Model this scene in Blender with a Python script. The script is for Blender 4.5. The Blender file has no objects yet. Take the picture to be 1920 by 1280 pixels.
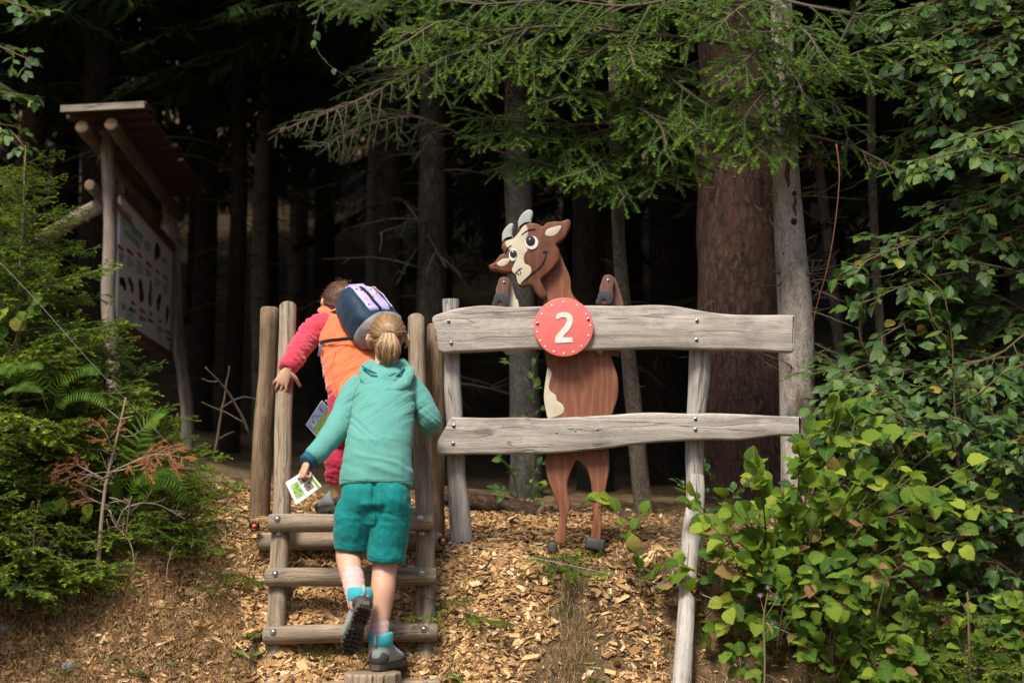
import bpy, bmesh, math, random
import numpy as np
from mathutils import Vector, Matrix, noise as mnoise

R = math.radians
SC = bpy.context.scene
COL = SC.collection
F = 2667.0                       # focal length in pixels of the 1920 wide photograph (50 mm lens)
PITCH = math.atan(297.0 / F)     # the camera looks slightly up the bank

# ------------------------------------------------------------------ camera, sky, sun, exposure
cam_d = bpy.data.cameras.new('camera')
cam_d.lens = 50.0
cam_d.sensor_width = 36.0
cam_d.clip_start = 0.1
cam_d.clip_end = 500.0
cam_d.dof.use_dof = True
cam_d.dof.focus_distance = 6.1
cam_d.dof.aperture_fstop = 2.2
cam = bpy.data.objects.new('camera', cam_d)
COL.objects.link(cam)
cam.rotation_euler = (math.pi / 2 + PITCH, 0, 0)
SC.camera = cam

SUN_EL, SUN_AZ = 57.0, 206.0     # azimuth clockwise from +Y; the light comes from behind the camera and to its left
world = bpy.data.worlds.new('World')
SC.world = world
world.use_nodes = True
wn = world.node_tree
sky_n = wn.nodes.new('ShaderNodeTexSky')
sky_n.sky_type = 'NISHITA'
sky_n.sun_disc = False
sky_n.sun_elevation = R(SUN_EL)
sky_n.sun_rotation = R(SUN_AZ)
sky_n.dust_density = 4.0
wn.links.new(sky_n.outputs[0], wn.nodes['Background'].inputs['Color'])
wn.nodes['Background'].inputs['Strength'].default_value = 0.10
sun_d = bpy.data.lights.new('sun', 'SUN')
sun_d.energy = 3.5
sun_d.angle = R(16)
sun_d.color = (1.0, 0.93, 0.82)
sun = bpy.data.objects.new('sun', sun_d)
COL.objects.link(sun)
_az = R(SUN_AZ)
_dir = Vector((math.sin(_az) * math.cos(R(SUN_EL)), math.cos(_az) * math.cos(R(SUN_EL)), math.sin(R(SUN_EL))))
sun.rotation_euler = _dir.to_track_quat('Z', 'Y').to_euler()
SC.view_settings.view_transform = 'Standard'
SC.view_settings.look = 'None'
SC.view_settings.exposure = 0.66
SC.view_settings.gamma = 1.0
SC.view_settings.use_curve_mapping = False
SC.render.engine = 'CYCLES'
SC.cycles.use_denoising = True
SC.cycles.max_bounces = 6
SC.cycles.diffuse_bounces = 3
SC.cycles.transmission_bounces = 4

# ------------------------------------------------------------------ helpers
def P(px, py, Y):
    """world point at depth Y behind a pixel of the 1920x1280 photograph"""
    u, v = (px - 960.0) / F, (640.0 - py) / F
    c, s = math.cos(PITCH), math.sin(PITCH)
    d = np.array([u, c - v * s, s + v * c])
    return d * (Y / d[1])

def PP(pts):
    return np.array([P(*p) for p in pts])

def S(px, Y):
    return px * Y / F

def _hash(ix, iy, seed):
    n = (ix * 374761393 + iy * 668265263 + seed * 1274126177) & 0x7fffffff
    n = ((n ^ (n >> 13)) * 1274126177) & 0x7fffffff
    return ((n ^ (n >> 16)) & 0xffff) / 65535.0

def vnoise(x, y, seed=0):
    x = np.asarray(x, float); y = np.asarray(y, float)
    ix = np.floor(x).astype(np.int64); iy = np.floor(y).astype(np.int64)
    fx = x - ix; fy = y - iy
    fx = fx * fx * (3 - 2 * fx); fy = fy * fy * (3 - 2 * fy)
    a = _hash(ix, iy, seed); b = _hash(ix + 1, iy, seed)
    c = _hash(ix, iy + 1, seed); d = _hash(ix + 1, iy + 1, seed)
    return (a * (1 - fx) + b * fx) * (1 - fy) + (c * (1 - fx) + d * fx) * fy

def fbm(x, y, seed=0, oct=4):
    t = 0; a = .5
    for i in range(oct):
        t = t + a * vnoise(x * 2 ** i, y * 2 ** i, seed + i * 17); a *= .5
    return t

def nrm(v):
    v = np.asarray(v, float); return v / (np.linalg.norm(v) + 1e-12)

WLOC = {}
def world_of(o):
    return WLOC.get(o.name, Vector((0, 0, 0)))

def parent_to(o, p):
    """o was built (or placed) in world space; parents are never rotated"""
    w = WLOC.get(o.name)
    if w is None:
        w = o.location.copy(); WLOC[o.name] = w
    o.parent = p
    o.location = w - world_of(p)

def tag(o, label=None, cat=None, group=None, kind=None):
    if label: o['label'] = label
    if cat: o['category'] = cat
    if group: o['group'] = group
    if kind: o['kind'] = kind
    return o

def thing(name, loc, label, cat, group=None):
    o = bpy.data.objects.new(name, None)
    o.empty_display_size = 0.1
    COL.objects.link(o)
    o.location = Vector([float(c) for c in loc])
    WLOC[o.name] = o.location.copy()
    return tag(o, label, cat, group)

class MB:
    def __init__(self):
        self.v = []; self.g = []; self.r = []; self.f3 = []; self.f4 = []; self.fn = []; self.m3 = []; self.m4 = []; self.mn = []; self.uv = []; self.n = 0
    def add(self, v, f3=None, f4=None, fn=None, mi=0, grain=None, rnd=0.0, uv=None):
        v = np.asarray(v, float).reshape(-1, 3); k = len(v)
        self.v.append(v)
        self.g.append(v if grain is None else np.asarray(grain, float).reshape(-1, 3))
        self.r.append(np.full(k, float(rnd)) if np.isscalar(rnd) else np.asarray(rnd, float))
        self.uv.append(np.zeros((k, 2)) if uv is None else np.asarray(uv, float))
        if f3 is not None and len(f3):
            f = np.asarray(f3, np.int64).reshape(-1, 3) + self.n; self.f3.append(f); self.m3.append(np.full(len(f), mi))
        if f4 is not None and len(f4):
            f = np.asarray(f4, np.int64).reshape(-1, 4) + self.n; self.f4.append(f); self.m4.append(np.full(len(f), mi))
        if fn:
            for f in fn:
                self.fn.append([i + self.n for i in f]); self.mn.append(mi)
        self.n += k
    def tube(self, path, radii, sides=10, mi=0, cap_mi=None, caps=True, rnd=0.0, round_caps=0.0, ref=None, lump=0.0, seed=0, goff=None, g0=0.0):
        path = np.asarray(path, float); n = len(path)
        rad = np.asarray(radii, float)
        if rad.ndim == 0: rad = np.full(n, float(rad))
        if rad.ndim == 1: rad = np.stack([rad, rad], 1)
        if round_caps > 0:
            t0 = nrm(path[0] - path[1]); t1 = nrm(path[-1] - path[-2])
            pre = []; post = []; rp = []; rq = []
            for a in (85, 60, 30):
                pre.append(path[0] + t0 * rad[0].mean() * round_caps * math.sin(R(a))); rp.append(rad[0] * math.cos(R(a)))
            for a in (30, 60, 85):
                post.append(path[-1] + t1 * rad[-1].mean() * round_caps * math.sin(R(a))); rq.append(rad[-1] * math.cos(R(a)))
            path = np.vstack([pre, path, post]); rad = np.vstack([rp, rad, rq]); n = len(path)
        tan = np.gradient(path, axis=0)
        tan /= np.linalg.norm(tan, axis=1)[:, None] + 1e-12
        if ref is None:
            ref = np.array([0, 0, 1.0]) if abs(tan[0][2]) < .9 else np.array([0, 1.0, 0])
        u = nrm(np.asarray(ref, float) - np.dot(ref, tan[0]) * tan[0])
        ang = np.linspace(0, 2 * math.pi, sides, endpoint=False)
        ca, sa = np.cos(ang), np.sin(ang)
        V = []; G = []; s = g0
        for i in range(n):
            if i:
                u = nrm(u - np.dot(u, tan[i]) * tan[i]); s += np.linalg.norm(path[i] - path[i - 1])
            w = np.cross(tan[i], u)
            k = 1.0
            if lump:
                k = 1 + lump * (vnoise(ca * 1.3 + 7 + seed, sa * 1.3 + s * 6 + seed * 3.1, seed) - .5)
            V.append(path[i] + (ca * rad[i, 0] * k)[:, None] * u + (sa * rad[i, 1] * k)[:, None] * w)
            G.append(np.stack([ca * rad[i, 0], sa * rad[i, 1], np.full(sides, s)], 1))
        V = np.vstack(V); G = np.vstack(G)
        if goff is not None: G = G + np.asarray(goff)
        i = np.arange(n - 1)[:, None] * sides; j = np.arange(sides)[None, :]; j2 = (j + 1) % sides
        f4 = np.stack([i + j, i + j2, i + sides + j2, i + sides + j], -1).reshape(-1, 4)
        base = self.n
        self.add(V, f4=f4, mi=mi, grain=G, rnd=rnd)
        if caps:
            c = mi if cap_mi is None else cap_mi
            self.fn.append(list(range(base + sides - 1, base - 1, -1))); self.mn.append(c)
            self.fn.append(list(range(base + (n - 1) * sides, base + n * sides))); self.mn.append(c)
    def box(self, c, h, M=None, mi=0, rnd=0.0, grain_axis=2, bevel=0):
        c = np.asarray(c, float); h = np.asarray(h, float)
        s = np.array([[-1, -1, -1], [1, -1, -1], [1, 1, -1], [-1, 1, -1], [-1, -1, 1], [1, -1, 1], [1, 1, 1], [-1, 1, 1]], float) * h
        g = np.roll(s, 2 - grain_axis, axis=1)
        if M is not None: s = s @ np.asarray(M, float).T
        self.add(s + c, f4=[[0, 3, 2, 1], [4, 5, 6, 7], [0, 1, 5, 4], [1, 2, 6, 5], [2, 3, 7, 6], [3, 0, 4, 7]], mi=mi, rnd=rnd, grain=g + c)
    def ball(self, c, r, M=None, seg=12, rings=8, mi=0, rnd=0.0):
        r = np.broadcast_to(np.asarray(r, float), (3,))
        V = []; 
        for i in range(1, rings):
            a = math.pi * i / rings
            for j in range(seg):
                b = 2 * math.pi * j / seg
                V.append([math.sin(a) * math.cos(b), math.sin(a) * math.sin(b), math.cos(a)])
        V += [[0, 0, 1], [0, 0, -1]]
        V = np.array(V) * r
        if M is not None: V = V @ np.asarray(M, float).T
        f4 = []; f3 = []
        for i in range(rings - 2):
            for j in range(seg):
                j2 = (j + 1) % seg
                f4.append([i * seg + j, (i + 1) * seg + j, (i + 1) * seg + j2, i * seg + j2])
        T = (rings - 1) * seg
        for j in range(seg):
            j2 = (j + 1) % seg
            f3.append([T, j, j2]); f3.append([T + 1, (rings - 2) * seg + j2, (rings - 2) * seg + j])
        self.add(V + np.asarray(c, float), f3=f3, f4=f4, mi=mi, rnd=rnd)
    def prism(self, poly, o, ax, ay, depth, mi=0, bevel=0.0, grain=None, rnd=0.0, both=True):
        """polygon (n x 2, counter-clockwise seen from the front) in the plane o + x*ax + y*ay, front face at o,
        extruded away from the front by depth along -(ax x ay); the front edge is rounded by bevel"""
        poly = np.asarray(poly, float); n = len(poly)
        a2 = np.roll(poly, -1, 0) - poly
        if (poly[:, 0] * np.roll(poly[:, 1], -1) - poly[:, 1] * np.roll(poly[:, 0], -1)).sum() < 0:
            poly = poly[::-1].copy()
        ax = np.asarray(ax, float); ay = np.asarray(ay, float); nz = nrm(np.cross(ax, ay)); o = np.asarray(o, float)
        e = np.roll(poly, -1, 0) - poly; e /= np.linalg.norm(e, axis=1)[:, None] + 1e-9
        nn = np.stack([-e[:, 1], e[:, 0]], 1); nv = nn + np.roll(nn, 1, 0); nv /= np.linalg.norm(nv, axis=1)[:, None] + 1e-9
        rings = []
        if bevel > 0:
            for a in (0, 30, 60, 90):
                rings.append((poly + nv * bevel * (1 - math.sin(R(a))), -bevel * (1 - math.cos(R(a)))))
        else:
            rings.append((poly, 0.0))
        rings.append((poly, -depth))
        V = []; G = []
        for p2, d in rings:
            V.append(o + p2[:, :1] * ax + p2[:, 1:] * ay + d * nz)
            g = np.stack([p2[:, 0], np.full(n, d), p2[:, 1]], 1)
            G.append(g)
        k = len(rings)
        i = np.arange(k - 1)[:, None] * n; j = np.arange(n)[None, :]; j2 = (j + 1) % n
        f4 = np.stack([i + j, i + n + j, i + n + j2, i + j2], -1).reshape(-1, 4)
        G = np.vstack(G)
        if grain is not None: G = np.array([grain(g) for g in G])
        base = self.n
        self.add(np.vstack(V), f4=f4, mi=mi, grain=G, rnd=rnd)
        self.fn.append(list(range(base, base + n))); self.mn.append(mi)
        if both:
            self.fn.append(list(range(base + k * n - 1, base + (k - 1) * n - 1, -1))); self.mn.append(mi)
    def mesh(self, name, mats, smooth=True):
        V = np.vstack(self.v) if self.v else np.zeros((0, 3))
        me = bpy.data.meshes.new(name)
        loops = []; starts = []; mis = []; pos = 0
        for fs, ms, w in ((self.f3, self.m3, 3), (self.f4, self.m4, 4)):
            if fs:
                f = np.vstack(fs); loops.append(f.ravel()); starts.append(pos + np.arange(len(f)) * w); pos += f.size; mis.append(np.concatenate(ms))
        if self.fn:
            L = np.concatenate([np.asarray(f) for f in self.fn]); loops.append(L)
            ln = np.array([len(f) for f in self.fn]); starts.append(pos + np.concatenate([[0], np.cumsum(ln)[:-1]])); pos += len(L); mis.append(np.array(self.mn))
        me.vertices.add(len(V)); me.vertices.foreach_set('co', V.astype(np.float32).ravel())
        L = np.concatenate(loops).astype(np.int32)
        me.loops.add(len(L)); me.loops.foreach_set('vertex_index', L)
        st = np.concatenate(starts).astype(np.int32)
        me.polygons.add(len(st)); me.polygons.foreach_set('loop_start', st)
        me.polygons.foreach_set('material_index', np.concatenate(mis).astype(np.int32))
        me.polygons.foreach_set('use_smooth', np.full(len(st), bool(smooth)))
        me.update(calc_edges=True)
        a = me.attributes.new('grain', 'FLOAT_VECTOR', 'POINT'); a.data.foreach_set('vector', np.vstack(self.g).astype(np.float32).ravel())
        a = me.attributes.new('rnd', 'FLOAT', 'POINT'); a.data.foreach_set('value', np.concatenate(self.r).astype(np.float32))
        U = np.vstack(self.uv)
        if np.any(U):
            ul = me.uv_layers.new(name='UVMap'); ul.data.foreach_set('uv', U[L].astype(np.float32).ravel())
        for m in (mats if isinstance(mats, (list, tuple)) else [mats]):
            me.materials.append(m)
        me.validate()
        return me
    def build(self, name, mats, parent=None, smooth=True, auto=None, **kw):
        me = self.mesh(name, mats, smooth)
        if auto is not None:
            set_sharp(me, auto)
        o = bpy.data.objects.new(name, me)
        COL.objects.link(o)
        WLOC[o.name] = Vector((0, 0, 0))
        if parent is not None: parent_to(o, parent)
        tag(o, **kw)
        return o

def set_sharp(me, deg):
    bm = bmesh.new(); bm.from_mesh(me)
    for e in bm.edges:
        if len(e.link_faces) == 2 and e.calc_face_angle(0) > R(deg): e.smooth = False
    bm.to_mesh(me); bm.free()

def place(me, name, M, parent=None, **kw):
    """an object sharing mesh me, put at world matrix M"""
    o = bpy.data.objects.new(name, me)
    COL.objects.link(o)
    M = Matrix(M) if not isinstance(M, Matrix) else M
    w = M.to_translation()
    WLOC[o.name] = w.copy()
    if parent is not None:
        o.parent = parent
        M = Matrix.Translation(w - world_of(parent)) @ M.to_3x3().to_4x4()
    o.matrix_basis = M
    return tag(o, **kw)

def frame(x, y, z, t):
    return Matrix(((x[0], y[0], z[0], t[0]), (x[1], y[1], z[1], t[1]), (x[2], y[2], z[2], t[2]), (0, 0, 0, 1)))

def spline(pts, n):
    """Catmull-Rom through the points, n samples"""
    p = np.asarray(pts, float)
    if len(p) == 2: 
        t = np.linspace(0, 1, n)[:, None]; return p[0] * (1 - t) + p[1] * t
    q = np.vstack([2 * p[0] - p[1], p, 2 * p[-1] - p[-2]])
    out = []
    for s in np.linspace(0, len(p) - 1 - 1e-6, n):
        i = int(s); t = s - i
        a, b, c, d = q[i], q[i + 1], q[i + 2], q[i + 3]
        out.append(.5 * (2 * b + (c - a) * t + (2 * a - 5 * b + 4 * c - d) * t * t + (3 * b - a - 3 * c + d) * t ** 3))
    return np.array(out)

def pxpoly(pts, Y, o, n_sub=1, smooth=False):
    """photo pixels on the plane y = Y to 2-d (x, z) relative to world point o"""
    p = [np.array(P(a, b, Y)) - o for a, b in pts]
    p = np.array([[q[0], q[2]] for q in p])
    if smooth:
        q = np.vstack([p[-1:], p, p[:2]]); out = []
        for i in range(len(p)):
            a, b, c, d = q[i], q[i + 1], q[i + 2], q[i + 3]
            for k in range(n_sub):
                t = k / n_sub
                out.append(.5 * (2 * b + (c - a) * t + (2 * a - 5 * b + 4 * c - d) * t * t + (3 * b - a - 3 * c + d) * t ** 3))
        p = np.array(out)
    return p

# ------------------------------------------------------------------ materials
def nmat(name):
    m = bpy.data.materials.new(name); m.use_nodes = True
    return m, m.node_tree, m.node_tree.nodes['Principled BSDF']

def N(nt, t, ins=None, **props):
    n = nt.nodes.new('ShaderNode' + t)
    for k, v in props.items(): setattr(n, k, v)
    for k, v in (ins or {}).items():
        if isinstance(v, bpy.types.NodeSocket): nt.links.new(v, n.inputs[k])
        else: n.inputs[k].default_value = v
    return n

def attr(nt, name, out='Vector'): return N(nt, 'Attribute', attribute_name=name).outputs[out]
def vmul(nt, v, s):
    return N(nt, 'VectorMath', {0: v, 1: s}, operation='MULTIPLY').outputs[0]
def vadd(nt, v, s): return N(nt, 'VectorMath', {0: v, 1: s}, operation='ADD').outputs[0]
def mth(nt, op, a, b=0.0, clamp=False):
    return N(nt, 'Math', {0: a, 1: b}, operation=op, use_clamp=clamp).outputs[0]
def noi(nt, v, scale=1.0, detail=4, rough=.55, dist=0.0):
    return N(nt, 'TexNoise', {'Vector': v, 'Scale': scale, 'Detail': detail, 'Roughness': rough, 'Distortion': dist}).outputs['Fac']
def ramp(nt, f, stops):
    n = N(nt, 'ValToRGB', {'Fac': f}); e = n.color_ramp.elements
    while len(e) > len(stops): e.remove(e[-1])
    while len(e) < len(stops): e.new(1.0)
    for i, (p, c) in enumerate(stops):
        e[i].position = p; e[i].color = (*c, 1) if len(c) == 3 else c
    return n.outputs[0]
def mixc(nt, f, a, b, mode='MIX'):
    n = N(nt, 'Mix', data_type='RGBA', blend_type=mode)
    for k, v in ((0, f), (6, a), (7, b)):
        if isinstance(v, bpy.types.NodeSocket): nt.links.new(v, n.inputs[k])
        else: n.inputs[k].default_value = v if k == 0 else ((*v, 1) if len(v) == 3 else v)
    return n.outputs[2]
def mrange(nt, v, a, b, c=0.0, d=1.0):
    return N(nt, 'MapRange', {0: v, 1: a, 2: b, 3: c, 4: d}).outputs[0]
def setp(bsdf, nt, **kw):
    for k, v in kw.items():
        k = {'color': 'Base Color', 'rough': 'Roughness', 'spec': 'Specular IOR Level', 'normal': 'Normal', 'metal': 'Metallic', 'sss': 'Subsurface Weight', 'sheen': 'Sheen Weight', 'coat': 'Coat Weight'}[k]
        if isinstance(v, bpy.types.NodeSocket): nt.links.new(v, bsdf.inputs[k])
        else: bsdf.inputs[k].default_value = (*v, 1) if (isinstance(v, tuple) and len(v) == 3) else v
def bump(nt, h, strength=.5, dist=.01):
    return N(nt, 'Bump', {'Height': h, 'Strength': strength, 'Distance': dist}).outputs[0]

def obj_rand(nt):
    return N(nt, 'ObjectInfo').outputs['Random']

def wood(name, dark, mid, light, crack=.6, stain=.5, rough=.82, streak=(46, 46, 1.6), knots=.6, stain_col=(.05, .048, .045)):
    m, nt, b = nmat(name)
    g = attr(nt, 'grain')
    orr = N(nt, 'CombineXYZ', {0: mth(nt, 'MULTIPLY', obj_rand(nt), 7.3), 1: mth(nt, 'MULTIPLY', obj_rand(nt), 3.1), 2: mth(nt, 'MULTIPLY', obj_rand(nt), 19.7)}).outputs[0]
    g = vadd(nt, g, orr)
    wn_ = N(nt, 'TexNoise', {'Vector': vmul(nt, g, (5, 5, 3.2)), 'Scale': 1.0, 'Detail': 2.0}).outputs['Color']
    gw = vadd(nt, g, vmul(nt, wn_, (.035, .035, 0)))
    n1 = noi(nt, vmul(nt, gw, streak), 1, 5, .6)
    n3 = noi(nt, vmul(nt, gw, (170, 170, 5)), 1, 3, .6)
    f = mth(nt, 'ADD', mth(nt, 'MULTIPLY', n1, .7), mth(nt, 'MULTIPLY', n3, .3))
    col = ramp(nt, f, [(.32, dark), (.5, mid), (.66, light)])
    # knots
    vor = N(nt, 'TexVoronoi', {'Vector': vmul(nt, gw, (7.0, 7.0, 2.6)), 'Scale': 1.0, 'Randomness': 1.0}).outputs['Distance']
    kn = mth(nt, 'MULTIPLY', mrange(nt, vor, .05, .17, 1, 0), knots)
    col = mixc(nt, kn, col, tuple(c * .35 for c in dark))
    # stains
    st = mth(nt, 'MULTIPLY', mrange(nt, noi(nt, vmul(nt, g, (9, 9, 3.5)), 1, 5, .6), .5, .72), stain)
    col = mixc(nt, st, col, stain_col)
    # cracks along the grain
    cn = noi(nt, vmul(nt, gw, (21, 21, .55)), 1, 2, .5)
    cr = mth(nt, 'MULTIPLY', mrange(nt, mth(nt, 'ABSOLUTE', mth(nt, 'SUBTRACT', cn, .5)), .002, .012, 1, 0), crack)
    col = mixc(nt, cr, col, (.018, .014, .012))
    # pits, grime and bleached fibres
    pit = noi(nt, vmul(nt, g, (210, 210, 60)), 1, 4, .7)
    col = mixc(nt, mrange(nt, pit, .56, .72, 0, .55), col, tuple(c * .55 for c in dark))
    col = mixc(nt, mrange(nt, noi(nt, vmul(nt, g, (14, 14, 6)), 1, 5, .65), .5, .68, 0, .35), col, tuple(min(.8, c * 1.25) for c in light))
    h = mth(nt, 'SUBTRACT', mth(nt, 'SUBTRACT', f, mth(nt, 'MULTIPLY', cr, .8)), mth(nt, 'MULTIPLY', mrange(nt, pit, .5, .75), .4))
    setp(b, nt, color=col, rough=rough, spec=.25, normal=bump(nt, h, .55, .006))
    return m

def endgrain(name, dark, light):
    m, nt, b = nmat(name)
    g = vmul(nt, attr(nt, 'grain'), (1, 1, 0))
    L = N(nt, 'VectorMath', {0: vadd(nt, g, (.004, .003, 0))}, operation='LENGTH').outputs['Value']
    L = mth(nt, 'ADD', L, mth(nt, 'MULTIPLY', noi(nt, g, 40, 3), .006))
    rg = mth(nt, 'SINE', mth(nt, 'MULTIPLY', L, 1100))
    col = mixc(nt, mrange(nt, rg, -1, 1), dark, light)
    col = mixc(nt, mth(nt, 'MULTIPLY', noi(nt, g, 90, 3), .6), col, tuple(c * .5 for c in dark))
    setp(b, nt, color=col, rough=.9, spec=.2, normal=bump(nt, rg, .2, .002))
    return m

def bark(name, dark, mid, light, plates=(40, 40, 13), depth=.012, patch=None, lichen=None, streak=None):
    m, nt, b = nmat(name)
    g = attr(nt, 'grain')
    w = N(nt, 'TexNoise', {'Vector': g, 'Scale': 22.0, 'Detail': 5.0, 'Roughness': .65}).outputs['Color']
    gw = vadd(nt, g, vmul(nt, w, (.055, .055, .10)))
    vo = N(nt, 'TexVoronoi', {'Vector': vmul(nt, gw, plates), 'Scale': 1.0}, feature='DISTANCE_TO_EDGE').outputs['Distance']
    n0 = noi(nt, vmul(nt, gw, (26, 26, 7)), 1, 4, .6)
    n1 = noi(nt, vmul(nt, gw, (95, 95, 34)), 1, 6, .7)
    f = mth(nt, 'ADD', mth(nt, 'ADD', mth(nt, 'MULTIPLY', mrange(nt, vo, 0, .22), .15), mth(nt, 'MULTIPLY', n1, .46)), mth(nt, 'MULTIPLY', n0, .44))
    col = ramp(nt, f, [(.36, dark), (.54, mid), (.74, light)])
    if patch:
        col = mixc(nt, mrange(nt, noi(nt, vmul(nt, g, (9, 9, 4)), 1, 6, .65), .50, .66, 0, .8), col, patch)
    if lichen:
        col = mixc(nt, mrange(nt, noi(nt, vmul(nt, g, (13, 13, 9)), 1, 6, .7), .55, .66, 0, .75), col, lichen)
    setp(b, nt, color=col, rough=.92, spec=.15, normal=bump(nt, f, .9, depth))
    return m

def leafmat(name, cols, rough=.42, transl=.35, vein=True, spec=.35, tip=None, tipcol=None):
    """cols: ramp over the random value of each leaf"""
    m, nt, b = nmat(name)
    r = mth(nt, 'FRACT', mth(nt, 'ADD', attr(nt, 'rnd', 'Fac'), obj_rand(nt)))
    col = ramp(nt, r, cols)
    uv = N(nt, 'UVMap').outputs[0]
    if vein:
        sx = N(nt, 'SeparateXYZ', {0: uv})
        ax = mth(nt, 'ABSOLUTE', mth(nt, 'SUBTRACT', sx.outputs[0], .5))
        side = mth(nt, 'SINE', mth(nt, 'MULTIPLY', mth(nt, 'SUBTRACT', sx.outputs[1], mth(nt, 'MULTIPLY', ax, .9)), 50.0))
        v1 = mrange(nt, side, .72, 1.0)
        v2 = mrange(nt, ax, 0.012, .03, 1, 0)
        v = mth(nt, 'MAXIMUM', mth(nt, 'MULTIPLY', v1, .45), v2)
        col = mixc(nt, mth(nt, 'MULTIPLY', v, .55), col, (.24, .31, .07))
        setp(b, nt, normal=bump(nt, mth(nt, 'ADD', mth(nt, 'MULTIPLY', side, .5), mth(nt, 'MULTIPLY', v2, -1)), .35, .004))
    sp = noi(nt, N(nt, 'TexCoord').outputs['Object'], 60, 4)
    col = mixc(nt, mrange(nt, sp, .62, .75, 0, .5), col, (.12, .09, .03))
    setp(b, nt, color=col, rough=rough, spec=spec)
    tr = N(nt, 'BsdfTranslucent', {'Color': mixc(nt, .5, col, (.22, .33, .02))})
    mx = N(nt, 'MixShader', {0: transl, 1: b.outputs[0], 2: tr.outputs[0]})
    nt.links.new(mx.outputs[0], nt.nodes['Material Output'].inputs[0])
    return m

def needlemat(name, cols, transl=.25):
    m, nt, b = nmat(name)
    col = ramp(nt, attr(nt, 'rnd', 'Fac'), cols)
    setp(b, nt, color=col, rough=.6, spec=.10)
    tr = N(nt, 'BsdfTranslucent', {'Color': col})
    mx = N(nt, 'MixShader', {0: transl, 1: b.outputs[0], 2: tr.outputs[0]})
    nt.links.new(mx.outputs[0], nt.nodes['Material Output'].inputs[0])
    return m

def plain(name, col, rough=.6, spec=.3, metal=0.0, var=.15, scale=40, bmp=.1):
    m, nt, b = nmat(name)
    oc = N(nt, 'TexCoord').outputs['Object']
    n = noi(nt, oc, scale, 5, .6)
    c = mixc(nt, mrange(nt, n, .3, .75, 0, var * 2), col, tuple(x * .45 for x in col))
    setp(b, nt, color=c, rough=rough, spec=spec, metal=metal, normal=bump(nt, n, bmp, .003))
    return m

def fabric(name, col, col2=None, weave=900, rough=.85, sheen=.25, fold=.4, fold_scale=(9, 9, 5)):
    m, nt, b = nmat(name)
    oc = N(nt, 'TexCoord').outputs['Object']
    a = noi(nt, vmul(nt, oc, (weave, weave * .5, weave * .25)), 1, 2)
    f = noi(nt, vmul(nt, oc, fold_scale), 1, 3, .5, .6)
    big = noi(nt, oc, 5, 3)
    c2 = col2 or tuple(x * .82 for x in col)
    c = mixc(nt, mrange(nt, a, .35, .65), col, c2)
    c = mixc(nt, mrange(nt, big, .4, .7, 0, .35), c, tuple(x * .74 for x in col))
    c = mixc(nt, mrange(nt, noi(nt, vmul(nt, oc, (260, 260, 60)), 1, 3), .45, .7, 0, .25), c, tuple(min(1, x * 1.35 + .02) for x in col))
    h = mth(nt, 'ADD', mth(nt, 'MULTIPLY', a, .04), mth(nt, 'MULTIPLY', f, fold))
    setp(b, nt, color=c, rough=rough, spec=.15, sheen=sheen, normal=bump(nt, h, .5, .02))
    return m

def paint_wood(name, dark, light, freq=230.0):
    """stained board whose grain lines show through; the grain attribute's third component runs with the grain"""
    m, nt, b = nmat(name)
    g = attr(nt, 'grain')
    s = N(nt, 'SeparateXYZ', {0: g})
    w = noi(nt, vmul(nt, g, (7, 7, 2.2)), 1, 3, .5)
    x = mth(nt, 'ADD', s.outputs[0], mth(nt, 'MULTIPLY', w, .16))
    l = mth(nt, 'SINE', mth(nt, 'MULTIPLY', x, freq))
    n3 = noi(nt, vmul(nt, g, (120, 120, 4)), 1, 3)
    f = mth(nt, 'ADD', mth(nt, 'MULTIPLY', mrange(nt, l, .2, 1), .55), mth(nt, 'MULTIPLY', n3, .45))
    col = ramp(nt, f, [(.15, dark), (.75, light)])
    col = mixc(nt, mrange(nt, noi(nt, vmul(nt, g, (5, 5, 3)), 1, 4), .45, .7, 0, .6), col, tuple(c * .6 for c in dark))
    vor = N(nt, 'TexVoronoi', {'Vector': vmul(nt, g, (4.6, 4.6, 3.4)), 'Scale': 1.0}).outputs['Distance']
    rg = mth(nt, 'SINE', mth(nt, 'MULTIPLY', vor, 150))
    k = mrange(nt, vor, .05, .16, 1, 0)
    col = mixc(nt, mth(nt, 'MULTIPLY', k, mrange(nt, rg, -1, 1, .2, .8)), col, tuple(c * .45 for c in dark))
    setp(b, nt, color=col, rough=.6, spec=.3, normal=bump(nt, f, .25, .003))
    return m
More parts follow.
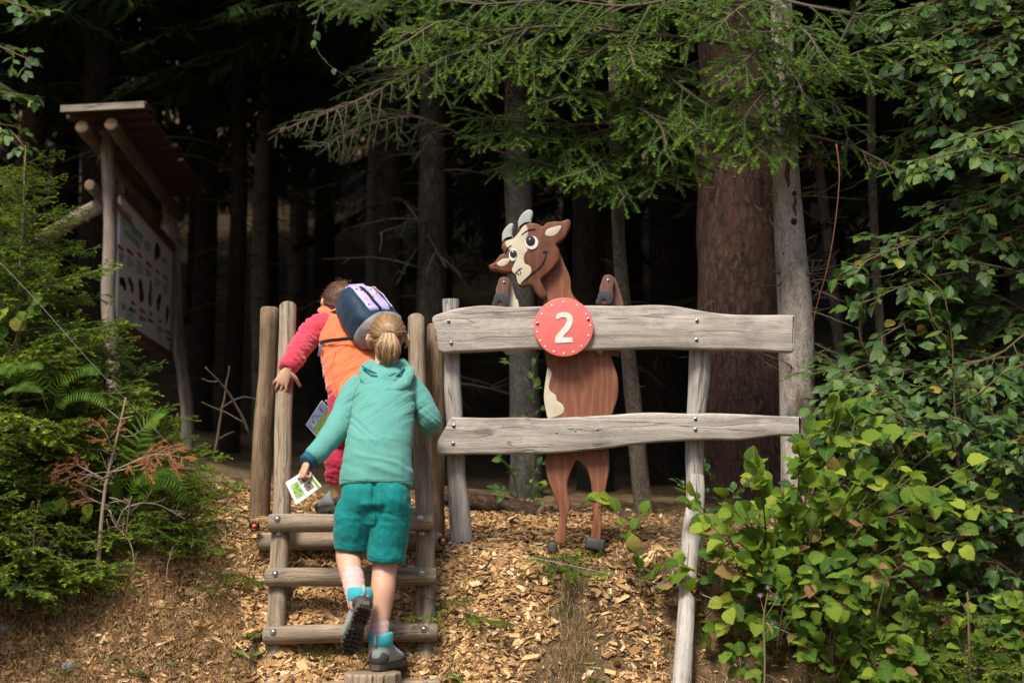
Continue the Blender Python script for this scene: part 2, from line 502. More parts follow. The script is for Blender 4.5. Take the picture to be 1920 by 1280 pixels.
# ================================================================== THE GROUND
def ground_z(x, y):
    x = np.asarray(x, float); y = np.asarray(y, float)
    n = fbm(x * 1.7 + 3, y * .6 + 5, 3, 3)
    edge = .16 * (n - .45) + .10 * np.clip((x - .5) / .5, 0, 1) + .06 * np.clip((-x - 1.3) / .4, 0, 1)
    yy = y - edge * np.clip((y - 5.2) / .4, 0, 1) * np.clip((7.2 - y) / .8, 0, 1)
    z = np.interp(yy, [-60, 2, 5.0, 5.35, 5.66, 5.9, 6.02, 6.12, 6.3, 8, 12, 16, 25, 45, 90],
                  [-1.6, -1.15, -1.06, -1.02, -.74, -.46, -.31, -.245, -.205, -.03, .12, .6, 4.0, 12, 26])
    z = z + .17 * np.clip(-x - 1.0, 0, 2.2) * np.clip((y - 6.4) / 1.6, 0, 1)
    z = z + .085 * np.clip((-x - .32) / .14, 0, 1) * np.clip((yy - 6.08) / .14, 0, 1) * np.clip((9 - yy) / 2, 0, 1)
    bank = np.clip((y - 5.3) / .3, 0, 1) * np.clip((6.4 - y) / .3, 0, 1)
    z = z + (fbm(x * 5, y * 5, 11, 4) - .47) * (.05 + .10 * bank) + (fbm(x * .8, y * .8, 21, 3) - .45) * .25 * np.clip((y - 8) / 4, 0, 1)
    z = z + (fbm(x * 19, y * 19, 31, 3) - .45) * .03 * bank
    # a small hollow with bare earth at the left of the ladder
    hx, hy = -1.27, 5.78
    z = z - .05 * np.exp(-((x - hx) ** 2 / .02 + (y - hy) ** 2 / .012))
    return z

def gz(x, y): return float(ground_z(np.array([x]), np.array([y]))[0])

xs = np.concatenate([np.linspace(-90, -9, 22), np.linspace(-8.6, -3.1, 24), np.linspace(-3, 3, 200), np.linspace(3.1, 8.6, 24), np.linspace(9, 90, 22)])
ys = np.concatenate([np.linspace(-60, 4.5, 30), np.linspace(4.7, 7.4, 120), np.linspace(7.45, 12, 60), np.linspace(12.3, 90, 60)])
gx, gy = np.meshgrid(xs, ys)
gzv = ground_z(gx, gy)
V = np.stack([gx, gy, gzv], -1).reshape(-1, 3)
nx, ny = len(xs), len(ys)
i = np.arange(ny - 1)[:, None] * nx; j = np.arange(nx - 1)[None, :]
f4 = np.stack([i + j, i + j + 1, i + nx + j + 1, i + nx + j], -1).reshape(-1, 4)

m_soil, nt, b = nmat('forest_soil')
oc = N(nt, 'TexCoord').outputs['Object']
n1 = noi(nt, oc, 2.2, 6, .65); n2 = noi(nt, oc, 38, 6, .7); n3 = noi(nt, vmul(nt, oc, (160, 60, 160)), 1, 4)
c = ramp(nt, n2, [(.3, (.04, .026, .016)), (.55, (.14, .094, .054)), (.75, (.24, .17, .10))])
c = mixc(nt, mrange(nt, n1, .45, .6, 0, .7), c, (.20, .14, .075))
c = mixc(nt, mrange(nt, noi(nt, oc, 5.5, 5), .56, .66, 0, .7), c, (.035, .045, .012))
setp(b, nt, color=c, rough=.95, spec=.1, normal=bump(nt, mth(nt, 'ADD', n2, mth(nt, 'MULTIPLY', n3, .5)), .9, .02))
gm = MB(); gm.add(V, f4=f4)
gm.build('forest_floor', m_soil, kind='structure')

# wood chips: nobody could count them
rs = np.random.RandomState(5)
def chip_density(x, y):
    nz = fbm(x * 4, y * 4, 51, 3) - .45
    bank = np.clip((1.0 - np.abs((x + .50 + nz * .5) / .66) ** 6), 0, 1)          # the strip under and right of the ladder
    right = .40 * ((x + nz * .4 > .30) & (x + nz * .4 < .66))
    left = .19 * (x < -1.1) + .04
    d_bank = np.maximum(np.maximum(bank, right), left) * (y > 5.2)
    plat = np.clip(1 - np.abs((x + .55 + nz * .6) / 1.15) ** 5, 0, 1)
    d_plat = np.maximum(plat, .12 * (x > .3) * (x < 1.4)) * np.clip((7.9 - y + nz) / .5, 0, 1)
    w = np.clip((y - 6.02) / .15, 0, 1)
    bare = np.exp(-((x - .27 - nz * .2) ** 2 / .012)) * (y < 6.15)
    return (d_bank * (1 - w) + d_plat * w) * (1 - .9 * bare)

m_chip, nt, b = nmat('wood_chip')
r_ = attr(nt, 'rnd', 'Fac'); g_ = attr(nt, 'grain')
c = ramp(nt, r_, [(0, (.06, .032, .015)), (.22, (.19, .10, .042)), (.55, (.42, .25, .11)), (.82, (.60, .40, .195)), (1, (.76, .59, .37))])
fn_ = noi(nt, vmul(nt, g_, (240, 240, 24)), 1, 3)
c = mixc(nt, mrange(nt, fn_, .45, .75, 0, .6), c, (.10, .05, .02))
setp(b, nt, color=c, rough=.8, spec=.2, normal=bump(nt, fn_, .4, .003))

def chips(n, xr, yr, seed):
    rr = np.random.RandomState(seed)
    x = rr.uniform(*xr, n); y = rr.uniform(*yr, n)
    k = rr.rand(n) < chip_density(x, y); x, y = x[k], y[k]; n = len(x)
    z = ground_z(x, y); e = .01
    nx_ = -(ground_z(x + e, y) - ground_z(x - e, y)) / (2 * e); ny_ = -(ground_z(x, y + e) - ground_z(x, y - e)) / (2 * e)
    Nn = np.stack([nx_ * .8, ny_ * .8, np.ones(n)], 1) + rr.normal(0, .33, (n, 3)); Nn /= np.linalg.norm(Nn, axis=1)[:, None]
    a = rr.uniform(0, 2 * math.pi, n)
    A = np.stack([np.cos(a), np.sin(a), np.zeros(n)], 1); A -= (A * Nn).sum(1)[:, None] * Nn; A /= np.linalg.norm(A, axis=1)[:, None]
    B = np.cross(Nn, A)
    big = rr.rand(n)
    L = np.exp(rr.normal(np.log(.0112), .48, n)); L = np.clip(L, .005, .040); W = L * rr.uniform(.16, .58, n); T = rr.uniform(.0012, .0045, n)
    C = np.stack([x, y, z], 1) + Nn * (rr.uniform(.0, .014, n))[:, None]
    V = []
    for sx, sy, sz in ((-1, -1, -1), (1, -1, -1), (1, 1, -1), (-1, 1, -1), (-1, -1, 1), (1, -1, 1), (1, 1, 1), (-1, 1, 1)):
        jx = sx * L * rr.uniform(.6, 1.1, n); jy = sy * W * rr.uniform(.45, 1.15, n)
        bend = sz * T + L * .12 * (jx / L) ** 2 * rr.choice([-1, 1], 1)
        V.append(C + jx[:, None] * A + jy[:, None] * B + bend[:, None] * Nn)
    V = np.stack(V, 1).reshape(-1, 3)
    f = np.array([[4, 5, 6, 7], [0, 1, 5, 4], [1, 2, 6, 5], [2, 3, 7, 6], [3, 0, 4, 7]])
    f4 = (np.arange(n)[:, None, None] * 8 + f[None]).reshape(-1, 4)
    loc = np.tile(np.array([[-1, -1, -1], [1, -1, -1], [1, 1, -1], [-1, 1, -1], [-1, -1, 1], [1, -1, 1], [1, 1, 1], [-1, 1, 1]], float), (n, 1))
    G = np.stack([loc[:, 1] * np.repeat(W, 8), loc[:, 2] * np.repeat(T, 8), loc[:, 0] * np.repeat(L, 8)], 1) + np.repeat(rr.uniform(0, 9, (n, 3)), 8, 0)
    return V, f4, G, np.repeat(np.clip(rr.beta(1.7, 1.7, n), 0, 1), 8)
cm = MB()
for args in ((44000, (-2.2, 1.2), (5.45, 6.2), 1), (34000, (-2.6, 1.5), (6.1, 8.1), 2), (6000, (-1.1, .3), (5.5, 6.1), 3)):
    V, f4, G, rr_ = chips(*args)
    cm.add(V, f4=f4, grain=G, rnd=rr_)
cm.build('wood_chips', m_chip, smooth=False, kind='stuff')

# dead needles, twigs and dry litter lying on the earth
m_litter = needlemat('dry_litter', [(0, (.07, .035, .018)), (.4, (.24, .125, .06)), (.75, (.42, .27, .14)), (1, (.58, .43, .26))], .1)
def slivers(n, xr, yr, seed, lmin, lmax, w, lift=.3, cond=None):
    rr = np.random.RandomState(seed)
    x = rr.uniform(*xr, n); y = rr.uniform(*yr, n)
    if cond is not None:
        k = rr.rand(n) < cond(x, y); x, y = x[k], y[k]; n = len(x)
    z = ground_z(x, y) + .003; a = rr.uniform(0, 2 * math.pi, n); L = rr.uniform(lmin, lmax, n); e = .01
    sx = (ground_z(x + e, y) - z + .003) / e; sy = (ground_z(x, y + e) - z + .003) / e
    A = np.stack([np.cos(a), np.sin(a), np.cos(a) * sx + np.sin(a) * sy + rr.uniform(-.1, lift, n)], 1); A /= np.linalg.norm(A, axis=1)[:, None]
    B = np.cross(A, rr.normal(0, 1, (n, 3)) + np.array([0, -.5, 1])); B /= np.linalg.norm(B, axis=1)[:, None]
    C = np.stack([x, y, z], 1); W = (w * rr.uniform(.6, 1.5, n))[:, None]
    V = np.stack([C - B * W, C + B * W, C + A * L[:, None] + B * W * .3, C + A * L[:, None] - B * W * .3], 1).reshape(-1, 3)
    return V, np.arange(n * 4).reshape(-1, 4), np.repeat(rr.rand(n), 4)
lm = MB()
for a in ((26000, (-2.35, -1.0), (5.42, 6.35), 7, .015, .08, .0018, .35, None), (16000, (.0, 1.9), (5.45, 6.4), 8, .012, .055, .0014, .3, None),
          (9000, (-2.5, 2.5), (6.4, 8.5), 9, .015, .06, .0016, .2, lambda x, y: 1 - .8 * chip_density(x, y)), (5000, (-1.1, .1), (5.5, 6.3), 10, .02, .07, .0014, .3, None)):
    V, f4, r_ = slivers(*a); lm.add(V, f4=f4, rnd=r_)
lm.build('dry_litter', m_litter, smooth=False, kind='stuff')

# grass: dry straw on the bank, some green tufts
m_grass = needlemat('grass_blade', [(0, (.78, .64, .42)), (.2, (.60, .44, .24)), (.38, (.24, .15, .07)), (.55, (.13, .14, .03)), (1, (.06, .11, .02))], .3)
def tuft(mb, x, y, n, h, spread, rlo, rhi, rr, lean=(0, -.25, 0), wd=.0016):
    z = gz(x, y)
    for _ in range(n):
        a = rr.uniform(0, 2 * math.pi); d = spread * math.sqrt(rr.rand())
        px_, py_ = x + d * math.cos(a), y + d * math.sin(a)
        o = np.array([px_, py_, gz(px_, py_) - .005]); H = h * rr.uniform(.45, 1.15)
        out = np.array([math.cos(a), math.sin(a), 0]) * rr.uniform(.1, .7) + np.array(lean)
        t = np.linspace(0, 1, 4)[:, None]
        c_ = o + np.array([0, 0, 1.0]) * H * (t - .25 * t ** 2) + out * H * t ** 2 * .8
        sd = nrm(np.cross(out + 1e-3, [0, 0, 1])) * wd
        V = []
        for q in range(4):
            V += [c_[q] - sd * (1 - q / 3.3), c_[q] + sd * (1 - q / 3.3)]
        mb.add(V, f4=[[0, 1, 3, 2], [2, 3, 5, 4], [4, 5, 7, 6]], rnd=rr.uniform(rlo, rhi))
gr = MB(); rr = np.random.RandomState(17)
for k in range(620):
    tuft(gr, rr.uniform(-2.35, -1.08), rr.uniform(5.45, 6.15), 22, .075, .06, 0, .34 if k % 6 else .8, rr, (rr.uniform(-.6, .6), -.7, -.3), .0026)
for k in range(36):
    tuft(gr, rr.normal(.24, .07), rr.uniform(5.62, 6.12), 26, .085, .045, 0, .8, rr, (rr.uniform(-.3, .3), -.5, 0))
for k in range(44):
    tuft(gr, rr.normal(-.24, .06), rr.uniform(5.55, 6.0), 22, .07, .045, .3, 1, rr, (rr.uniform(-.3, .3), -.4, 0))
for k in range(16):
    tuft(gr, rr.uniform(-.82, -.40), rr.uniform(5.72, 5.82), 34, .10, .05, .5, 1, rr, (rr.uniform(-.5, .5), -.4, 0))
for k in range(22):
    tuft(gr, rr.uniform(.5, .85), rr.uniform(5.6, 6.1), 22, .10, .05, .1, 1, rr, (rr.uniform(-.4, .4), -.5, 0))
for k in range(24):
    tuft(gr, rr.uniform(-1.35, -1.0), rr.uniform(5.6, 6.2), 16, .06, .05, .1, .9, rr, (rr.uniform(-.4, .4), -.4, 0))
gr.build('grass', m_grass, smooth=False, kind='stuff')

# ================================================================== TIMBER MATERIALS
W_LADDER = wood('weathered_round_timber', (.125, .092, .063), (.245, .19, .135), (.37, .30, .225), crack=.5, stain=.40, stain_col=(.085, .07, .055))
W_POST = wood('brown_round_timber', (.055, .032, .018), (.18, .12, .072), (.32, .24, .155), crack=.6, stain=.35, streak=(20, 20, .9))
W_FENCE = wood('grey_plank_timber', (.20, .172, .148), (.36, .318, .28), (.52, .475, .43), crack=.55, stain=.5, streak=(30, 30, 1.6), knots=.7, stain_col=(.10, .088, .078))
W_GREY = wood('grey_pole_timber', (.19, .17, .15), (.345, .315, .285), (.49, .455, .42), crack=.65, stain=.35, streak=(50, 50, 1.3))
W_STUMP = wood('stump_timber', (.13, .095, .06), (.30, .23, .16), (.45, .37, .27), crack=1.0, stain=.35)
W_BOARD = wood('board_post_timber', (.085, .064, .050), (.22, .178, .145), (.36, .305, .26), crack=.7, stain=.3, streak=(28, 28, 1.0))
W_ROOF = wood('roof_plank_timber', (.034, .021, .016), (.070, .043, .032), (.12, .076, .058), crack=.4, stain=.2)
END = endgrain('end_grain', (.17, .11, .065), (.36, .26, .165))
M_STEEL = plain('galvanised_steel', (.55, .55, .55), .32, .5, .9, .1, 120, .05)
M_WIRE = plain('fence_wire', (.34, .36, .37), .5, .4, .6, .05)
M_BLACK = plain('black_plastic', (.012, .012, .013), .45, .4)
M_ORANGE = plain('red_orange_plastic', (.55, .10, .03), .4, .4)

def log(name, a, b, r0, r1, mat, parent=None, sides=16, lump=.10, seed=0, n=12, wob=.006, end=END, bev=True, **kw):
    """a round timber from a to b with chamfered sawn ends"""
    a = np.asarray(a, float); b = np.asarray(b, float); L = np.linalg.norm(b - a)
    t = np.linspace(0, 1, n); rr = np.random.RandomState(seed + 100)
    path = a + (b - a) * t[:, None] + (spline(rr.normal(0, 1, (5, 3)), n) * wob) * np.sin(np.pi * t)[:, None]
    rad = r0 + (r1 - r0) * t
    if bev:
        d = nrm(b - a); c = .009
        path = np.vstack([path[:1], path[:1] + d * c, path[1:-1], path[-1:] - d * c, path[-1:]])
        rad = np.concatenate([[r0 * .80], [r0], rad[1:-1], [r1], [r1 * .80]])
    mb = MB(); mb.tube(path, rad, sides, 0, 1, lump=lump, seed=seed)
    return mb.build(name, [mat, end], parent, auto=50, **kw)

# ================================================================== THE LADDER
RAILS = {s: (P(*bt), P(*tp)) for s, bt, tp in (('l', (516, 1272, 5.75), (540, 570, 6.35)), ('r', (799, 1272, 5.75), (780, 593, 6.35)))}
def rail(s, t): a, b = RAILS[s]; return a + (b - a) * t
def rail_at(s, py):
    """point on the rail's axis that the photograph shows at row py"""
    lo, hi = -.3, 1.1
    for _ in range(40):
        m = (lo + hi) / 2; q = rail(s, m)
        row = 937 - q[2] / q[1] * F * 1.0
        if row > py: lo = m
        else: hi = m
    return rail(s, lo)
lad = thing('ladder', rail('l', 0) * .5 + rail('r', 0) * .5 - np.array([0, 0, .15]), 'wooden ladder of bolted round logs climbing the wood chip bank', 'ladder')
for k, s in enumerate('lr'):
    log('rail', rail(s, -.13), rail(s, 1), .040, .0375, W_LADDER, lad, seed=3 + k, n=16, sides=20)
bolt_mb = MB()
bolt_mb.tube([[0, 0, -.001], [0, 0, .002]], .014, 14, 0)
V0 = []
bolt_mb.ball((0, 0, .001), (.0095, .0095, .0075), seg=12, rings=6)
bolt_me = bolt_mb.mesh('bolt', M_STEEL)
LADN = nrm(np.cross(rail('l', 1) - rail('l', 0), rail('r', .5) - rail('l', .5))); LADN = LADN if LADN[1] < 0 else -LADN
def bolt(pos, parent, nrmv=None, sc=1.0, name='bolt', me=None):
    n = nrm(LADN if nrmv is None else nrmv); x = nrm(np.cross([0, 0, 1.0], n)); y = np.cross(n, x)
    M = frame(x * sc, y * sc, n * sc, pos)
    o = bpy.data.objects.new(name, me or bolt_me); COL.objects.link(o)
    WLOC[o.name] = Vector([float(c) for c in pos]); o.parent = parent
    M = Matrix.Translation(Vector([float(c) for c in pos]) - world_of(parent)) @ Matrix((x * sc, y * sc, n * sc)).transposed().to_4x4()
    o.matrix_basis = M
    return o
for k, (py, x0, x1) in enumerate(((979, 503, 813), (1081, 498, 818), (1187, 494, 821), (1292, 490, 826))):
    ql, qr = rail_at('l', py + 6), rail_at('r', py + 6)
    off = LADN * .062
    Yr = (ql[1] + qr[1]) / 2 + off[1]
    a = P(x0, py + (1 if k < 2 else 4), Yr); b_ = P(x1, py - (1 if k < 2 else 3), Yr)
    rg = log('rung', a, b_, .0375, .0365, W_LADDER, lad, seed=11 + k, sides=18, wob=.003)
    for s in 'lr':
        q = rail_at(s, py + 6); tt = (q[0] - a[0]) / (b_[0] - a[0]); c_ = a + (b_ - a) * tt
        bolt(c_ + LADN * .036 + np.array([0, 0, .004]), rg)
sill = log('sill_log', P(483, 1015, 6.09), P(829, 1015, 6.09), .039, .038, W_LADDER, lad, seed=31, wob=.003)
for s in 'lr':
    bolt(rail_at(s, 1003) + LADN * .039, sill)

# upright stump used as the first step
st_top = P(696, 1259, 5.50)
stp = thing('step_stump', (st_top[0], st_top[1], gz(st_top[0], st_top[1])), 'cracked wooden stump set as lowest step under the boot', 'stump')
mb = MB()
ang = np.linspace(0, 2 * math.pi, 28, endpoint=False)
outl = np.stack([np.cos(ang) * .108 * (1 + .06 * np.cos(3 * ang)), np.sin(ang) * .10 * (1 + .05 * np.sin(2 * ang + 1))], 1)
zs = [-1.05, st_top[2] - .012, st_top[2] - .003, st_top[2]]
V = np.vstack([np.column_stack([outl * k + st_top[:2], np.full(28, z)]) for z, k in zip(zs, (1.02, 1.0, .985, .95))])
G = np.vstack([np.column_stack([outl * k, np.full(28, z)]) for z, k in zip(zs, (1.02, 1.0, .985, .95))])
i = np.arange(3)[:, None] * 28; j = np.arange(28)[None, :]; j2 = (j + 1) % 28
mb.add(V, f4=np.stack([i + j, i + j2, i + 28 + j2, i + 28 + j], -1).reshape(-1, 4), grain=G)
mb.fn.append(list(range(84, 112))); mb.mn.append(1)
mb.build('stump_block', [W_STUMP, END], stp, auto=45)

# the two thick posts beside the ladder
for k, (bt, tp, r0, r1, lab) in enumerate((((486, 952, 6.62), (506, 576, 6.62), .048, .0435, 'thick brown timber post standing left of the ladder, top chamfered'),
                                           ((819, 978, 6.45), (817, 607, 6.45), .0385, .039, 'brown timber post between the ladder and the grey fence planks'))):
    a, b_ = P(*bt), P(*tp)
    base = a - np.array([0, 0, .15])
    t_ = thing('timber_post', (a[0], a[1], gz(a[0], a[1])), lab, 'post')
    log('post_shaft', base, b_, r0, r1, W_POST, t_, seed=40 + k, sides=22, lump=.06, n=14)

# ================================================================== THE PLANK FENCE
YF = 6.16
fen = thing('plank_fence', (P(1080, 1040, 6.25)[0], 6.25, -.23), 'grey rustic fence of two wavy edged planks on crooked posts', 'fence')
def live_plank(name, pts, Y, th, seed, gdir=1):
    o = np.array(P(pts[0][0], pts[0][1], Y))
    poly = pxpoly(pts, Y, o, 4, True)
    q = []
    for k in range(len(poly)):
        q.append(poly[k])
    mb = MB()
    mb.prism(np.array(q), o, (1, 0, 0), (0, 0, 1), th, bevel=.010, grain=lambda g: (g[2] * 1.0 + seed * .77, g[1] * 1.0, g[0]))
    return mb.build(name, W_FENCE, fen, auto=40)
top_pl = live_plank('plank', [(811, 604), (813, 592), (832, 585), (862, 577), (910, 572), (960, 575), (1010, 574), (1060, 573), (1110, 572), (1170, 573), (1228, 571), (1270, 574), (1320, 583), (1370, 589), (1430, 590), (1484, 590), (1491, 596), (1492, 630), (1490, 655), (1480, 660), (1430, 657), (1380, 655), (1330, 655), (1290, 654), (1230, 652), (1170, 654), (1110, 655), (1060, 654), (1000, 653), (950, 655), (900, 658), (845, 660), (834, 661), (822, 655), (818, 628)], YF, .052, 1)
low_pl = live_plank('plank', [(846, 783), (860, 782), (920, 783), (980, 782), (1020, 784), (1080, 781), (1140, 778), (1190, 774), (1235, 773), (1290, 775), (1330, 774), (1390, 776), (1450, 779), (1498, 781), (1502, 785), (1503, 812), (1498, 817), (1460, 816), (1420, 821), (1380, 825), (1340, 824), (1300, 825), (1240, 828), (1190, 833), (1140, 840), (1080, 846), (1020, 850), (960, 851), (900, 851), (840, 852), (820, 851), (818, 842), (821, 826), (834, 803)], YF, .052, 2)
def crooked(name, pts, widths, Y, seed, mat, parent, depthr=.8, nn=18, sides=16):
    path = spline([P(a, b_, Y if np.isscalar(Y) else Y[k]) for k, (a, b_) in enumerate(pts)], nn)
    Ys = np.array([p[1] for p in path])
    w = np.interp(np.linspace(0, len(widths) - 1, nn), range(len(widths)), widths) / 2 * Ys / F
    d0, d1 = nrm(path[1] - path[0]), nrm(path[-1] - path[-2])
    mb = MB(); mb.tube(path, np.stack([w, w * depthr], 1), sides, 0, 1, lump=.22, seed=seed, ref=(1, 0, 0))
    return mb.build(name, [mat, END], parent, auto=50)
yb = YF + .052
crooked('fence_post', [(846, 561), (847, 640), (848, 720), (853, 800), (856, 880), (862, 960), (868, 1050), (870, 1075)], [31, 30, 33, 31, 33, 38, 42, 42], yb + .042, 61, W_GREY, fen)
crooked('fence_post', [(1312, 640), (1312, 690), (1309, 740), (1303, 800), (1302, 860), (1303, 940), (1303, 1050), (1303, 1070)], [38, 40, 38, 36, 37, 35, 33, 33], yb + .042, 62, W_GREY, fen)
washer = MB()
washer.tube([[0, 0, -.003], [0, 0, .0015]], [.0088, .0080], 18, 0)
washer.tube([[0, 0, .0014], [0, 0, .0022]], [.0048, .0046], 12, 1)
washer_me = washer.mesh('screw', [M_STEEL, M_BLACK])
for pl, spots in ((top_pl, ((841, 602), (846, 643), (1307, 601), (1306, 637))), (low_pl, ((851, 798), (850, 831), (1304, 785), (1304, 805)))):
    for a, b_ in spots: bolt(P(a, b_, YF - .002), pl, (0, -1, 0), 1.0, 'screw', washer_me)
for a, b_ in ((1044, 810), (1079, 807), (1119, 805)): bolt(P(a, b_, YF - .001), low_pl, (0, -1, 0), .55, 'screw', washer_me)

# the grey stake that carries the fence wire
sk = thing('wire_stake', P(1276, 1330, 5.62), 'pale grey wooden stake in front of the right fence post, wire tied on', 'stake')
path_pts = [(1306, 893, 6.12), (1305, 930, 6.08), (1298, 1000, 6.0), (1292, 1080, 5.9), (1285, 1180, 5.78), (1276, 1300, 5.64), (1273, 1345, 5.6)]
path = spline([P(*p) for p in path_pts], 24)
w = np.interp(np.linspace(0, 6, 24), range(7), [28, 33, 36, 31, 33, 36, 36]) / 2 * path[:, 1] / F
mb = MB(); mb.tube(path, np.stack([w, w * .9], 1), 18, 0, 1, lump=.25, seed=71, ref=(1, 0, 0))
mb.build('stake_shaft', [W_GREY, END], sk, auto=50)

# ================================================================== THE GOAT FIGURE
M_GOAT = paint_wood('red_brown_stain', (.19, .070, .040), (.26, .104, .058), 170)
M_GOAT2 = paint_wood('red_brown_head_stain', (.125, .044, .024), (.17, .063, .035), 120)
M_LEG = paint_wood('mauve_brown_stain', (.135, .062, .048), (.175, .082, .064), 170)
M_CREAM = plain('cream_paint', (.56, .50, .38), .6, .3, 0, .12, 25)
M_HORN = plain('grey_horn_paint', (.36, .39, .36), .6, .3, 0, .25, 18)
M_HOOF = plain('dark_hoof_paint', (.045, .046, .050), .55, .35, 0, .2, 60)
M_INK = plain('black_paint_line', (.010, .009, .009), .5, .3)
M_WHITE = plain('white_paint', (.72, .73, .72), .45, .4, 0, .05)
M_PUPIL = plain('dark_eye_paint', (.022, .021, .023), .4, .4)
YG = yb + .003
gt = thing('goat_figure', P(1080, 1035, 6.22), 'cut-out wooden goat with horns and painted smiling face behind the fence', 'goat figure')
c3 = lambda L: [(880 + a / 3.765, 370 + b_ / 3.765) for a, b_ in L]
c4 = lambda L: [(800 + a / 3.048, 640 + b_ / 3.048) for a, b_ in L]
def cut(name, px, Y, th, mat, parent, bevel=.006, sub=4, gseed=0, smooth=True, horizontal=False):
    o = np.array(P(px[0][0], px[0][1], Y))
    poly = pxpoly(px, Y, o, sub, smooth)
    mb = MB(); mb.prism(poly, o, (1, 0, 0), (0, 0, 1), th, bevel=bevel, grain=lambda g: (g[0] + gseed, g[1], g[2] + gseed * 2.3))
    return mb.build(name, mat, parent, auto=55)
body_px = c3([(600, 380), (645, 400), (672, 470), (705, 540), (718, 600), (722, 660), (745, 705), (790, 760)]) + \
          c4([(985, -20), (1035, 40), (1062, 110), (1090, 190), (1097, 260), (1090, 330), (1065, 405), (1048, 460), (1038, 540), (1043, 640), (1044, 730), (1032, 800), (1018, 870), (1004, 930), (1000, 985), (1001, 1050), (996, 1110), (990, 1150),
              (935, 1150), (945, 1090), (954, 1010), (948, 930), (946, 860), (934, 780), (912, 725), (885, 690), (858, 676), (842, 705), (822, 750), (806, 805), (808, 860), (822, 930), (806, 1000), (799, 1060), (795, 1150),
              (735, 1150), (742, 1085), (758, 1030), (757, 965), (738, 905), (715, 845), (693, 790), (681, 730), (680, 660), (690, 580), (698, 500), (690, 430), (676, 360), (670, 300), (680, 210), (689, 150), (684, 100), (670, 30), (660, -30)]) + \
          c3([(520, 760), (530, 700), (500, 600), (505, 560)])
bod = cut('body', body_px, YG, .04, M_GOAT, gt, bevel=.007, sub=3)
head_px = c3([(137, 480), (160, 466), (178, 456), (200, 425), (218, 403), (246, 390), (232, 362), (228, 345), (236, 322), (262, 298), (308, 286), (332, 262), (350, 238), (366, 206), (398, 186), (440, 179), (488, 187), (520, 203), (545, 178), (598, 168), (655, 166), (694, 152), (714, 164), (717, 196), (700, 240), (676, 280), (648, 308), (614, 332), (634, 366), (642, 420), (630, 452), (600, 490), (560, 530), (510, 574), (512, 600), (530, 640), (549, 682), (540, 702), (518, 708), (486, 690), (462, 660), (442, 622), (408, 624), (374, 633), (350, 618), (338, 600), (332, 570), (328, 546), (302, 528), (264, 533), (225, 524), (190, 516), (152, 510), (141, 496)])
hd = cut('head', head_px, YG - .040, .036, M_GOAT2, gt, bevel=.009, sub=3, gseed=3)
YH = YG - .040
for L in ([(350, 228), (343, 185), (350, 150), (372, 115), (400, 92), (428, 85), (447, 98), (449, 125), (438, 160), (436, 182), (400, 188), (370, 206)],
          [(236, 315), (231, 280), (236, 245), (255, 212), (285, 184), (305, 182), (314, 196), (306, 235), (304, 270), (312, 284), (270, 294)]):
    cut('horn', c3(L), YH + .004, .030, M_HORN, gt, bevel=.008, sub=3)
cut('face_patch', c3([(402, 196), (412, 225), (416, 255), (404, 285), (396, 305), (400, 345), (412, 368), (404, 385), (390, 402), (384, 430), (390, 462), (402, 474), (424, 482), (437, 502), (437, 528), (420, 556), (395, 585), (368, 612), (352, 612), (341, 596), (335, 568), (330, 545), (308, 530), (300, 512), (306, 494), (318, 468), (326, 445), (329, 415), (324, 385), (308, 372), (285, 372), (266, 352), (253, 332), (256, 312), (280, 302), (312, 290), (334, 268), (352, 246), (368, 222), (384, 204)]), YH - .0015, .003, M_CREAM, hd, bevel=.001, sub=2)
cut('ear_patch', c3([(535, 258), (542, 236), (560, 220), (600, 208), (640, 198), (650, 204), (640, 228), (622, 252), (600, 268), (570, 274), (545, 270)]), YH - .0015, .003, M_CREAM, hd, bevel=.001, sub=2)
cut('ear_patch', c3([(192, 468), (210, 450), (232, 436), (262, 430), (285, 432), (280, 452), (262, 474), (238, 486), (212, 484)]), YH - .0015, .003, M_CREAM, hd, bevel=.001, sub=2)
def disc_px(cx, cy, rx, ry, n=24, rot=0):
    return [(cx + rx * math.cos(a) * math.cos(rot) - ry * math.sin(a) * math.sin(rot), cy + rx * math.cos(a) * math.sin(rot) + ry * math.sin(a) * math.cos(rot)) for a in np.linspace(0, 2 * math.pi, n, endpoint=False)]
for cx, cy, rx, ry, qx, qy, qr, gx_, gy_ in ((440, 320, 47, 49, 432, 306, 33, 428, 297), (309, 407, 29, 44, 311, 398, 25, 309, 387)):
    e = cut('eye', c3(disc_px(cx, cy, rx, ry, rot=.15)), YH - .004, .006, M_WHITE, hd, bevel=.002, smooth=False)
    cut('pupil', c3(disc_px(qx, qy, qr, qr * 1.1)), YH - .006, .004, M_PUPIL, e, bevel=.001, smooth=False)
    bolt(P(*c3([(gx_, gy_)])[0], YH - .0062), e, (0, -1, 0), .6, 'glint_screw', washer_me)
def ink(name, px, wpx, Y, parent):
    path = spline([P(a, b_, Y) for a, b_ in px], 4 * len(px)); n = len(path)
    w = S(wpx, Y) / 2 * np.sin(np.pi * np.linspace(.12, .88, n)) ** .5
    mb = MB(); mb.tube(path, np.stack([w, np.full(n, .0012)], 1), 8, 0, ref=(1, 0, .3))
    # keep the flat side of the line towards the front
    V = mb.v[0]
    return mb.build(name, M_INK, parent)
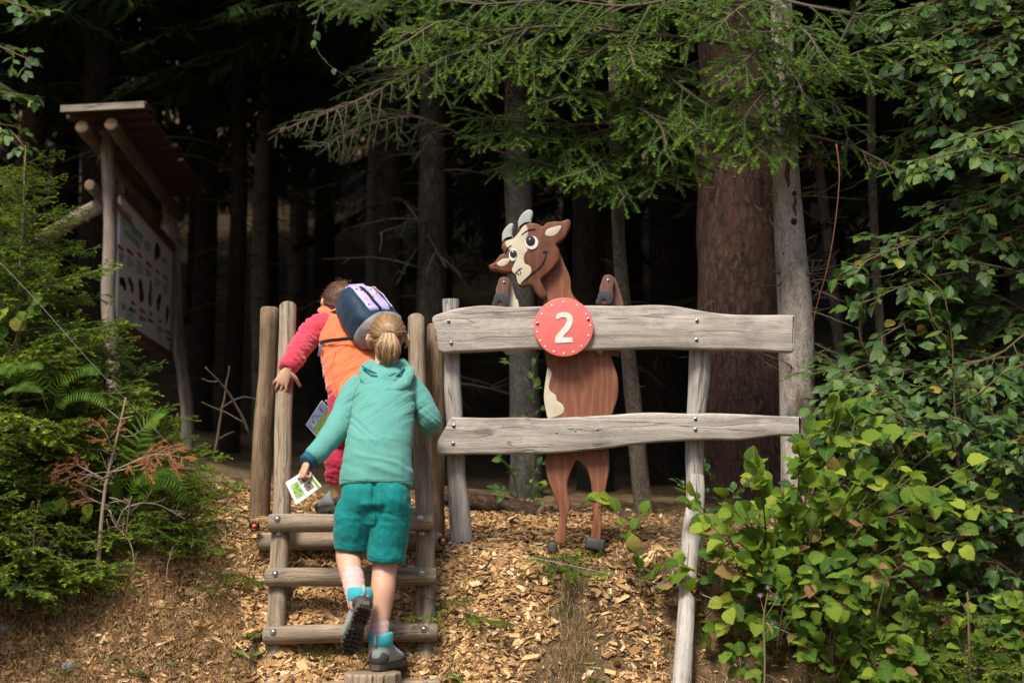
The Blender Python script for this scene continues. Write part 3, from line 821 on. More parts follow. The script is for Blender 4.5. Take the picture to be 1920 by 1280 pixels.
def ribbon(name, px, wpx, Y, parent, mat=None, th=.002):
    pts = np.array([[p[0], p[2]] for p in spline([P(a, b_, Y) for a, b_ in px], 5 * len(px))]); n = len(pts)
    t = np.gradient(pts, axis=0); t /= np.linalg.norm(t, axis=1)[:, None] + 1e-9
    nn = np.stack([-t[:, 1], t[:, 0]], 1); w = (S(wpx, Y) / 2 * np.sin(np.pi * np.linspace(.1, .9, n)) ** .5)[:, None]
    poly = np.vstack([pts + nn * w, (pts - nn * w)[::-1]])
    mb = MB(); mb.prism(poly, (0, Y, 0), (1, 0, 0), (0, 0, 1), th)
    # n-gon strips are split into quads for a clean fill
    return mb.build(name, mat or M_INK, parent, smooth=False)
ribbon('brow', c3([(368, 266), (398, 242), (430, 227), (467, 224)]), 2.2, YH - .003, hd)
ribbon('brow', c3([(250, 396), (266, 364), (297, 336)]), 2.2, YH - .003, hd)
ribbon('mouth_line', c3([(364, 606), (400, 574), (440, 540), (490, 500), (520, 460), (536, 420), (541, 384)]), 2.6, YH - .0032, hd)
ribbon('mouth_line', c3([(518, 386), (536, 381), (556, 383)]), 2.2, YH - .0034, hd)
for L in ([(325, 536), (338, 520), (355, 506), (373, 497)], [(331, 528), (342, 540), (352, 548)], [(356, 508), (360, 530), (361, 545)]):
    ribbon('nostril_line', c3(L), 1.7, YH - .0035, hd)
cut('flank_patch', c4([(691, 150), (708, 164), (716, 188), (706, 220), (698, 262), (712, 288), (738, 306), (745, 336), (772, 356), (786, 382), (778, 408), (752, 424), (700, 440), (688, 425), (680, 385), (672, 340), (671, 300), (677, 240), (684, 195)]), YG - .0015, .003, M_CREAM, bod, bevel=.001, sub=2)
cut('flank_patch', c4([(972, 50), (1008, 46), (1003, 64), (990, 70), (978, 64)]), YG - .0015, .003, M_CREAM, bod, bevel=.001, sub=2)
# raised forelegs resting on the plank
for dx, dy in ((0, 0), (735, -15)):
    sh = lambda L: c3([(a + dx, b_ + dy) for a, b_ in L])
    lg = cut('foreleg', sh([(200, 610), (212, 572), (240, 559), (270, 564), (288, 585), (286, 630), (280, 660), (283, 700), (275, 740), (262, 770), (160, 764), (176, 715), (188, 680), (186, 650)]), YG - .030, .030, M_LEG, gt, bevel=.005, sub=2, gseed=5)
    cut('hoof', sh([(186, 676), (230, 672), (281, 686), (278, 735), (262, 768), (234, 766), (232, 742), (214, 732), (198, 742), (194, 766), (160, 762), (170, 722)]), YG - .036, .008, M_HOOF, lg, bevel=.003, sub=2)
    cut('forearm', sh([(286, 590), (300, 605), (310, 650), (332, 715), (352, 768), (350, 1075), (300, 1090), (240, 1085), (262, 780), (282, 700)] if dx == 0 else [(286, 580), (305, 605), (325, 660), (345, 730), (356, 800), (330, 1110), (300, 1125), (240, 1100), (262, 780), (284, 690)]), YG + .001, .028, M_CREAM if dx == 0 else M_LEG, gt, bevel=.004, sub=2, gseed=7)
    bolt(P(*sh([(246, 600)])[0], YG - .031), lg, (0, -1, 0), .75, 'screw', washer_me)
# hooves on the ground: rounded blocks
for cx, cy, w_, h_ in ((717, 1182, 54, 62), (960, 1162, 108, 66)):
    q = c4([(cx, cy)])[0]
    c_ = P(q[0], q[1], YG - .015); hw = S(w_ / 3.048 / 2, YG); hh = S(h_ / 3.048 / 2, YG)
    mb = MB(); Mx = np.array(Matrix.Rotation(.18, 3, 'Y') @ Matrix.Rotation(-.12, 3, 'X'))
    mb.box((0, 0, 0), (hw, .045, hh))
    o = mb.build('hoof', M_HOOF, gt, smooth=True)
    o.matrix_basis = Matrix.Translation(Vector([float(k) for k in c_]) - world_of(gt)) @ Matrix(Mx.tolist()).to_4x4()
    bv = o.modifiers.new('bevel', 'BEVEL'); bv.width = .011; bv.segments = 3

# ------------------------------------------------------------------ the round number sign
YS = YF - .022
M_CORAL = plain('coral_paint', (.74, .165, .15), .42, .4, 0, .06, 14, .03)
M_DOT = plain('mint_white_paint', (.66, .70, .62), .45, .4, 0, .05)
sc_ = P(1057, 613, YS)
sg = thing('number_sign', (sc_[0], YS, sc_[2]), 'round coral sign with a white number 2 screwed on the top plank', 'sign')
r_s = S(56, YS)
mb = MB(); an = np.linspace(0, 2 * math.pi, 64, endpoint=False)
mb.prism(np.stack([np.cos(an), np.sin(an)], 1) * r_s, sc_, (1, 0, 0), (0, 0, 1), .020, bevel=.003)
mb.build('sign_disc', M_CORAL, sg, auto=45)
# numeral
num = c3([(612, 848), (613, 836), (622, 822), (640, 814), (665, 810), (692, 813), (714, 824), (727, 842), (730, 866), (726, 892), (712, 922), (690, 952), (660, 986), (722, 988), (729, 996), (729, 1015), (722, 1022), (614, 1027), (607, 1018), (608, 988), (622, 966), (652, 930), (676, 898), (688, 872), (688, 858), (679, 848), (662, 845), (642, 849), (626, 859), (616, 857)])
o = np.array(P(num[0][0], num[0][1], YS - .0025))
mb = MB(); mb.prism(pxpoly(num, YS - .0025, o, 2, True), o, (1, 0, 0), (0, 0, 1), .003)
mb.build('numeral', M_DOT, sg, smooth=False)
dot_mb = MB(); dot_mb.prism(np.stack([np.cos(an[::4]), np.sin(an[::4])], 1) * .0043, (0, 0, 0), (1, 0, 0), (0, 0, 1), .003)
dot_me = dot_mb.mesh('dot', M_DOT, smooth=False)
for a, b_ in ((582, 760), (666, 736), (761, 759), (824, 822), (853, 902), (840, 973), (791, 1047), (734, 1088), (666, 1099), (597, 1086), (535, 1051), (501, 1008), (478, 947), (512, 821)):
    q = c3([(a, b_)])[0]; p_ = P(q[0], q[1], YS - .002)
    place(dot_me, 'dot', Matrix.Translation(Vector([float(k) for k in p_])), sg)
for a, b_ in ((481, 889), (840, 859)):
    bolt(P(*c3([(a, b_)])[0], YS - .002), sg, (0, -1, 0), .8, 'screw', washer_me)

# ================================================================== THE INFORMATION BOARD
bd = nrm(np.array([-.0806, 1.0, 0])); by = np.array([0, 0, 1.0])
ib = thing('information_board', (P(212, 860, 9.6)[0], 9.6, .25), 'roofed information board on log posts at the dark forest edge, left', 'information board')
nt_ = P(218, 365, 9.62); nb_ = P(228, 598, 9.62)
Lb = 2.25
o_ = nt_.copy(); H = nt_[2] - nb_[2]
bn = np.cross(bd, by); bn = bn if bn[0] > 0 else -bn          # faces right
pn_o = np.array([(nt_[0] + nb_[0]) / 2, nt_[1], nb_[2]])
M_PANEL = plain('white_print_panel', (.80, .80, .82), .35, .5, 0, .06, 6, 0)
mb = MB(); mb.prism([[0, 0], [Lb, 0], [Lb, H], [0, H]], pn_o + bn * 0, bd if np.dot(np.cross(bd, by), bn) > 0 else bd, by, .02)
pan = mb.build('panel', M_PANEL, ib, smooth=False)
sgn = 1.0 if np.dot(np.cross(bd, by), bn) > 0 else -1.0
def onpanel(cx, cy, lift=.002):
    """crop pixel of the photograph -> (u, v) metres on the panel"""
    px, py = 200 + cx / 3.88, 350 + cy / 3.88
    d = P(px, py, 1.0); t = np.dot(pn_o, bn) / np.dot(d, bn)
    q = d * t - pn_o
    return np.dot(q, bd), q[2]
M_TXT = plain('grey_print', (.09, .09, .10), .5, .3, 0, .02); M_RED = plain('red_print', (.42, .05, .06), .5, .3, 0, .02); M_GRN = plain('green_print', (.10, .30, .10), .5, .3, 0, .02); M_BLU = plain('blue_print', (.12, .34, .46), .5, .3, 0, .02)
def pl_quad(mb, u0, u1, v0, v1, mi=0, lift=.0015):
    q = [pn_o + bd * u + by * v + bn * lift for u, v in ((u0, v0), (u1, v0), (u1, v1), (u0, v1))]
    mb.add(q, f4=[[0, 1, 2, 3]] if sgn > 0 else [[3, 2, 1, 0]], mi=mi)
rr = np.random.RandomState(4)
for x0, y0, x1, y1 in ((150, 500, 195, 610), (218, 525, 264, 665), (282, 585, 328, 675), (348, 645, 392, 755), (412, 690, 448, 800), (278, 375, 325, 495), (400, 500, 443, 575), (108, 840, 145, 918), (165, 865, 215, 942), (235, 925, 285, 1000), (300, 950, 348, 1008), (365, 1000, 412, 1085), (430, 1085, 460, 1130), (85, 470, 125, 560)):
    tx = MB(); u0, va = onpanel(x0, y0); u1, _ = onpanel(x1, y0)
    _, vt = onpanel(x0, y0); _, vb = onpanel(x0, y1 - (x1 - x0) * .75)
    n = max(3, int((vt - vb) / .021))
    for k in range(n):
        v = vt - (vt - vb) * (k + .5) / n
        pl_quad(tx, u0, u0 + (u1 - u0) * (1 if k < n - 1 else .6) * rr.uniform(.9, 1), v - .0045, v + .0045)
    tx.build('printed_text', M_TXT, pan, smooth=False, kind='stuff')
for x0, y0, x1, y1 in ((80, 425, 118, 465), (146, 452, 190, 500), (222, 482, 252, 512), (284, 545, 326, 585), (355, 603, 380, 635), (409, 648, 446, 682), (238, 885, 280, 920), (310, 912, 332, 938), (375, 968, 398, 992), (426, 1045, 470, 1080), (175, 835, 205, 860)):
    hx = MB(); u0, v0 = onpanel(x0, y0); u1, v1 = onpanel(x1, y1)
    pl_quad(hx, u0, u1, (v0 + v1) / 2 - .013, (v0 + v1) / 2 + .013); hx.build('printed_heading', M_RED, pan, smooth=False)
u0, v0 = onpanel(72, 100); u1, v1 = onpanel(186, 190)
for k in range(3):
    hx = MB(); pl_quad(hx, u0, u1 * (1 - .1 * k), v0 - .02 - k * .022, v0 - .006 - k * .022); hx.build('printed_heading', M_RED, pan, smooth=False)
gl = MB(); u0, v0 = onpanel(72, 140); u1, v1 = onpanel(200, 245)
pl_quad(gl, u0, u1, v0 - .018, v0 - .008); gl.build('printed_rule', M_GRN, pan, smooth=False)
def text_on(name, body, u, v, size, mat, xs=1.0):
    cu = bpy.data.curves.new(name, 'FONT'); cu.body = body; cu.size = size; cu.align_x = 'RIGHT'; cu.materials.append(mat)
    o = bpy.data.objects.new(name, cu); COL.objects.link(o)
    bpy.context.view_layer.update()
    me = bpy.data.meshes.new_from_object(o.evaluated_get(bpy.context.evaluated_depsgraph_get())); bpy.data.objects.remove(o)
    pos = pn_o + bd * u + by * v + bn * .002; x_ = bd * xs
    return place(me, name, frame(x_, by, bn, pos), pan, kind='stuff')
u1, v1 = onpanel(262, 412); text_on('printed_title', 'Typische Waldbewohner', u1, v1, .135, M_GRN, .72)
u1, v1 = onpanel(238, 455); text_on('printed_subtitle', 'Typical forest inhabitants', u1, v1, .10, M_GRN, .62)
PIC = [plain('picture_print_%s' % n, c, .5, .3, 0, .5, 30) for n, c in (('green', (.05, .12, .04)), ('brown', (.10, .045, .022)), ('red', (.28, .10, .05)), ('black', (.02, .028, .018)))]
for x, y, w_, h_, mi, sd in ((367, 470, 42, 215, 3, 1), (118, 700, 50, 130, 3, 2), (178, 715, 48, 120, 0, 3), (250, 765, 60, 165, 1, 4), (316, 785, 42, 190, 2, 5), (378, 840, 40, 150, 3, 6), (440, 925, 22, 210, 3, 7)):
    u, v = onpanel(x, y); ua, _ = onpanel(x - w_ / 2, y); ub, _ = onpanel(x + w_ / 2, y); _, va = onpanel(x, y - h_ / 2); _, vb = onpanel(x, y + h_ / 2)
    r_ = np.random.RandomState(sd); a = np.linspace(0, 2 * math.pi, 16, endpoint=False)
    rad = .5 * (1 + .35 * np.sin(a * 2 + sd) + .18 * np.sin(a * 3 + 2 * sd)) / 1.3
    poly = np.stack([u + np.cos(a) * rad * (ub - ua), v + np.sin(a) * rad * (va - vb)], 1)
    mb = MB(); mb.prism(poly, pn_o + bn * .0015, bd, by, .001, both=False)
    mb.build('printed_picture', PIC[mi], pan, smooth=False)
for cx, cy, rad, mt in ((165, 1010, .13, M_GRN), (390, 1145, .08, M_BLU)):
    u, v = onpanel(cx, cy); mb = MB(); a = np.linspace(R(20), R(170), 14)
    for k, rr_ in enumerate((1.0, .68)):
        pts = [pn_o + bd * (u + math.cos(t) * rad * rr_ * f_) + by * (v + math.sin(t) * rad * rr_ * f_) + bn * .0015 for t in a for f_ in (.86, 1)]
        mb.add(pts, f4=[[2 * q, 2 * q + 1, 2 * q + 3, 2 * q + 2] for q in range(13)])
    mb.build('printed_emblem', mt, pan, smooth=False)
# frame strips, posts, beams, roof
def bar(name, a, b_, hw, hh, mat, parent, up=(0, 0, 1)):
    a = np.asarray(a, float); b_ = np.asarray(b_, float); d = nrm(b_ - a); s = nrm(np.cross(d, up)); u = np.cross(s, d)
    Mx = np.stack([s, u, d], 1); mb = MB(); mb.box((a + b_) / 2, (hw, hh, np.linalg.norm(b_ - a) / 2), Mx)
    # grain along the bar
    s_ = np.array([[-1, -1, -1], [1, -1, -1], [1, 1, -1], [-1, 1, -1], [-1, -1, 1], [1, -1, 1], [1, 1, 1], [-1, 1, 1]], float) * np.array([hw, hh, np.linalg.norm(b_ - a) / 2])
    mb.g[-1] = s_ + a[0] * 3.3
    return mb.build(name, mat, parent, smooth=False)
W_FRAME2 = wood('purlin_timber', (.05, .036, .028), (.11, .080, .062), (.19, .145, .115), crack=.5, stain=.3)
W_FRAME = wood('board_frame_timber', (.045, .022, .014), (.10, .05, .03), (.17, .095, .06), crack=.3, stain=.2)
for v in (-.03, H + .03):
    bar('frame_strip', pn_o + by * v - bd * .03, pn_o + by * v + bd * (Lb + .05), .028, .03, W_FRAME, ib)
bar('frame_strip', pn_o + bd * (Lb + .03) - by * .06, pn_o + bd * (Lb + .03) + by * (H + .06), .028, .03, W_BOARD, ib, up=bd)
a = P(213, 790, 9.55); b_ = P(199, 245, 9.55); dz_ = nrm(a - b_)
log('post', a + dz_ * .45, b_, .050, .044, W_BOARD, ib, seed=81, n=16, lump=.12, wob=.012)
a = P(351, 855, 12.02); b_ = P(322, 385, 12.02); dz_ = nrm(a - b_)
log('post', a + dz_ * .2, b_, .056, .046, W_BOARD, ib, seed=82, n=16, lump=.2, wob=.02)
pu = P(208, 233, 9.15); log('purlin', pu, pu + bd * 3.0 + np.array([0, 0, -.02]), .046, .05, W_FRAME2, ib, seed=83)
pu2 = P(153, 238, 9.15); log('purlin', pu2, pu2 + bd * 3.0, .046, .05, W_FRAME2, ib, seed=84)
pu3 = P(168, 347, 9.45); log('tie_beam', pu3, pu3 + bd * 2.7, .038, .04, W_BOARD, ib, seed=85)
log('brace', P(192, 383, 9.62), P(70, 452, 9.62), .052, .05, W_BOARD, ib, seed=86)
eA = P(115, 214, 9.12); eB = P(272, 206, 9.12); ra = nrm(eB - eA); rw = np.linalg.norm(eB - eA); rnv = nrm(np.cross(bd, ra)); rnv = rnv if rnv[2] > 0 else -rnv
rr = np.random.RandomState(9)
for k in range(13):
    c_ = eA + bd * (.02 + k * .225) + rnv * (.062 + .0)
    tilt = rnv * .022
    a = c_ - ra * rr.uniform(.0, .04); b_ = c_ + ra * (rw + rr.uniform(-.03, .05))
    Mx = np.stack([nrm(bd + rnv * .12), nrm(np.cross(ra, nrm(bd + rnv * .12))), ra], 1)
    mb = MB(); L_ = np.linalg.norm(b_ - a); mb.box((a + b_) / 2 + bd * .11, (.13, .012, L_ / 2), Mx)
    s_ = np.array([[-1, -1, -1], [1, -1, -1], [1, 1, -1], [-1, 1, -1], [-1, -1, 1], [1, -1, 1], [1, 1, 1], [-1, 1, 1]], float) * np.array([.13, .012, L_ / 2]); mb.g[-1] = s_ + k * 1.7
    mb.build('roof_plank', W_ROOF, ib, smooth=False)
bar('edge_board', eA + rnv * .03 - bd * .012, eB + rnv * .03 - bd * .012, .012, .022, W_BOARD, ib)

# ================================================================== WIRE FENCE, CABLES
def cable(name, pts, r, mat, label, cat, n=40, sides=6, group=None):
    mb = MB(); mb.tube(spline([P(*p) for p in pts], n), r, sides)
    return mb.build(name, mat, label=label, cat=cat, group=group)
cable('fence_wire', [(-60, 430, 5.5), (60, 555, 5.57), (180, 690, 5.65), (300, 815, 5.8), (400, 918, 5.95), (474, 984, 6.04)], .0013, M_WIRE, 'thin taut steel wire running down past the left firs', 'wire')
cable('fence_wire', [(838, 1016, 6.05), (900, 1026, 6.0), (1000, 1045, 5.9), (1120, 1070, 5.83), (1220, 1090, 5.82), (1292, 1108, 5.81)], .0009, M_WIRE, 'slack steel wire across the bank between ladder and stake', 'wire')
cable('fence_wire', [(1312, 1112, 5.81), (1400, 1150, 5.75), (1500, 1195, 5.68), (1620, 1240, 5.6), (1720, 1285, 5.52), (1760, 1302, 5.5)], .0013, M_WIRE, 'steel wire sloping down from the stake past the right bushes', 'wire')
cable('cable', [(476, 990, 6.03), (462, 970, 6.02), (444, 968, 6.0), (434, 985, 5.99), (438, 1002, 5.98), (456, 1010, 5.99), (474, 1008, 6.02), (480, 1015, 6.05)], .0026, M_BLACK, 'black cable looped beside the left end of the sill log', 'cable')
cable('cable', [(828, 1030, 6.06), (845, 1038, 6.0), (866, 1055, 5.97), (885, 1067, 5.96), (904, 1066, 5.97), (915, 1056, 6.0), (922, 1044, 6.04)], .0026, M_BLACK, 'short black cable hanging on the chips right of the ladder', 'cable')
for px_, py_, Y, lab in ((477, 986, 6.03, 'black and orange insulator at the left end of the sill log'), (831, 1013, 6.05, 'black and orange insulator at the right end of the sill log'), (1302, 1108, 5.83, 'small dark insulator tied to the pale grey stake')):
    c_ = P(px_, py_, Y)
    t_ = thing('insulator', c_, lab, 'insulator', 'insulators of the wire fence')
    sc = .72 if px_ > 1200 else 1.0
    mb = MB(); pts = [c_ + np.array([math.cos(a) * .017 * sc, -.004 * math.sin(3 * a), math.sin(a) * .017 * sc]) for a in np.linspace(0, 2 * math.pi, 17)]
    mb.tube(pts, .0065 * sc, 8, caps=False); mb.tube([c_ + np.array([.0, .03, 0]), c_ + np.array([0, .002, 0])], .014 * sc, 10)
    mb.build('ring', M_BLACK, t_)
    mb = MB(); mb.ball(c_ + np.array([0, -.004, 0]), (.011 * sc, .009, .011 * sc)); mb.build('core', M_ORANGE, t_)
# ------------------------------------------------------------------ log at the far edge of the chips, stones, bits
M_OLDBARK = bark('old_bark', (.02, .012, .008), (.06, .036, .023), (.13, .085, .06))
def deadlog(a, b_, r, label, seed):
    a = P(*a); b_ = P(*b_); mb = MB()
    path = np.array([a + (b_ - a) * t for t in np.linspace(0, 1, 12)]); 
    mb.tube(path, r, 14, 0, 1, lump=.3, seed=seed); return mb.build('fallen_log', [M_OLDBARK, END], label=label, cat='log')
deadlog((826, 926, 7.9), (1015, 962, 7.5), .045, 'dark fallen log edging the chips behind the goat', 3)
deadlog((330, 912, 8.2), (455, 905, 8.2), .03, 'dark thin fallen log behind the chips at left', 4)
M_STONE = plain('grey_stone', (.20, .19, .185), .8, .3, 0, .35, 22, .5)
def stone(px_, py_, Y, r, label, seed):
    c_ = P(px_, py_, Y); rr = np.random.RandomState(seed); mb = MB(); mb.ball((0, 0, 0), (r, r * .8, r * .65), seg=14, rings=9)
    V = mb.v[0]; V *= (1 + .35 * (fbm(V[:, 0] * 22 + seed, V[:, 1] * 22 + V[:, 2] * 17, seed, 3) - .45))[:, None]
    c_[2] = gz(c_[0], c_[1]) + r * .15
    mb.v[0] = V + c_; mb.g[0] = mb.v[0]
    return mb.build('stone', M_STONE, label=label, cat='stone')
stone(132, 1182, 5.78, .033, 'blue grey stone half sunk in the dry grass at left', 1)
stone(355, 1252, 5.66, .026, 'pale angular stone below the bare earth hollow', 2)
stone(428, 1188, 5.78, .018, 'small grey stone beside chips left of the ladder', 3)
stone(10, 1090, 5.9, .04, 'mossy grey stone at the left edge of the picture', 4)
# ================================================================== PEOPLE
def remesh(mb, voxel, smooth=5, disp=None, name='m', mats=None, fac=.5):
    """one continuous skin over all the volumes in mb"""
    me = mb.mesh('tmp', mats or [])
    o = bpy.data.objects.new('tmp', me); COL.objects.link(o)
    r = o.modifiers.new('r', 'REMESH'); r.mode = 'VOXEL'; r.voxel_size = voxel; r.use_smooth_shade = True
    s = o.modifiers.new('s', 'SMOOTH'); s.factor = fac; s.iterations = smooth
    bpy.context.view_layer.update()
    dg = bpy.context.evaluated_depsgraph_get()
    out = bpy.data.meshes.new_from_object(o.evaluated_get(dg)); out.name = name
    bpy.data.objects.remove(o); bpy.data.meshes.remove(me)
    if disp is not None:
        n = len(out.vertices); V = np.zeros(n * 3, np.float32); out.vertices.foreach_get('co', V); V = V.reshape(-1, 3)
        Nn = np.zeros(n * 3, np.float32); out.vertices.foreach_get('normal', Nn); Nn = Nn.reshape(-1, 3)
        V = V + Nn * disp(V, Nn)[:, None]
        out.vertices.foreach_set('co', V.astype(np.float32).ravel()); out.update()
    out.polygons.foreach_set('use_smooth', np.ones(len(out.polygons), bool))
    out.materials.clear()
    for m in (mats or []): out.materials.append(m)
    return out

def obj(name, me, parent, **kw):
    o = bpy.data.objects.new(name, me); COL.objects.link(o); WLOC[o.name] = Vector((0, 0, 0))
    if parent is not None: parent_to(o, parent)
    return tag(o, **kw)

def ridge(a, b, seed): return 1 - np.abs(2 * fbm(a, b, seed, 3) / .875 - 1)

def limb(mb, pts, radii, sides=18, n=None, ref=None, lump=0, rc=.8):
    """pts in (px, py, Y); a smooth tapered volume through them"""
    q = PP(pts); k = n or 6 * len(q)
    path = spline(q, k); rr_ = np.asarray(radii, float)
    t = np.linspace(0, len(q) - 1, k)
    if rr_.ndim == 1: rad = np.interp(t, range(len(q)), rr_)
    else: rad = np.stack([np.interp(t, range(len(q)), rr_[:, c]) for c in (0, 1)], 1)
    mb.tube(path, rad, sides, round_caps=rc, ref=ref, lump=lump)

def make_skin(name, base, pink):
    m, nt, b = nmat(name)
    oc = N(nt, 'TexCoord').outputs['Object']
    n1 = noi(nt, oc, 18, 4); n2 = noi(nt, oc, 420, 2)
    c = mixc(nt, mrange(nt, n1, .35, .7, 0, .6), base, pink)
    setp(b, nt, color=c, rough=.48, spec=.35, sss=.12, normal=bump(nt, n2, .12, .001))
    b.inputs['Subsurface Radius'].default_value = (.012, .004, .002); b.inputs['Subsurface Scale'].default_value = 1.0
    return m
M_SKIN = make_skin('skin', (.56, .335, .235), (.57, .28, .20))
M_EYE = plain('eye_white', (.75, .74, .72), .2, .5, 0, .05); M_IRIS = plain('eye_iris', (.05, .07, .08), .2, .5, 0, .1)
M_LIP = plain('lip', (.42, .15, .13), .5, .3, 0, .1)

def hairmat(name, cols, rough=.38):
    m, nt, b = nmat(name)
    c = ramp(nt, attr(nt, 'rnd', 'Fac'), cols)
    setp(b, nt, color=c, rough=rough, spec=.5); b.inputs['Anisotropic'].default_value = .6
    return m
M_HAIR_G = hairmat('dark_blonde_hair', [(0, (.105, .055, .024)), (.4, (.24, .138, .062)), (.75, (.42, .265, .125)), (1, (.60, .42, .215))])
M_HAIR_B = hairmat('brown_hair', [(0, (.035, .016, .008)), (.5, (.10, .046, .022)), (1, (.22, .11, .055))])

class Head:
    def __init__(self, c, f, up, s=1.0):
        f = nrm(f); u = nrm(np.asarray(up) - np.dot(up, f) * f); x = np.cross(f, u)
        self.c = np.asarray(c, float); self.M = np.stack([x, f, u], 1) * s; self.s = s
    def w(self, p): return self.c + np.asarray(p, float) @ self.M.T
    def volumes(self, mb):
        Rm = self.M / self.s; s = self.s
        mb.ball(self.w((0, -.004, .018)), np.array((.069, .086, .080)) * s, Rm, 20, 14)
        mb.ball(self.w((0, .034, -.034)), np.array((.053, .052, .062)) * s, Rm, 18, 12)
        mb.tube([self.w((0, .015, -.04)), self.w((0, .045, -.078)), self.w((0, .066, -.088))], np.array([.052, .040, .022]) * s, 14, round_caps=.8)
        mb.tube([self.w((0, .080, .014)), self.w((0, .094, -.008)), self.w((0, .101, -.022))], np.array([.0065, .0085, .0105]) * s, 10, round_caps=.8)
        for k in (-1, 1):
            mb.ball(self.w((.010 * k, .088, -.026)), np.array((.0075, .010, .0065)) * s, Rm)
            mb.tube([self.w((.071 * k, -.004, .018)), self.w((.084 * k, -.020, .022)), self.w((.090 * k, -.026, .002)), self.w((.081 * k, -.014, -.026)), self.w((.069 * k, 0, -.032))], np.array([.006, .0065, .006, .0065, .006]) * s, 8, round_caps=.8)
            mb.ball(self.w((.077 * k, -.013, -.002)), np.array((.006, .014, .024)) * s, Rm)
            mb.tube([self.w((.014 * k, .084, .022)), self.w((.032 * k, .080, .026)), self.w((.050 * k, .066, .020))], np.array([.006, .007, .006]) * s, 8, round_caps=.8)
            mb.ball(self.w((.036 * k, .066, -.024)), np.array((.020, .018, .018)) * s, Rm)
        mb.tube([self.w((0, -.020, -.030)), self.w((0, -.026, -.085)), self.w((0, -.036, -.13))], np.array([.046, .044, .050]) * s, 16)
    def features(self, person):
        s = self.s; Rm = self.M / s
        for k in (-1, 1):
            mb = MB(); mb.ball(self.w((.0305 * k, .0745, .006)), .0122 * s, Rm); mb.ball(self.w((.0305 * k, .0805, .006)), np.array((.0058, .0066, .0058)) * s, Rm, mi=1)
            mb.build('eye', [M_EYE, M_IRIS], person)
            mb = MB(); mb.tube([self.w((.016 * k, .0885, .028)), self.w((.030 * k, .087, .032)), self.w((.047 * k, .075, .027))], np.array([.002, .0026, .0015]) * s, 6)
            mb.build('eyebrow', M_HAIR_B, person)
        mb = MB(); mb.tube([self.w((-.021, .081, -.056)), self.w((-.008, .090, -.054)), self.w((0, .0905, -.055)), self.w((.008, .090, -.054)), self.w((.021, .081, -.056))], np.array([.0015, .0035, .0034, .0035, .0015]) * s, 8, round_caps=.5)
        mb.tube([self.w((-.018, .082, -.059)), self.w((0, .0895, -.063)), self.w((.018, .082, -.059))], np.array([.0015, .004, .0015]) * s, 8, round_caps=.5)
        mb.build('mouth', M_LIP, person)
    def skull(self, d, off):
        return self.w(np.array((0, -.004, .018)) + np.asarray(d) * (np.array((.069, .086, .080)) + off))

def slerp(a, b, t):
    w = math.acos(max(-1, min(1, float(np.dot(a, b))))); 
    if w < 1e-4: return a
    return (math.sin((1 - t) * w) * a + math.sin(t * w) * b) / math.sin(w)

def hair_cap(head, hm, tie, nstr, seed, off=.006, r=.0021, tie_off=.012):
    rr = np.random.RandomState(seed); t = nrm(tie); mb = MB(); cnt = 0
    # under layer
    V = []; idx = {}
    for i in range(1, 22):
        for j in range(32):
            a = math.pi * i / 22; b_ = 2 * math.pi * j / 32
            V.append(np.array([math.sin(a) * math.cos(b_), math.sin(a) * math.sin(b_), math.cos(a)]))
    V = np.array(V); ok = np.array([hm(d) for d in V])
    W = np.array([head.skull(d, .0035) for d in V]); f = []
    for i in range(20):
        for j in range(32):
            q = [i * 32 + j, (i + 1) * 32 + j, (i + 1) * 32 + (j + 1) % 32, i * 32 + (j + 1) % 32]
            if all(ok[k] for k in q): f.append(q)
    mb.add(W, f4=f, rnd=.08); mb.add(np.vstack([[head.skull(np.array([0, 0, 1.]), .0035)], W[:32]]), f3=[[0, 1 + j, 1 + (j + 1) % 32] for j in range(32)], rnd=.08)
    while cnt < nstr:
        d = nrm(rr.normal(0, 1, 3))
        if not hm(d): continue
        cnt += 1
        k = 9; o1 = off * rr.uniform(.5, 1.25); jit = nrm(rr.normal(0, 1, 3)) * .05
        clump = .5 + .5 * math.sin(math.atan2(d[0], d[2]) * 23 + rr.normal(0, .35))
        te = nrm(t + rr.normal(0, .05, 3))
        pts = []
        for q in range(k):
            s_ = q / (k - 1)
            dd = slerp(d, te, s_); dd = nrm(dd + jit * math.sin(math.pi * s_))
            e = o1 * min(1, .35 + s_ * 4) + (tie_off - o1) * s_ ** 3 + .0022 * clump * math.sin(math.pi * s_)
            pts.append(head.skull(dd, e))
        rad = r * rr.uniform(.7, 1.2) * np.array([.35, .8, 1, 1, 1, 1, 1, .9, .8])
        mb.tube(pts, rad, 4, caps=False, rnd=float(np.clip(.10 + .42 * clump * rr.uniform(.3, 1.3) + .42 * rr.rand() ** 1.6, 0, 1)))
    return mb

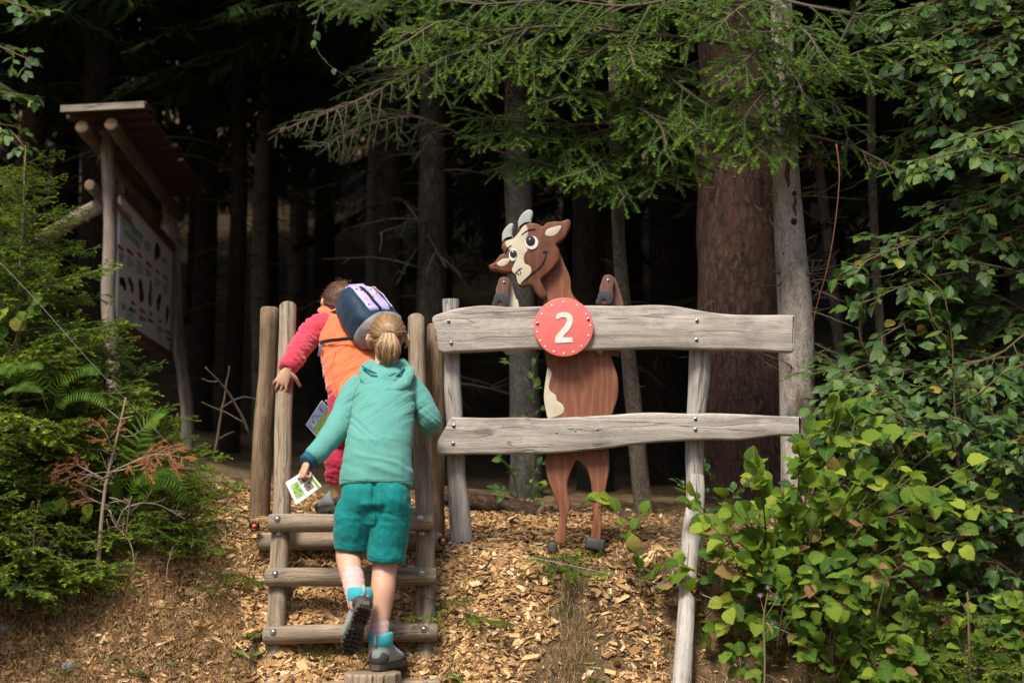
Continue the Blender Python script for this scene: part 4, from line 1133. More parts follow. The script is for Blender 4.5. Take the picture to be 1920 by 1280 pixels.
def hand(mb, wrist, y, n, s=.85, curls=((20, 30, 20),) * 4, side=1, thumb=(.75, .55, .35), tcurl=25, fan=4):
    """wrist point, y towards the fingers, n out of the palm, side: which way the thumb lies along x"""
    y = nrm(y); n = nrm(np.asarray(n) - np.dot(n, y) * y); x = np.cross(y, n); wrist = np.asarray(wrist, float)
    w = lambda a, b_, c_: wrist + (x * a + y * b_ + n * c_) * s
    mb.tube([w(0, -.035, 0), w(0, 0, 0), w(0, .03, .001), w(0, .06, .001), w(0, .078, .002)], np.array([[.021, .016], [.024, .016], [.033, .0155], [.037, .0135], [.034, .011]]) * s, 16, ref=x, round_caps=.5)
    L = (.062, .069, .064, .050); X = (.029, .010, -.0095, -.028)
    for k in range(4):
        p = w(X[k] * side, .070 - (.006 if k == 3 else 0), .001); a = 0; pts = [w(X[k] * side * .9, .045, .001), p]; rad = [.0085, .0080]
        fa = R(fan * (1.5 - k)) * side
        base = y * math.cos(fa) + x * math.sin(fa)
        for q in range(3):
            a += R(curls[k][q]); d = base * math.cos(a) + n * math.sin(a)
            p = p + d * L[k] * s * (.46, .31, .23)[q]; pts.append(p); rad.append((.0074, .0068, .0058)[q])
        mb.tube(spline(pts, 16), np.interp(np.linspace(0, 4, 16), range(5), rad) * s, 10, round_caps=.8)
    d = nrm(x * side * thumb[0] + y * thumb[1] + n * thumb[2]); p0 = w(.016 * side, .012, .002); p1 = p0 + d * .038 * s
    d2 = nrm(d * math.cos(R(tcurl)) + (y * .7 + n * .6) * math.sin(R(tcurl))); p2 = p1 + d2 * .030 * s; p3 = p2 + nrm(d2 * .9 + n * .25) * .024 * s
    mb.tube(spline([p0, p1, p2, p3], 16), np.interp(np.linspace(0, 3, 16), range(4), [.0135, .0115, .0095, .0078]) * s, 10, round_caps=.8)

def join_mesh(name, meshes, mats):
    bm = bmesh.new()
    for m in meshes: bm.from_mesh(m)
    out = bpy.data.meshes.new(name); bm.to_mesh(out); bm.free()
    for m in mats: out.materials.append(m)
    out.polygons.foreach_set('use_smooth', np.ones(len(out.polygons), bool))
    for m in meshes: bpy.data.meshes.remove(m)
    return out

M_BOOTGREY = fabric('boot_grey_suede', (.30, .34, .335), (.22, .255, .255), 700, .85, .1)
M_TURQ = fabric('boot_turquoise', (.035, .36, .42), (.028, .29, .345), 800, .75, .2, .2)
M_TOECAP = plain('boot_dark_rubber', (.055, .054, .052), .65, .3, 0, .4, 50, .2)
M_SOLE = plain('boot_sole_rubber', (.115, .103, .082), .85, .2, 0, .45, 40, .3)
M_TREAD = plain('boot_tread_rubber', (.060, .052, .044), .9, .2, 0, .5, 60, .3)
M_TAB = plain('grey_webbing', (.36, .38, .38), .8, .2); M_LIME = plain('lime_lace', (.50, .55, .05), .7, .2)

SOLE2D = [(-.016, -.012), (.016, -.012), (.029, .008), (.033, .035), (.030, .07), (.030, .105), (.038, .14), (.043, .175), (.038, .208), (.022, .230), (.0, .236), (-.018, .230), (-.032, .206), (-.037, .172), (-.033, .135), (-.028, .10), (-.028, .065), (-.032, .035), (-.028, .008)]
def boot(person, heel, toe, up, s=1.0, lace=None, shaft=None, sl=.062):
    toe = nrm(toe); up = nrm(np.asarray(up) - np.dot(up, toe) * toe); x = np.cross(toe, up); M = np.stack([x, toe, up], 1) * s; heel = np.asarray(heel, float)
    w = lambda *p: heel + np.asarray(p, float) @ M.T
    mb = MB()
    mb.tube(spline([w(0, .004, .048), w(0, .03, .056), w(0, .08, .062), w(0, .125, .052), w(0, .17, .042), w(0, .208, .036)], 20), np.stack([np.interp(np.linspace(0, 5, 20), range(6), q) for q in ([.025, .033, .036, .040, .040, .028], [.036, .046, .050, .036, .026, .016])], 1) * s, 18, ref=x, round_caps=.55)
    sh = np.asarray(shaft) if shaft is not None else None
    top = w(0, .022, .125) if sh is None else w(0, .035, .07) + nrm(sh) * sl * s
    mb.tube([w(0, .036, .055), (w(0, .036, .055) + top) / 2, top], np.array([.040, .042, .043]) * s, 18, round_caps=.3)
    bt = obj('boot', remesh(mb, .004, 6, None, 'boot', [M_BOOTGREY]), person)
    d = nrm(top - w(0, .036, .055))
    mb = MB(); c0 = top - d * .030 * s; xx = nrm(x - np.dot(x, d) * d)
    n_ = 24; rings = []
    ang = np.linspace(0, 2 * math.pi, n_, endpoint=False); yy = np.cross(d, xx)
    prof = ((-.012, .0425), (-.004, .0475), (.010, .0495), (.026, .0495), (.034, .047), (.036, .042), (.028, .038), (-.004, .036))
    V = []
    for h, r_ in prof:
        dip = .010 * np.cos(ang * 2) * (h > .02)
        V.append(c0 + ((h + dip) * s)[:, None] * d + (np.cos(ang) * r_ * s)[:, None] * xx + (np.sin(ang) * r_ * s)[:, None] * yy)
    V = np.vstack(V); i = np.arange(len(prof) - 1)[:, None] * n_; j = np.arange(n_)[None, :]; j2 = (j + 1) % n_
    mb.add(V, f4=np.stack([i + j, i + j2, i + n_ + j2, i + n_ + j], -1).reshape(-1, 4))
    mb.build('collar', M_TURQ, bt)
    mb = MB(); mb.ball(w(0, .022, .046), np.array((.0405, .036, .040)) * s, M / s, 18, 12)
    mb.build('heel_cap', M_TOECAP, bt)
    mb = MB(); mb.ball(w(0, .192, .034), np.array((.0415, .038, .028)) * s, M / s, 18, 12); mb.build('toe_cap', M_TOECAP, bt)
    mb = MB(); mb.prism(np.array(SOLE2D)[::-1] * np.array([-1, 1]), w(0, 0, 0), x * -s, toe * s, .024 * s, bevel=.005)
    mb.build('sole', M_SOLE, bt, auto=50)
    mb = MB(); rr = np.random.RandomState(3)
    for yv in np.arange(.004, .225, .0215):
        hw = np.interp(yv, [-.01, .03, .085, .17, .23], [.016, .028, .024, .036, .014])
        if .075 < yv < .10: continue
        for k in np.linspace(-1, 1, 4):
            mb.box(w(k * hw * .86, yv + .004 * abs(k), -.003), np.array((hw * .25, .0075, .0055)) * s, (M / s) @ np.array(Matrix.Rotation(k * .5, 3, 'Z')))
    mb.build('tread', M_TREAD, bt, smooth=False, kind='stuff')
    back = -yy if np.dot(yy, toe) > 0 else yy
    mb = MB(); mb.tube([c0 + back * .050 * s - d * .012 * s, c0 + back * .055 * s + d * .012 * s, c0 + back * .053 * s + d * .034 * s, c0 + back * .045 * s + d * .040 * s], np.array([[.006, .0015]] * 4) * s, 8, ref=xx)
    mb.build('pull_tab', M_TAB, bt)
    mb = MB()
    for k in range(4):
        yk = .085 + k * .018; zk = .108 - k * .019
        mb.tube(spline([w(-.024, yk - .006, zk - .012), w(0, yk + .004, zk + .004), w(.024, yk + .006, zk - .012)], 8), .0022 * s, 6)
    mb.build('lace', lace or M_TAB, bt)
    return bt

# ------------------------------------------------------------------ the child in the mint green hoodie
M_MINT = fabric('mint_fleece', (.105, .315, .275), (.09, .275, .24), 800, .95, .12, .6)
M_TEALDK = fabric('dark_teal_knit', (.008, .10, .145), (.006, .075, .11), 500, .85, .2)
M_SHORT = fabric('teal_shorts_cloth', (.003, .20, .195), (.003, .178, .172), 1100, .62, .1, .35, (7, 7, 4))
M_PINKSOCK = fabric('pale_pink_sock', (.62, .40, .39), (.56, .345, .335), 700, .9, .2)
gp = thing('person', P(708, 1262, 5.52), 'child in mint green hoodie and teal shorts climbing the ladder, seen from behind', 'person')
hg = Head(P(727, 637, 5.94), (-.10, .97, .12), (0, -.10, 1), 1.0)
mb = MB(); hg.volumes(mb)
limb(mb, [(721, 700, 5.87), (723, 680, 5.885), (725, 655, 5.91)], [.052, .047, .045])
limb(mb, [(705, 945, 5.66), (708, 870, 5.68), (714, 790, 5.75), (720, 715, 5.85)], [[.120, .085], [.102, .075], [.104, .078], [.082, .055]], ref=(1, 0, 0))
limb(mb, [(682, 722, 5.865), (660, 745, 5.845), (642, 784, 5.79), (608, 838, 5.67), (580, 862, 5.62)], [.034, .038, .037, .033, .025])
limb(mb, [(760, 722, 5.87), (781, 744, 5.862), (805, 789, 5.86), (803, 790, 5.94), (791, 770, 6.09)], [.034, .037, .036, .034, .025])
limb(mb, [(735, 945, 5.66), (729, 1000, 5.662), (722, 1055, 5.655), (718, 1105, 5.618), (713, 1148, 5.60), (709, 1190, 5.567), (708, 1236, 5.548)], [.078, .068, .0485, .0485, .042, .031, .031])
limb(mb, [(672, 945, 5.65), (662, 995, 5.675), (653, 1035, 5.67), (656, 1062, 5.61), (661, 1090, 5.55), (667, 1122, 5.490), (670, 1138, 5.475)], [.078, .066, .0500, .0475, .041, .031, .030])
# knees
mb.ball(P(722, 1062, 5.685), .044); mb.ball(P(652, 1030, 5.705), .046)
skin_me = remesh(mb, .0045, 8, None, 'body', [])
rw_ = rail_at('r', 764)
mb = MB()
hand(mb, P(577, 864, 5.61), (-.35, -.12, -.93), (.80, .45, -.30), .84, ((55, 80, 50), (60, 82, 50), (64, 82, 50), (70, 80, 50)), side=-1, thumb=(.55, .6, .55), tcurl=50)
hand(mb, rw_ + np.array([.052, -.045, .02]), (-.25, .80, .35), (-.9, -.25, .1), .84, ((30, 60, 40),) * 4, side=1, thumb=(.6, .6, .5), tcurl=30)
h_me = remesh(mb, .0024, 3, None, 'h', [])
obj('body', join_mesh('body', [skin_me, h_me], [M_SKIN]), gp)
hg.features(gp)
def girl_hair(d):
    return d[2] > -.52 + .95 * max(0, d[1] + .15) and not (abs(d[0]) > .86 and d[2] < -.05) and not (d[1] > -.12 and d[2] < .10 + .25 * max(0, d[1]))
tie_d = np.array((.04, -.975, .02))
hb = hair_cap(hg, girl_hair, tie_d, 1700, 7, off=.009, r=.00125, tie_off=.016)
tie_w = hg.skull(nrm(tie_d), .016)
rr = np.random.RandomState(12)
for k in range(620):
    a = rr.uniform(0, 2 * math.pi); q = math.sqrt(rr.rand()); ca_, sa_ = math.cos(a) * q, math.sin(a) * q
    p0 = tie_w + np.array([ca_ * .010, -.004, sa_ * .009]); ln = rr.uniform(.105, .135) * (1 - .12 * abs(ca_)); wv = rr.normal(0, .003, (2, 3))
    pts = [p0, p0 + np.array([ca_ * .022, -.024 + .010 * sa_, -.012 + .012 * sa_]) , p0 + np.array([ca_ * .040 - .001, -.034 + .016 * sa_, -ln * .48 + .006 * sa_]) + wv[0], p0 + np.array([ca_ * .036 - .004, -.026 + .016 * sa_, -ln * .80]) + wv[1], p0 + np.array([ca_ * .018 - .006, -.012 + .012 * sa_, -ln])]
    cl = .5 + .5 * math.sin(ca_ * 13 + rr.normal(0, .4))
    hb.tube(spline(pts, 14), .00125 * np.linspace(1, .35, 14), 4, caps=False, rnd=float(np.clip(.22 + .5 * cl + .22 * rr.rand(), 0, 1)))
for k in range(60):                                   # loose hairs
    d = nrm(rr.normal(0, 1, 3))
    if not girl_hair(d): continue
    e = nrm(d + rr.normal(0, .25, 3)); 
    hb.tube([hg.skull(d, .010), hg.skull(nrm(d + e), .016), hg.skull(e, .017 + .006 * rr.rand())], .0005, 3, caps=False, rnd=.8)
hr_ = hb.build('hair', M_HAIR_G, gp)
mb = MB(); Mh = hg.M; t0 = [tie_w + np.array([math.cos(a) * .0165, -.010, math.sin(a) * .0150 - .002]) for a in np.linspace(0, 2 * math.pi, 17)]
mb.tube(t0, .0062, 8, caps=False); mb.build('hair_tie', M_BLACK, gp)
# glasses
mb = MB()
for k in (-1, 1):
    mb.tube([hg.w((.031 * k + math.cos(a) * .021, .098 - abs(math.cos(a)) * .004, .004 + math.sin(a) * .017)) for a in np.linspace(0, 2 * math.pi, 21)], .0013, 6, caps=False)
    mb.tube([hg.w((.052 * k, .094, .010)), hg.w((.074 * k, .06, .012)), hg.w((.079 * k, -.005, .012)), hg.w((.078 * k, -.02, .0))], .0017, 6)
mb.tube([hg.w((-.010, .099, .008)), hg.w((0, .103, .010)), hg.w((.010, .099, .008))], .0013, 6)
mb.build('glasses', plain('glasses_frame', (.10, .22, .26), .25, .5, 0, .02), gp)

def hood_disp(V, Nn):
    x, y, z = V[:, 0], V[:, 1], V[:, 2]
    a = (ridge(x * 7 + z * 5, z * 4 - x * 3, 61) - .6) * .009
    b_ = (fbm(x * 24 + z * 16, z * 20 - x * 13 + y * 12, 62, 2) - .38) * .004
    # stretched folds round the elbows and the small of the back
    el = np.exp(-((x + .64) ** 2 + (z - .27) ** 2) / .008) + np.exp(-((x + .32) ** 2 + (z - .33) ** 2) / .008)
    c_ = (ridge(x * 30 + z * 34, z * 5 + x * 4, 63) - .5) * .012 * np.clip(el, 0, 1)
    back = np.exp(-((x + .50) / .16) ** 2)
    pit = np.exp(-((x + .62) ** 2 + (z - .40) ** 2) / .006) + np.exp(-((x + .42) ** 2 + (z - .40) ** 2) / .006)
    d_ = (ridge(x * 20 - z * 30, z * 4 + x * 4, 64) ** 2 - .4) * .010 * np.clip(pit, 0, 1)
    w_ = (ridge(z * 17 + x * 6, x * 5, 65) ** 2 - .4) * .010 * back * np.exp(-((z - .16) / .10) ** 2)
    g_ = (ridge(x * 12, z * 3 + x * 2, 66) ** 3 - .25) * .008 * back * np.clip((.22 - z) / .1, 0, 1)
    return a + b_ + c_ + d_ + w_ + g_
mb = MB()
limb(mb, [(706, 913, 5.655), (707, 890, 5.665), (710, 850, 5.685), (716, 800, 5.735), (719, 765, 5.78), (721, 730, 5.83), (722, 708, 5.86), (723, 692, 5.878)],
     [[.146, .108], [.144, .108], [.134, .103], [.124, .098], [.122, .096], [.122, .086], [.098, .070], [.055, .055]], ref=(1, 0, 0), sides=32, rc=0)
limb(mb, [(678, 716, 5.865), (660, 742, 5.845), (643, 780, 5.79), (625, 812, 5.72), (602, 842, 5.65), (585, 857, 5.625)], [.050, .052, .049, .047, .042, .036], ref=(1, 0, 0), rc=.3)
limb(mb, [(764, 718, 5.87), (781, 740, 5.862), (797, 766, 5.85), (806, 790, 5.86), (803, 792, 5.94), (793, 776, 6.06)], [.048, .050, .047, .047, .046, .037], ref=(1, 0, 0), rc=.4)
hoodie = obj('hoodie', remesh(mb, .005, 5, hood_disp, 'hoodie', [M_MINT]), gp)
# hood hanging on the back, built of a draped pouch with a rolled rim
mb = MB()
limb(mb, [(694, 681, 5.90), (685, 696, 5.82), (696, 719, 5.765), (728, 734, 5.74), (756, 721, 5.765), (764, 698, 5.82), (755, 681, 5.90)], [[.012, .024], [.016, .028], [.021, .026], [.026, .024], [.021, .026], [.016, .028], [.012, .024]], sides=14, rc=.8)
mb.ball(P(726, 714, 5.79), (.062, .040, .048), np.array(Matrix.Rotation(-.35, 3, 'X')), 20, 12)
limb(mb, [(696, 680, 5.915), (699, 686, 5.865), (724, 695, 5.825), (752, 687, 5.865), (755, 679, 5.915)], [.015, .017, .016, .017, .015], sides=12)
obj('hood', remesh(mb, .004, 5, lambda V, n_: (ridge(V[:, 0] * 22, V[:, 2] * 26 + V[:, 0] * 6, 71) - .55) * .008, 'hood', [M_MINT]), gp)
for sx, pts in ((0, [(679, 686, 5.80), (687, 692, 5.775), (697, 697, 5.76), (706, 700, 5.755)]), (1, [(742, 706, 5.770), (749, 701, 5.775), (754, 695, 5.79), (758, 689, 5.81)]), (2, [(727, 706, 5.766), (734, 704, 5.766), (741, 699, 5.772)])):
    mb = MB(); q = spline(PP(pts), 10); q[:, 1] -= .004; mb.tube(q, np.stack([np.sin(np.linspace(.25, 2.8, 10)) * .0055, np.full(10, .006)], 1), 8); mb.build('hood_lining', M_TEALDK, gp)
# cuffs
mb = MB(); limb(mb, [(588, 856, 5.635), (582, 860, 5.622), (574, 866, 5.607)], [.0365, .036, .033], rc=.25)
obj('cuff', remesh(mb, .0035, 3, lambda V, n_: .0016 * np.sin((V[:, 0] * .8 - V[:, 2] * .5) * 900), 'cuff', [M_TEALDK]), gp)
mb = MB(); limb(mb, [(796, 777, 6.04), (792, 772, 6.075), (789, 769, 6.10)], [.0365, .035, .033], rc=.25)
obj('cuff', remesh(mb, .0035, 3, None, 'cuff', [M_TEALDK]), gp)
M_SEAM = plain('mint_seam', (.07, .22, .19), .9, .1)
def seam(name, mesh_obj, pts, r, mat, parent):
    """a stitched line laid on the cloth: the pixel path is dropped onto the nearest surface towards the camera"""
    from mathutils.bvhtree import BVHTree
    me = mesh_obj.data; bv = BVHTree.FromPolygons([v.co for v in me.vertices], [p.vertices[:] for p in me.polygons]); out = []
    for q in spline(np.array([(a, b_, 0) for a, b_ in pts], float), 26):
        d = Vector(P(q[0], q[1], 1.0).tolist()); h = bv.ray_cast(d.normalized() * 4.5, d.normalized())
        if h[0] is not None: out.append(np.array(h[0]) + np.array(h[1]) * .0003)
    if len(out) > 3:
        mb = MB(); mb.tube(np.array(out), r, 5); return mb.build(name, mat, parent)
seam('seam', hoodie, [(690, 706), (672, 722), (661, 750), (656, 790), (652, 830)], .0013, M_SEAM, gp)
seam('seam', hoodie, [(758, 706), (770, 722), (776, 750), (777, 790)], .0013, M_SEAM, gp)
seam('seam', hoodie, [(640, 899), (680, 901), (720, 902), (772, 900)], .0012, M_SEAM, gp)
# shorts
def short_disp(V, Nn):
    x, z = V[:, 0], V[:, 2]
    return (ridge(x * 8 + z * 10, z * 4 - x * 7, 81) - .6) * .008 + (ridge(z * 26 + x * 9, x * 9 - z * 5, 83) ** 3 - .25) * .005 * np.exp(-((z + .075) / .05) ** 2) + (ridge(x * 24, z * 6 + x * 3, 84) ** 3 - .25) * .003 + (ridge(x * 17 - z * 15, z * 8 + x * 12, 82) - .55) * .004 * np.clip((.08 - z) / .15, 0, 1) - .012 * np.exp(-((x + .535) / .010) ** 2) * np.clip((z + .05) / .06, 0, 1) * (Nn[:, 1] < -.2)
mb = MB()
limb(mb, [(705, 890, 5.66), (704, 915, 5.655), (704, 945, 5.655)], [[.128, .095], [.137, .108], [.136, .115]], ref=(1, 0, 0), sides=28, rc=.2)
mb.ball(P(674, 935, 5.63), (.074, .085, .10)); mb.ball(P(735, 935, 5.63), (.074, .085, .10))
mb.ball(P(704, 968, 5.65), (.055, .09, .060)); mb.ball(P(704, 990, 5.65), (.022, .07, .045))
limb(mb, [(672, 945, 5.645), (664, 980, 5.645), (661, 1010, 5.655), (660, 1031, 5.655)], [.082, .080, .072, .066], ref=(1, 0, 0), rc=0)
limb(mb, [(736, 945, 5.645), (730, 985, 5.645), (726, 1025, 5.65), (724, 1054, 5.648)], [.082, .080, .077, .075], ref=(1, 0, 0), rc=0)
shorts = obj('shorts', remesh(mb, .005, 14, short_disp, 'shorts', [M_SHORT]), gp)
M_SEAM2 = plain('teal_seam', (.002, .15, .135), .7, .1)
seam('seam', shorts, [(705, 915), (705, 940), (704, 965), (704, 985)], .0013, M_SEAM2, gp)
seam('seam', shorts, [(634, 1018), (650, 1024), (670, 1024), (688, 1018)], .0012, M_SEAM2, gp)
seam('seam', shorts, [(692, 1042), (710, 1047), (735, 1048), (754, 1045)], .0012, M_SEAM2, gp)
seam('seam', shorts, [(762, 925), (762, 960), (757, 1000), (752, 1040)], .0012, M_SEAM2, gp)
for pts, r_ in (([(660, 1076, 5.578), (663, 1092, 5.545), (666, 1112, 5.512), (670, 1138, 5.50)], [.0450, .0435, .039, .034]), ([(712, 1166, 5.590), (710, 1190, 5.568), (709, 1212, 5.556), (708, 1232, 5.55)], [.0395, .0385, .037, .036])):
    mb = MB(); limb(mb, pts, r_, rc=.15); obj('sock', remesh(mb, .004, 3, lambda V, n_: .0006 * np.sin(V[:, 0] * 1500) + .0004 * np.sin(V[:, 2] * 260), 'sock', [M_PINKSOCK]), gp)
boot(gp, P(706, 1257, 5.505), (.33, .94, .0), (0, 0, 1), .97, shaft=(0, .1, 1))
boot(gp, P(683, 1137, 5.41), (-.32, .50, -.80), (-.1, .80, .58), 1.0, shaft=(-.20, .42, .88), sl=.040)

# ------------------------------------------------------------------ the leaflets
M_PAPER = plain('white_paper', (.70, .70, .68), .6, .3, 0, .04)
def leaflet(label, A, B, C, D, prints, group=None, fold=.010):
    A, B, C, D = (np.asarray(q, float) for q in (A, B, C, D)); nn = nrm(np.cross(B - A, D - A)); nn = nn if nn[1] < 0 else -nn
    t_ = thing('leaflet', (A + C) / 2, label, 'leaflet')
    g = lambda u, v, l=0: A * (1 - u) * (1 - v) + B * u * (1 - v) + C * u * v + D * (1 - u) * v + nn * (l - .012 * math.sin(math.pi * u) * .5)
    for k in range(2):
        mb = MB(); nU = 7; lift = 0 if k == 0 else -.004
        V = []; 
        for l in (0, -.0008):
            for i in range(nU):
                for v in (0, 1):
                    u = i / (nU - 1); V.append(g(u, v, l + lift - (fold * (1 - v) if k else 0)))
        f = []
        for i in range(nU - 1):
            f.append([2 * i, 2 * i + 2, 2 * i + 3, 2 * i + 1]); o_ = 2 * nU; f.append([o_ + 2 * i, o_ + 2 * i + 1, o_ + 2 * i + 3, o_ + 2 * i + 2])
        mb.add(V, f4=f); s_ = mb.build('page', M_PAPER, t_)
        if k == 0: first = s_
    for nm, mt, u0, v0, u1, v1 in prints:
        mb = MB(); V = []
        for i in range(5):
            u = u0 + (u1 - u0) * i / 4
            V += [g(u, v0, .0006), g(u, v1, .0006)]
        mb.add(V, f4=[[2 * i, 2 * i + 2, 2 * i + 3, 2 * i + 1] for i in range(4)]); mb.build(nm, mt, first)
    return t_
def photo_print(name, cols, sc):
    m, nt, b = nmat(name); oc = N(nt, 'TexCoord').outputs['Object']
    c = ramp(nt, noi(nt, oc, sc, 4, .7), [(.3 + .4 * k / max(1, len(cols) - 1), c) for k, c in enumerate(cols)]); setp(b, nt, color=c, rough=.45, spec=.35); return m
PR_MAP = photo_print('map_print', [(.04, .13, .02), (.14, .30, .05), (.35, .42, .14), (.45, .40, .25)], 60)
PR_DARK = photo_print('photo_print', [(.02, .018, .015), (.10, .075, .05), (.25, .22, .20), (.10, .12, .20)], 90)
PR_GREEN = plain('green_strip_print', (.22, .38, .06), .5, .3, 0, .05)
PR_SKY = photo_print('sky_print', [(.09, .23, .46), (.10, .26, .50), (.30, .45, .62), (.62, .68, .72)], 26)
PR_TREE = photo_print('tree_print', [(.02, .07, .01), (.08, .22, .02), (.18, .34, .05), (.30, .24, .12), (.06, .05, .02)], 70)
PR_RED = plain('red_banner_print', (.33, .03, .03), .5, .3, 0, .05)
leaflet('white leaflet with small map and photos in the lower climber\'s hand', P(535, 904, 5.585), P(576, 877, 5.605), P(603, 911, 5.60), P(555, 946, 5.57),
        [('map_picture', PR_MAP, .10, .22, .42, .85), ('photo_picture', PR_DARK, .46, .12, .78, .44), ('photo_picture', PR_DARK, .52, .50, .80, .84), ('green_strip', PR_GREEN, .86, .02, .95, .98)])
leaflet('blue and green illustrated leaflet beside the pink trousers', P(574, 796, 6.28), P(604, 750, 6.30), P(629, 779, 6.33), P(599, 825, 6.30),
        [('sky_picture', PR_SKY, .02, .03, .98, .45), ('tree_picture', PR_TREE, .02, .45, .98, .97), ('banner', PR_RED, .22, .16, .80, .34)])

# ------------------------------------------------------------------ the child in orange and pink
M_ORG = fabric('orange_fleece', (.80, .165, .065), (.72, .14, .055), 700, .92, .35, .3)
M_PNK = fabric('raspberry_fleece', (.54, .045, .085), (.47, .036, .07), 700, .92, .35, .35)
M_PANTS = fabric('raspberry_trousers', (.45, .028, .068), (.39, .023, .056), 1000, .7, .15, .5, (12, 12, 8))
M_NAVY = fabric('navy_nylon', (.010, .032, .065), (.008, .025, .05), 900, .55, .1, .6)
M_GREYN = fabric('grey_nylon', (.24, .225, .23), (.20, .19, .195), 900, .6, .1, .3)
M_STRAP = fabric('black_webbing', (.008, .008, .012), (.006, .006, .009), 1200, .7, .1)
bp = thing('person', P(650, 960, 6.30), 'child in orange jacket with raspberry sleeves gripping the left rail, backpack on', 'person')
hb_ = Head(P(636, 571, 6.50), (-.30, .93, .0), (-.05, .12, 1), .98)
mb = MB(); hb_.volumes(mb)
limb(mb, [(640, 604, 6.42), (638, 588, 6.45), (637, 572, 6.48)], [.05, .045, .044])
limb(mb, [(668, 750, 6.20), (660, 690, 6.26), (648, 625, 6.36), (642, 600, 6.42)], [[.115, .08], [.105, .075], [.115, .075], [.09, .055]], ref=(1, 0, 0))
limb(mb, [(610, 610, 6.38), (574, 650, 6.30), (555, 675, 6.22), (541, 693, 6.16)], [.042, .035, .032, .025])
limb(mb, [(690, 620, 6.38), (700, 690, 6.34), (660, 760, 6.40), (635, 775, 6.37)], [.042, .035, .032, .025])
limb(mb, [(652, 755, 6.20), (640, 820, 6.32), (632, 868, 6.30), (633, 905, 6.32), (635, 932, 6.335)], [.070, .052, .044, .036, .030])
limb(mb, [(688, 755, 6.20), (694, 840, 6.30), (692, 890, 6.30), (690, 935, 6.27)], [.070, .052, .045, .034])
b_me = remesh(mb, .0045, 8, None, 'body', [])
rl = rail_at('l', 704)
mb = MB()
hand(mb, P(540, 692, 6.150), (-.42, .06, -.85), (.10, .95, .0), .86, ((8, 26, 22), (6, 24, 22), (6, 24, 22), (10, 26, 22)), side=1 if np.cross(nrm((-.42, .06, -.85)), (0.1, .95, 0))[0] > 0 else -1, thumb=(.95, .35, .45), tcurl=30, fan=11)
hand(mb, P(634, 777, 6.365), (-.6, .0, .1), (0, -1, -.3), .84, ((40, 50, 30),) * 4, side=1)
h_me = remesh(mb, .0024, 3, None, 'h', [])
obj('body', join_mesh('body', [b_me, h_me], [M_SKIN]), bp)
hb_.features(bp)
def boy_hair(d): return d[2] > -.62 + .95 * max(0, d[1] + .1)
hbm = hair_cap(hb_, boy_hair, np.array((.15, -.9, -.35)), 1200, 21, off=.010, r=.0014, tie_off=.012)
rr = np.random.RandomState(3)
for k in range(120):
    d = nrm(rr.normal(0, 1, 3))
    if not boy_hair(d): continue
    e = nrm(d + rr.normal(0, .3, 3)); hbm.tube([hb_.skull(d, .008), hb_.skull(nrm(d + e), .018), hb_.skull(e, .022 + .014 * rr.rand())], .0007, 3, caps=False, rnd=rr.uniform(.3, 1))
hbm.build('hair', M_HAIR_B, bp)
def jk_disp(V, Nn):
    x, z = V[:, 0], V[:, 2]
    return (ridge(x * 9 + z * 6, z * 8 - x * 9, 91) - .6) * .013 + (ridge(x * 16 - z * 22, z * 6 + x * 6, 93) ** 3 - .25) * .006 + (fbm(x * 26, z * 22 + x * 10, 92, 2) - .38) * .005
mb = MB()
limb(mb, [(671, 752, 6.19), (668, 720, 6.22), (661, 680, 6.27), (653, 642, 6.33), (648, 615, 6.375), (643, 600, 6.41), (641, 590, 6.43)],
     [[.128, .098], [.132, .104], [.130, .104], [.128, .10], [.118, .088], [.090, .07], [.058, .056]], ref=(1, 0, 0), sides=30, rc=.15)
mb.ball(P(676, 735, 6.12), (.095, .075, .085))
jacket = obj('jacket', remesh(mb, .005, 4, jk_disp, 'jacket', [M_ORG]), bp)
seam('seam', jacket, [(630, 660), (622, 690), (628, 720), (634, 745)], .0015, plain('orange_seam', (.55, .10, .04), .9, .1), bp)
mb = MB()
limb(mb, [(606, 582, 6.46), (616, 590, 6.39), (640, 594, 6.365), (664, 592, 6.385), (672, 584, 6.44)], [[.020, .026], [.024, .032], [.024, .030], [.022, .028], [.018, .024]], sides=12)
limb(mb, [(612, 583, 6.44), (618, 586, 6.52), (640, 590, 6.56)], [.022, .02, .02], sides=12)
obj('collar_hood', remesh(mb, .004, 4, lambda V, n_: (ridge(V[:, 0] * 25, V[:, 2] * 25, 5) - .5) * .006, 'collar_hood', [M_ORG]), bp)
def slv_disp(V, Nn):
    x, z = V[:, 0], V[:, 2]; s_ = (x - z)
    return (ridge((x + z) * 22, s_ * 9, 95) - .5) * .013 + (ridge(x * 9, z * 40, 96) - .55) * .008
mb = MB(); limb(mb, [(624, 609, 6.38), (600, 612, 6.375), (579, 628, 6.32), (564, 650, 6.26), (551, 672, 6.20), (539, 690, 6.165)], [.056, .056, .050, .046, .042, .036], ref=(1, 0, 0), rc=.35)
obj('sleeve', remesh(mb, .0045, 4, slv_disp, 'sleeve', [M_PNK]), bp)
mb = MB(); limb(mb, [(680, 612, 6.38), (700, 640, 6.38), (702, 690, 6.35), (670, 750, 6.40), (642, 772, 6.38)], [.060, .058, .052, .046, .036], ref=(1, 0, 0), rc=.35)
obj('sleeve', remesh(mb, .0045, 4, slv_disp, 'sleeve', [M_PNK]), bp)
mb = MB()
limb(mb, [(668, 725, 6.21), (668, 750, 6.20), (668, 775, 6.20)], [[.120, .095], [.125, .10], [.118, .09]], ref=(1, 0, 0), sides=24)
limb(mb, [(650, 760, 6.20), (642, 800, 6.27), (637, 835, 6.31), (634, 862, 6.30), (632, 890, 6.31), (632, 902, 6.315)], [.076, .068, .060, .057, .050, .046], rc=.1)
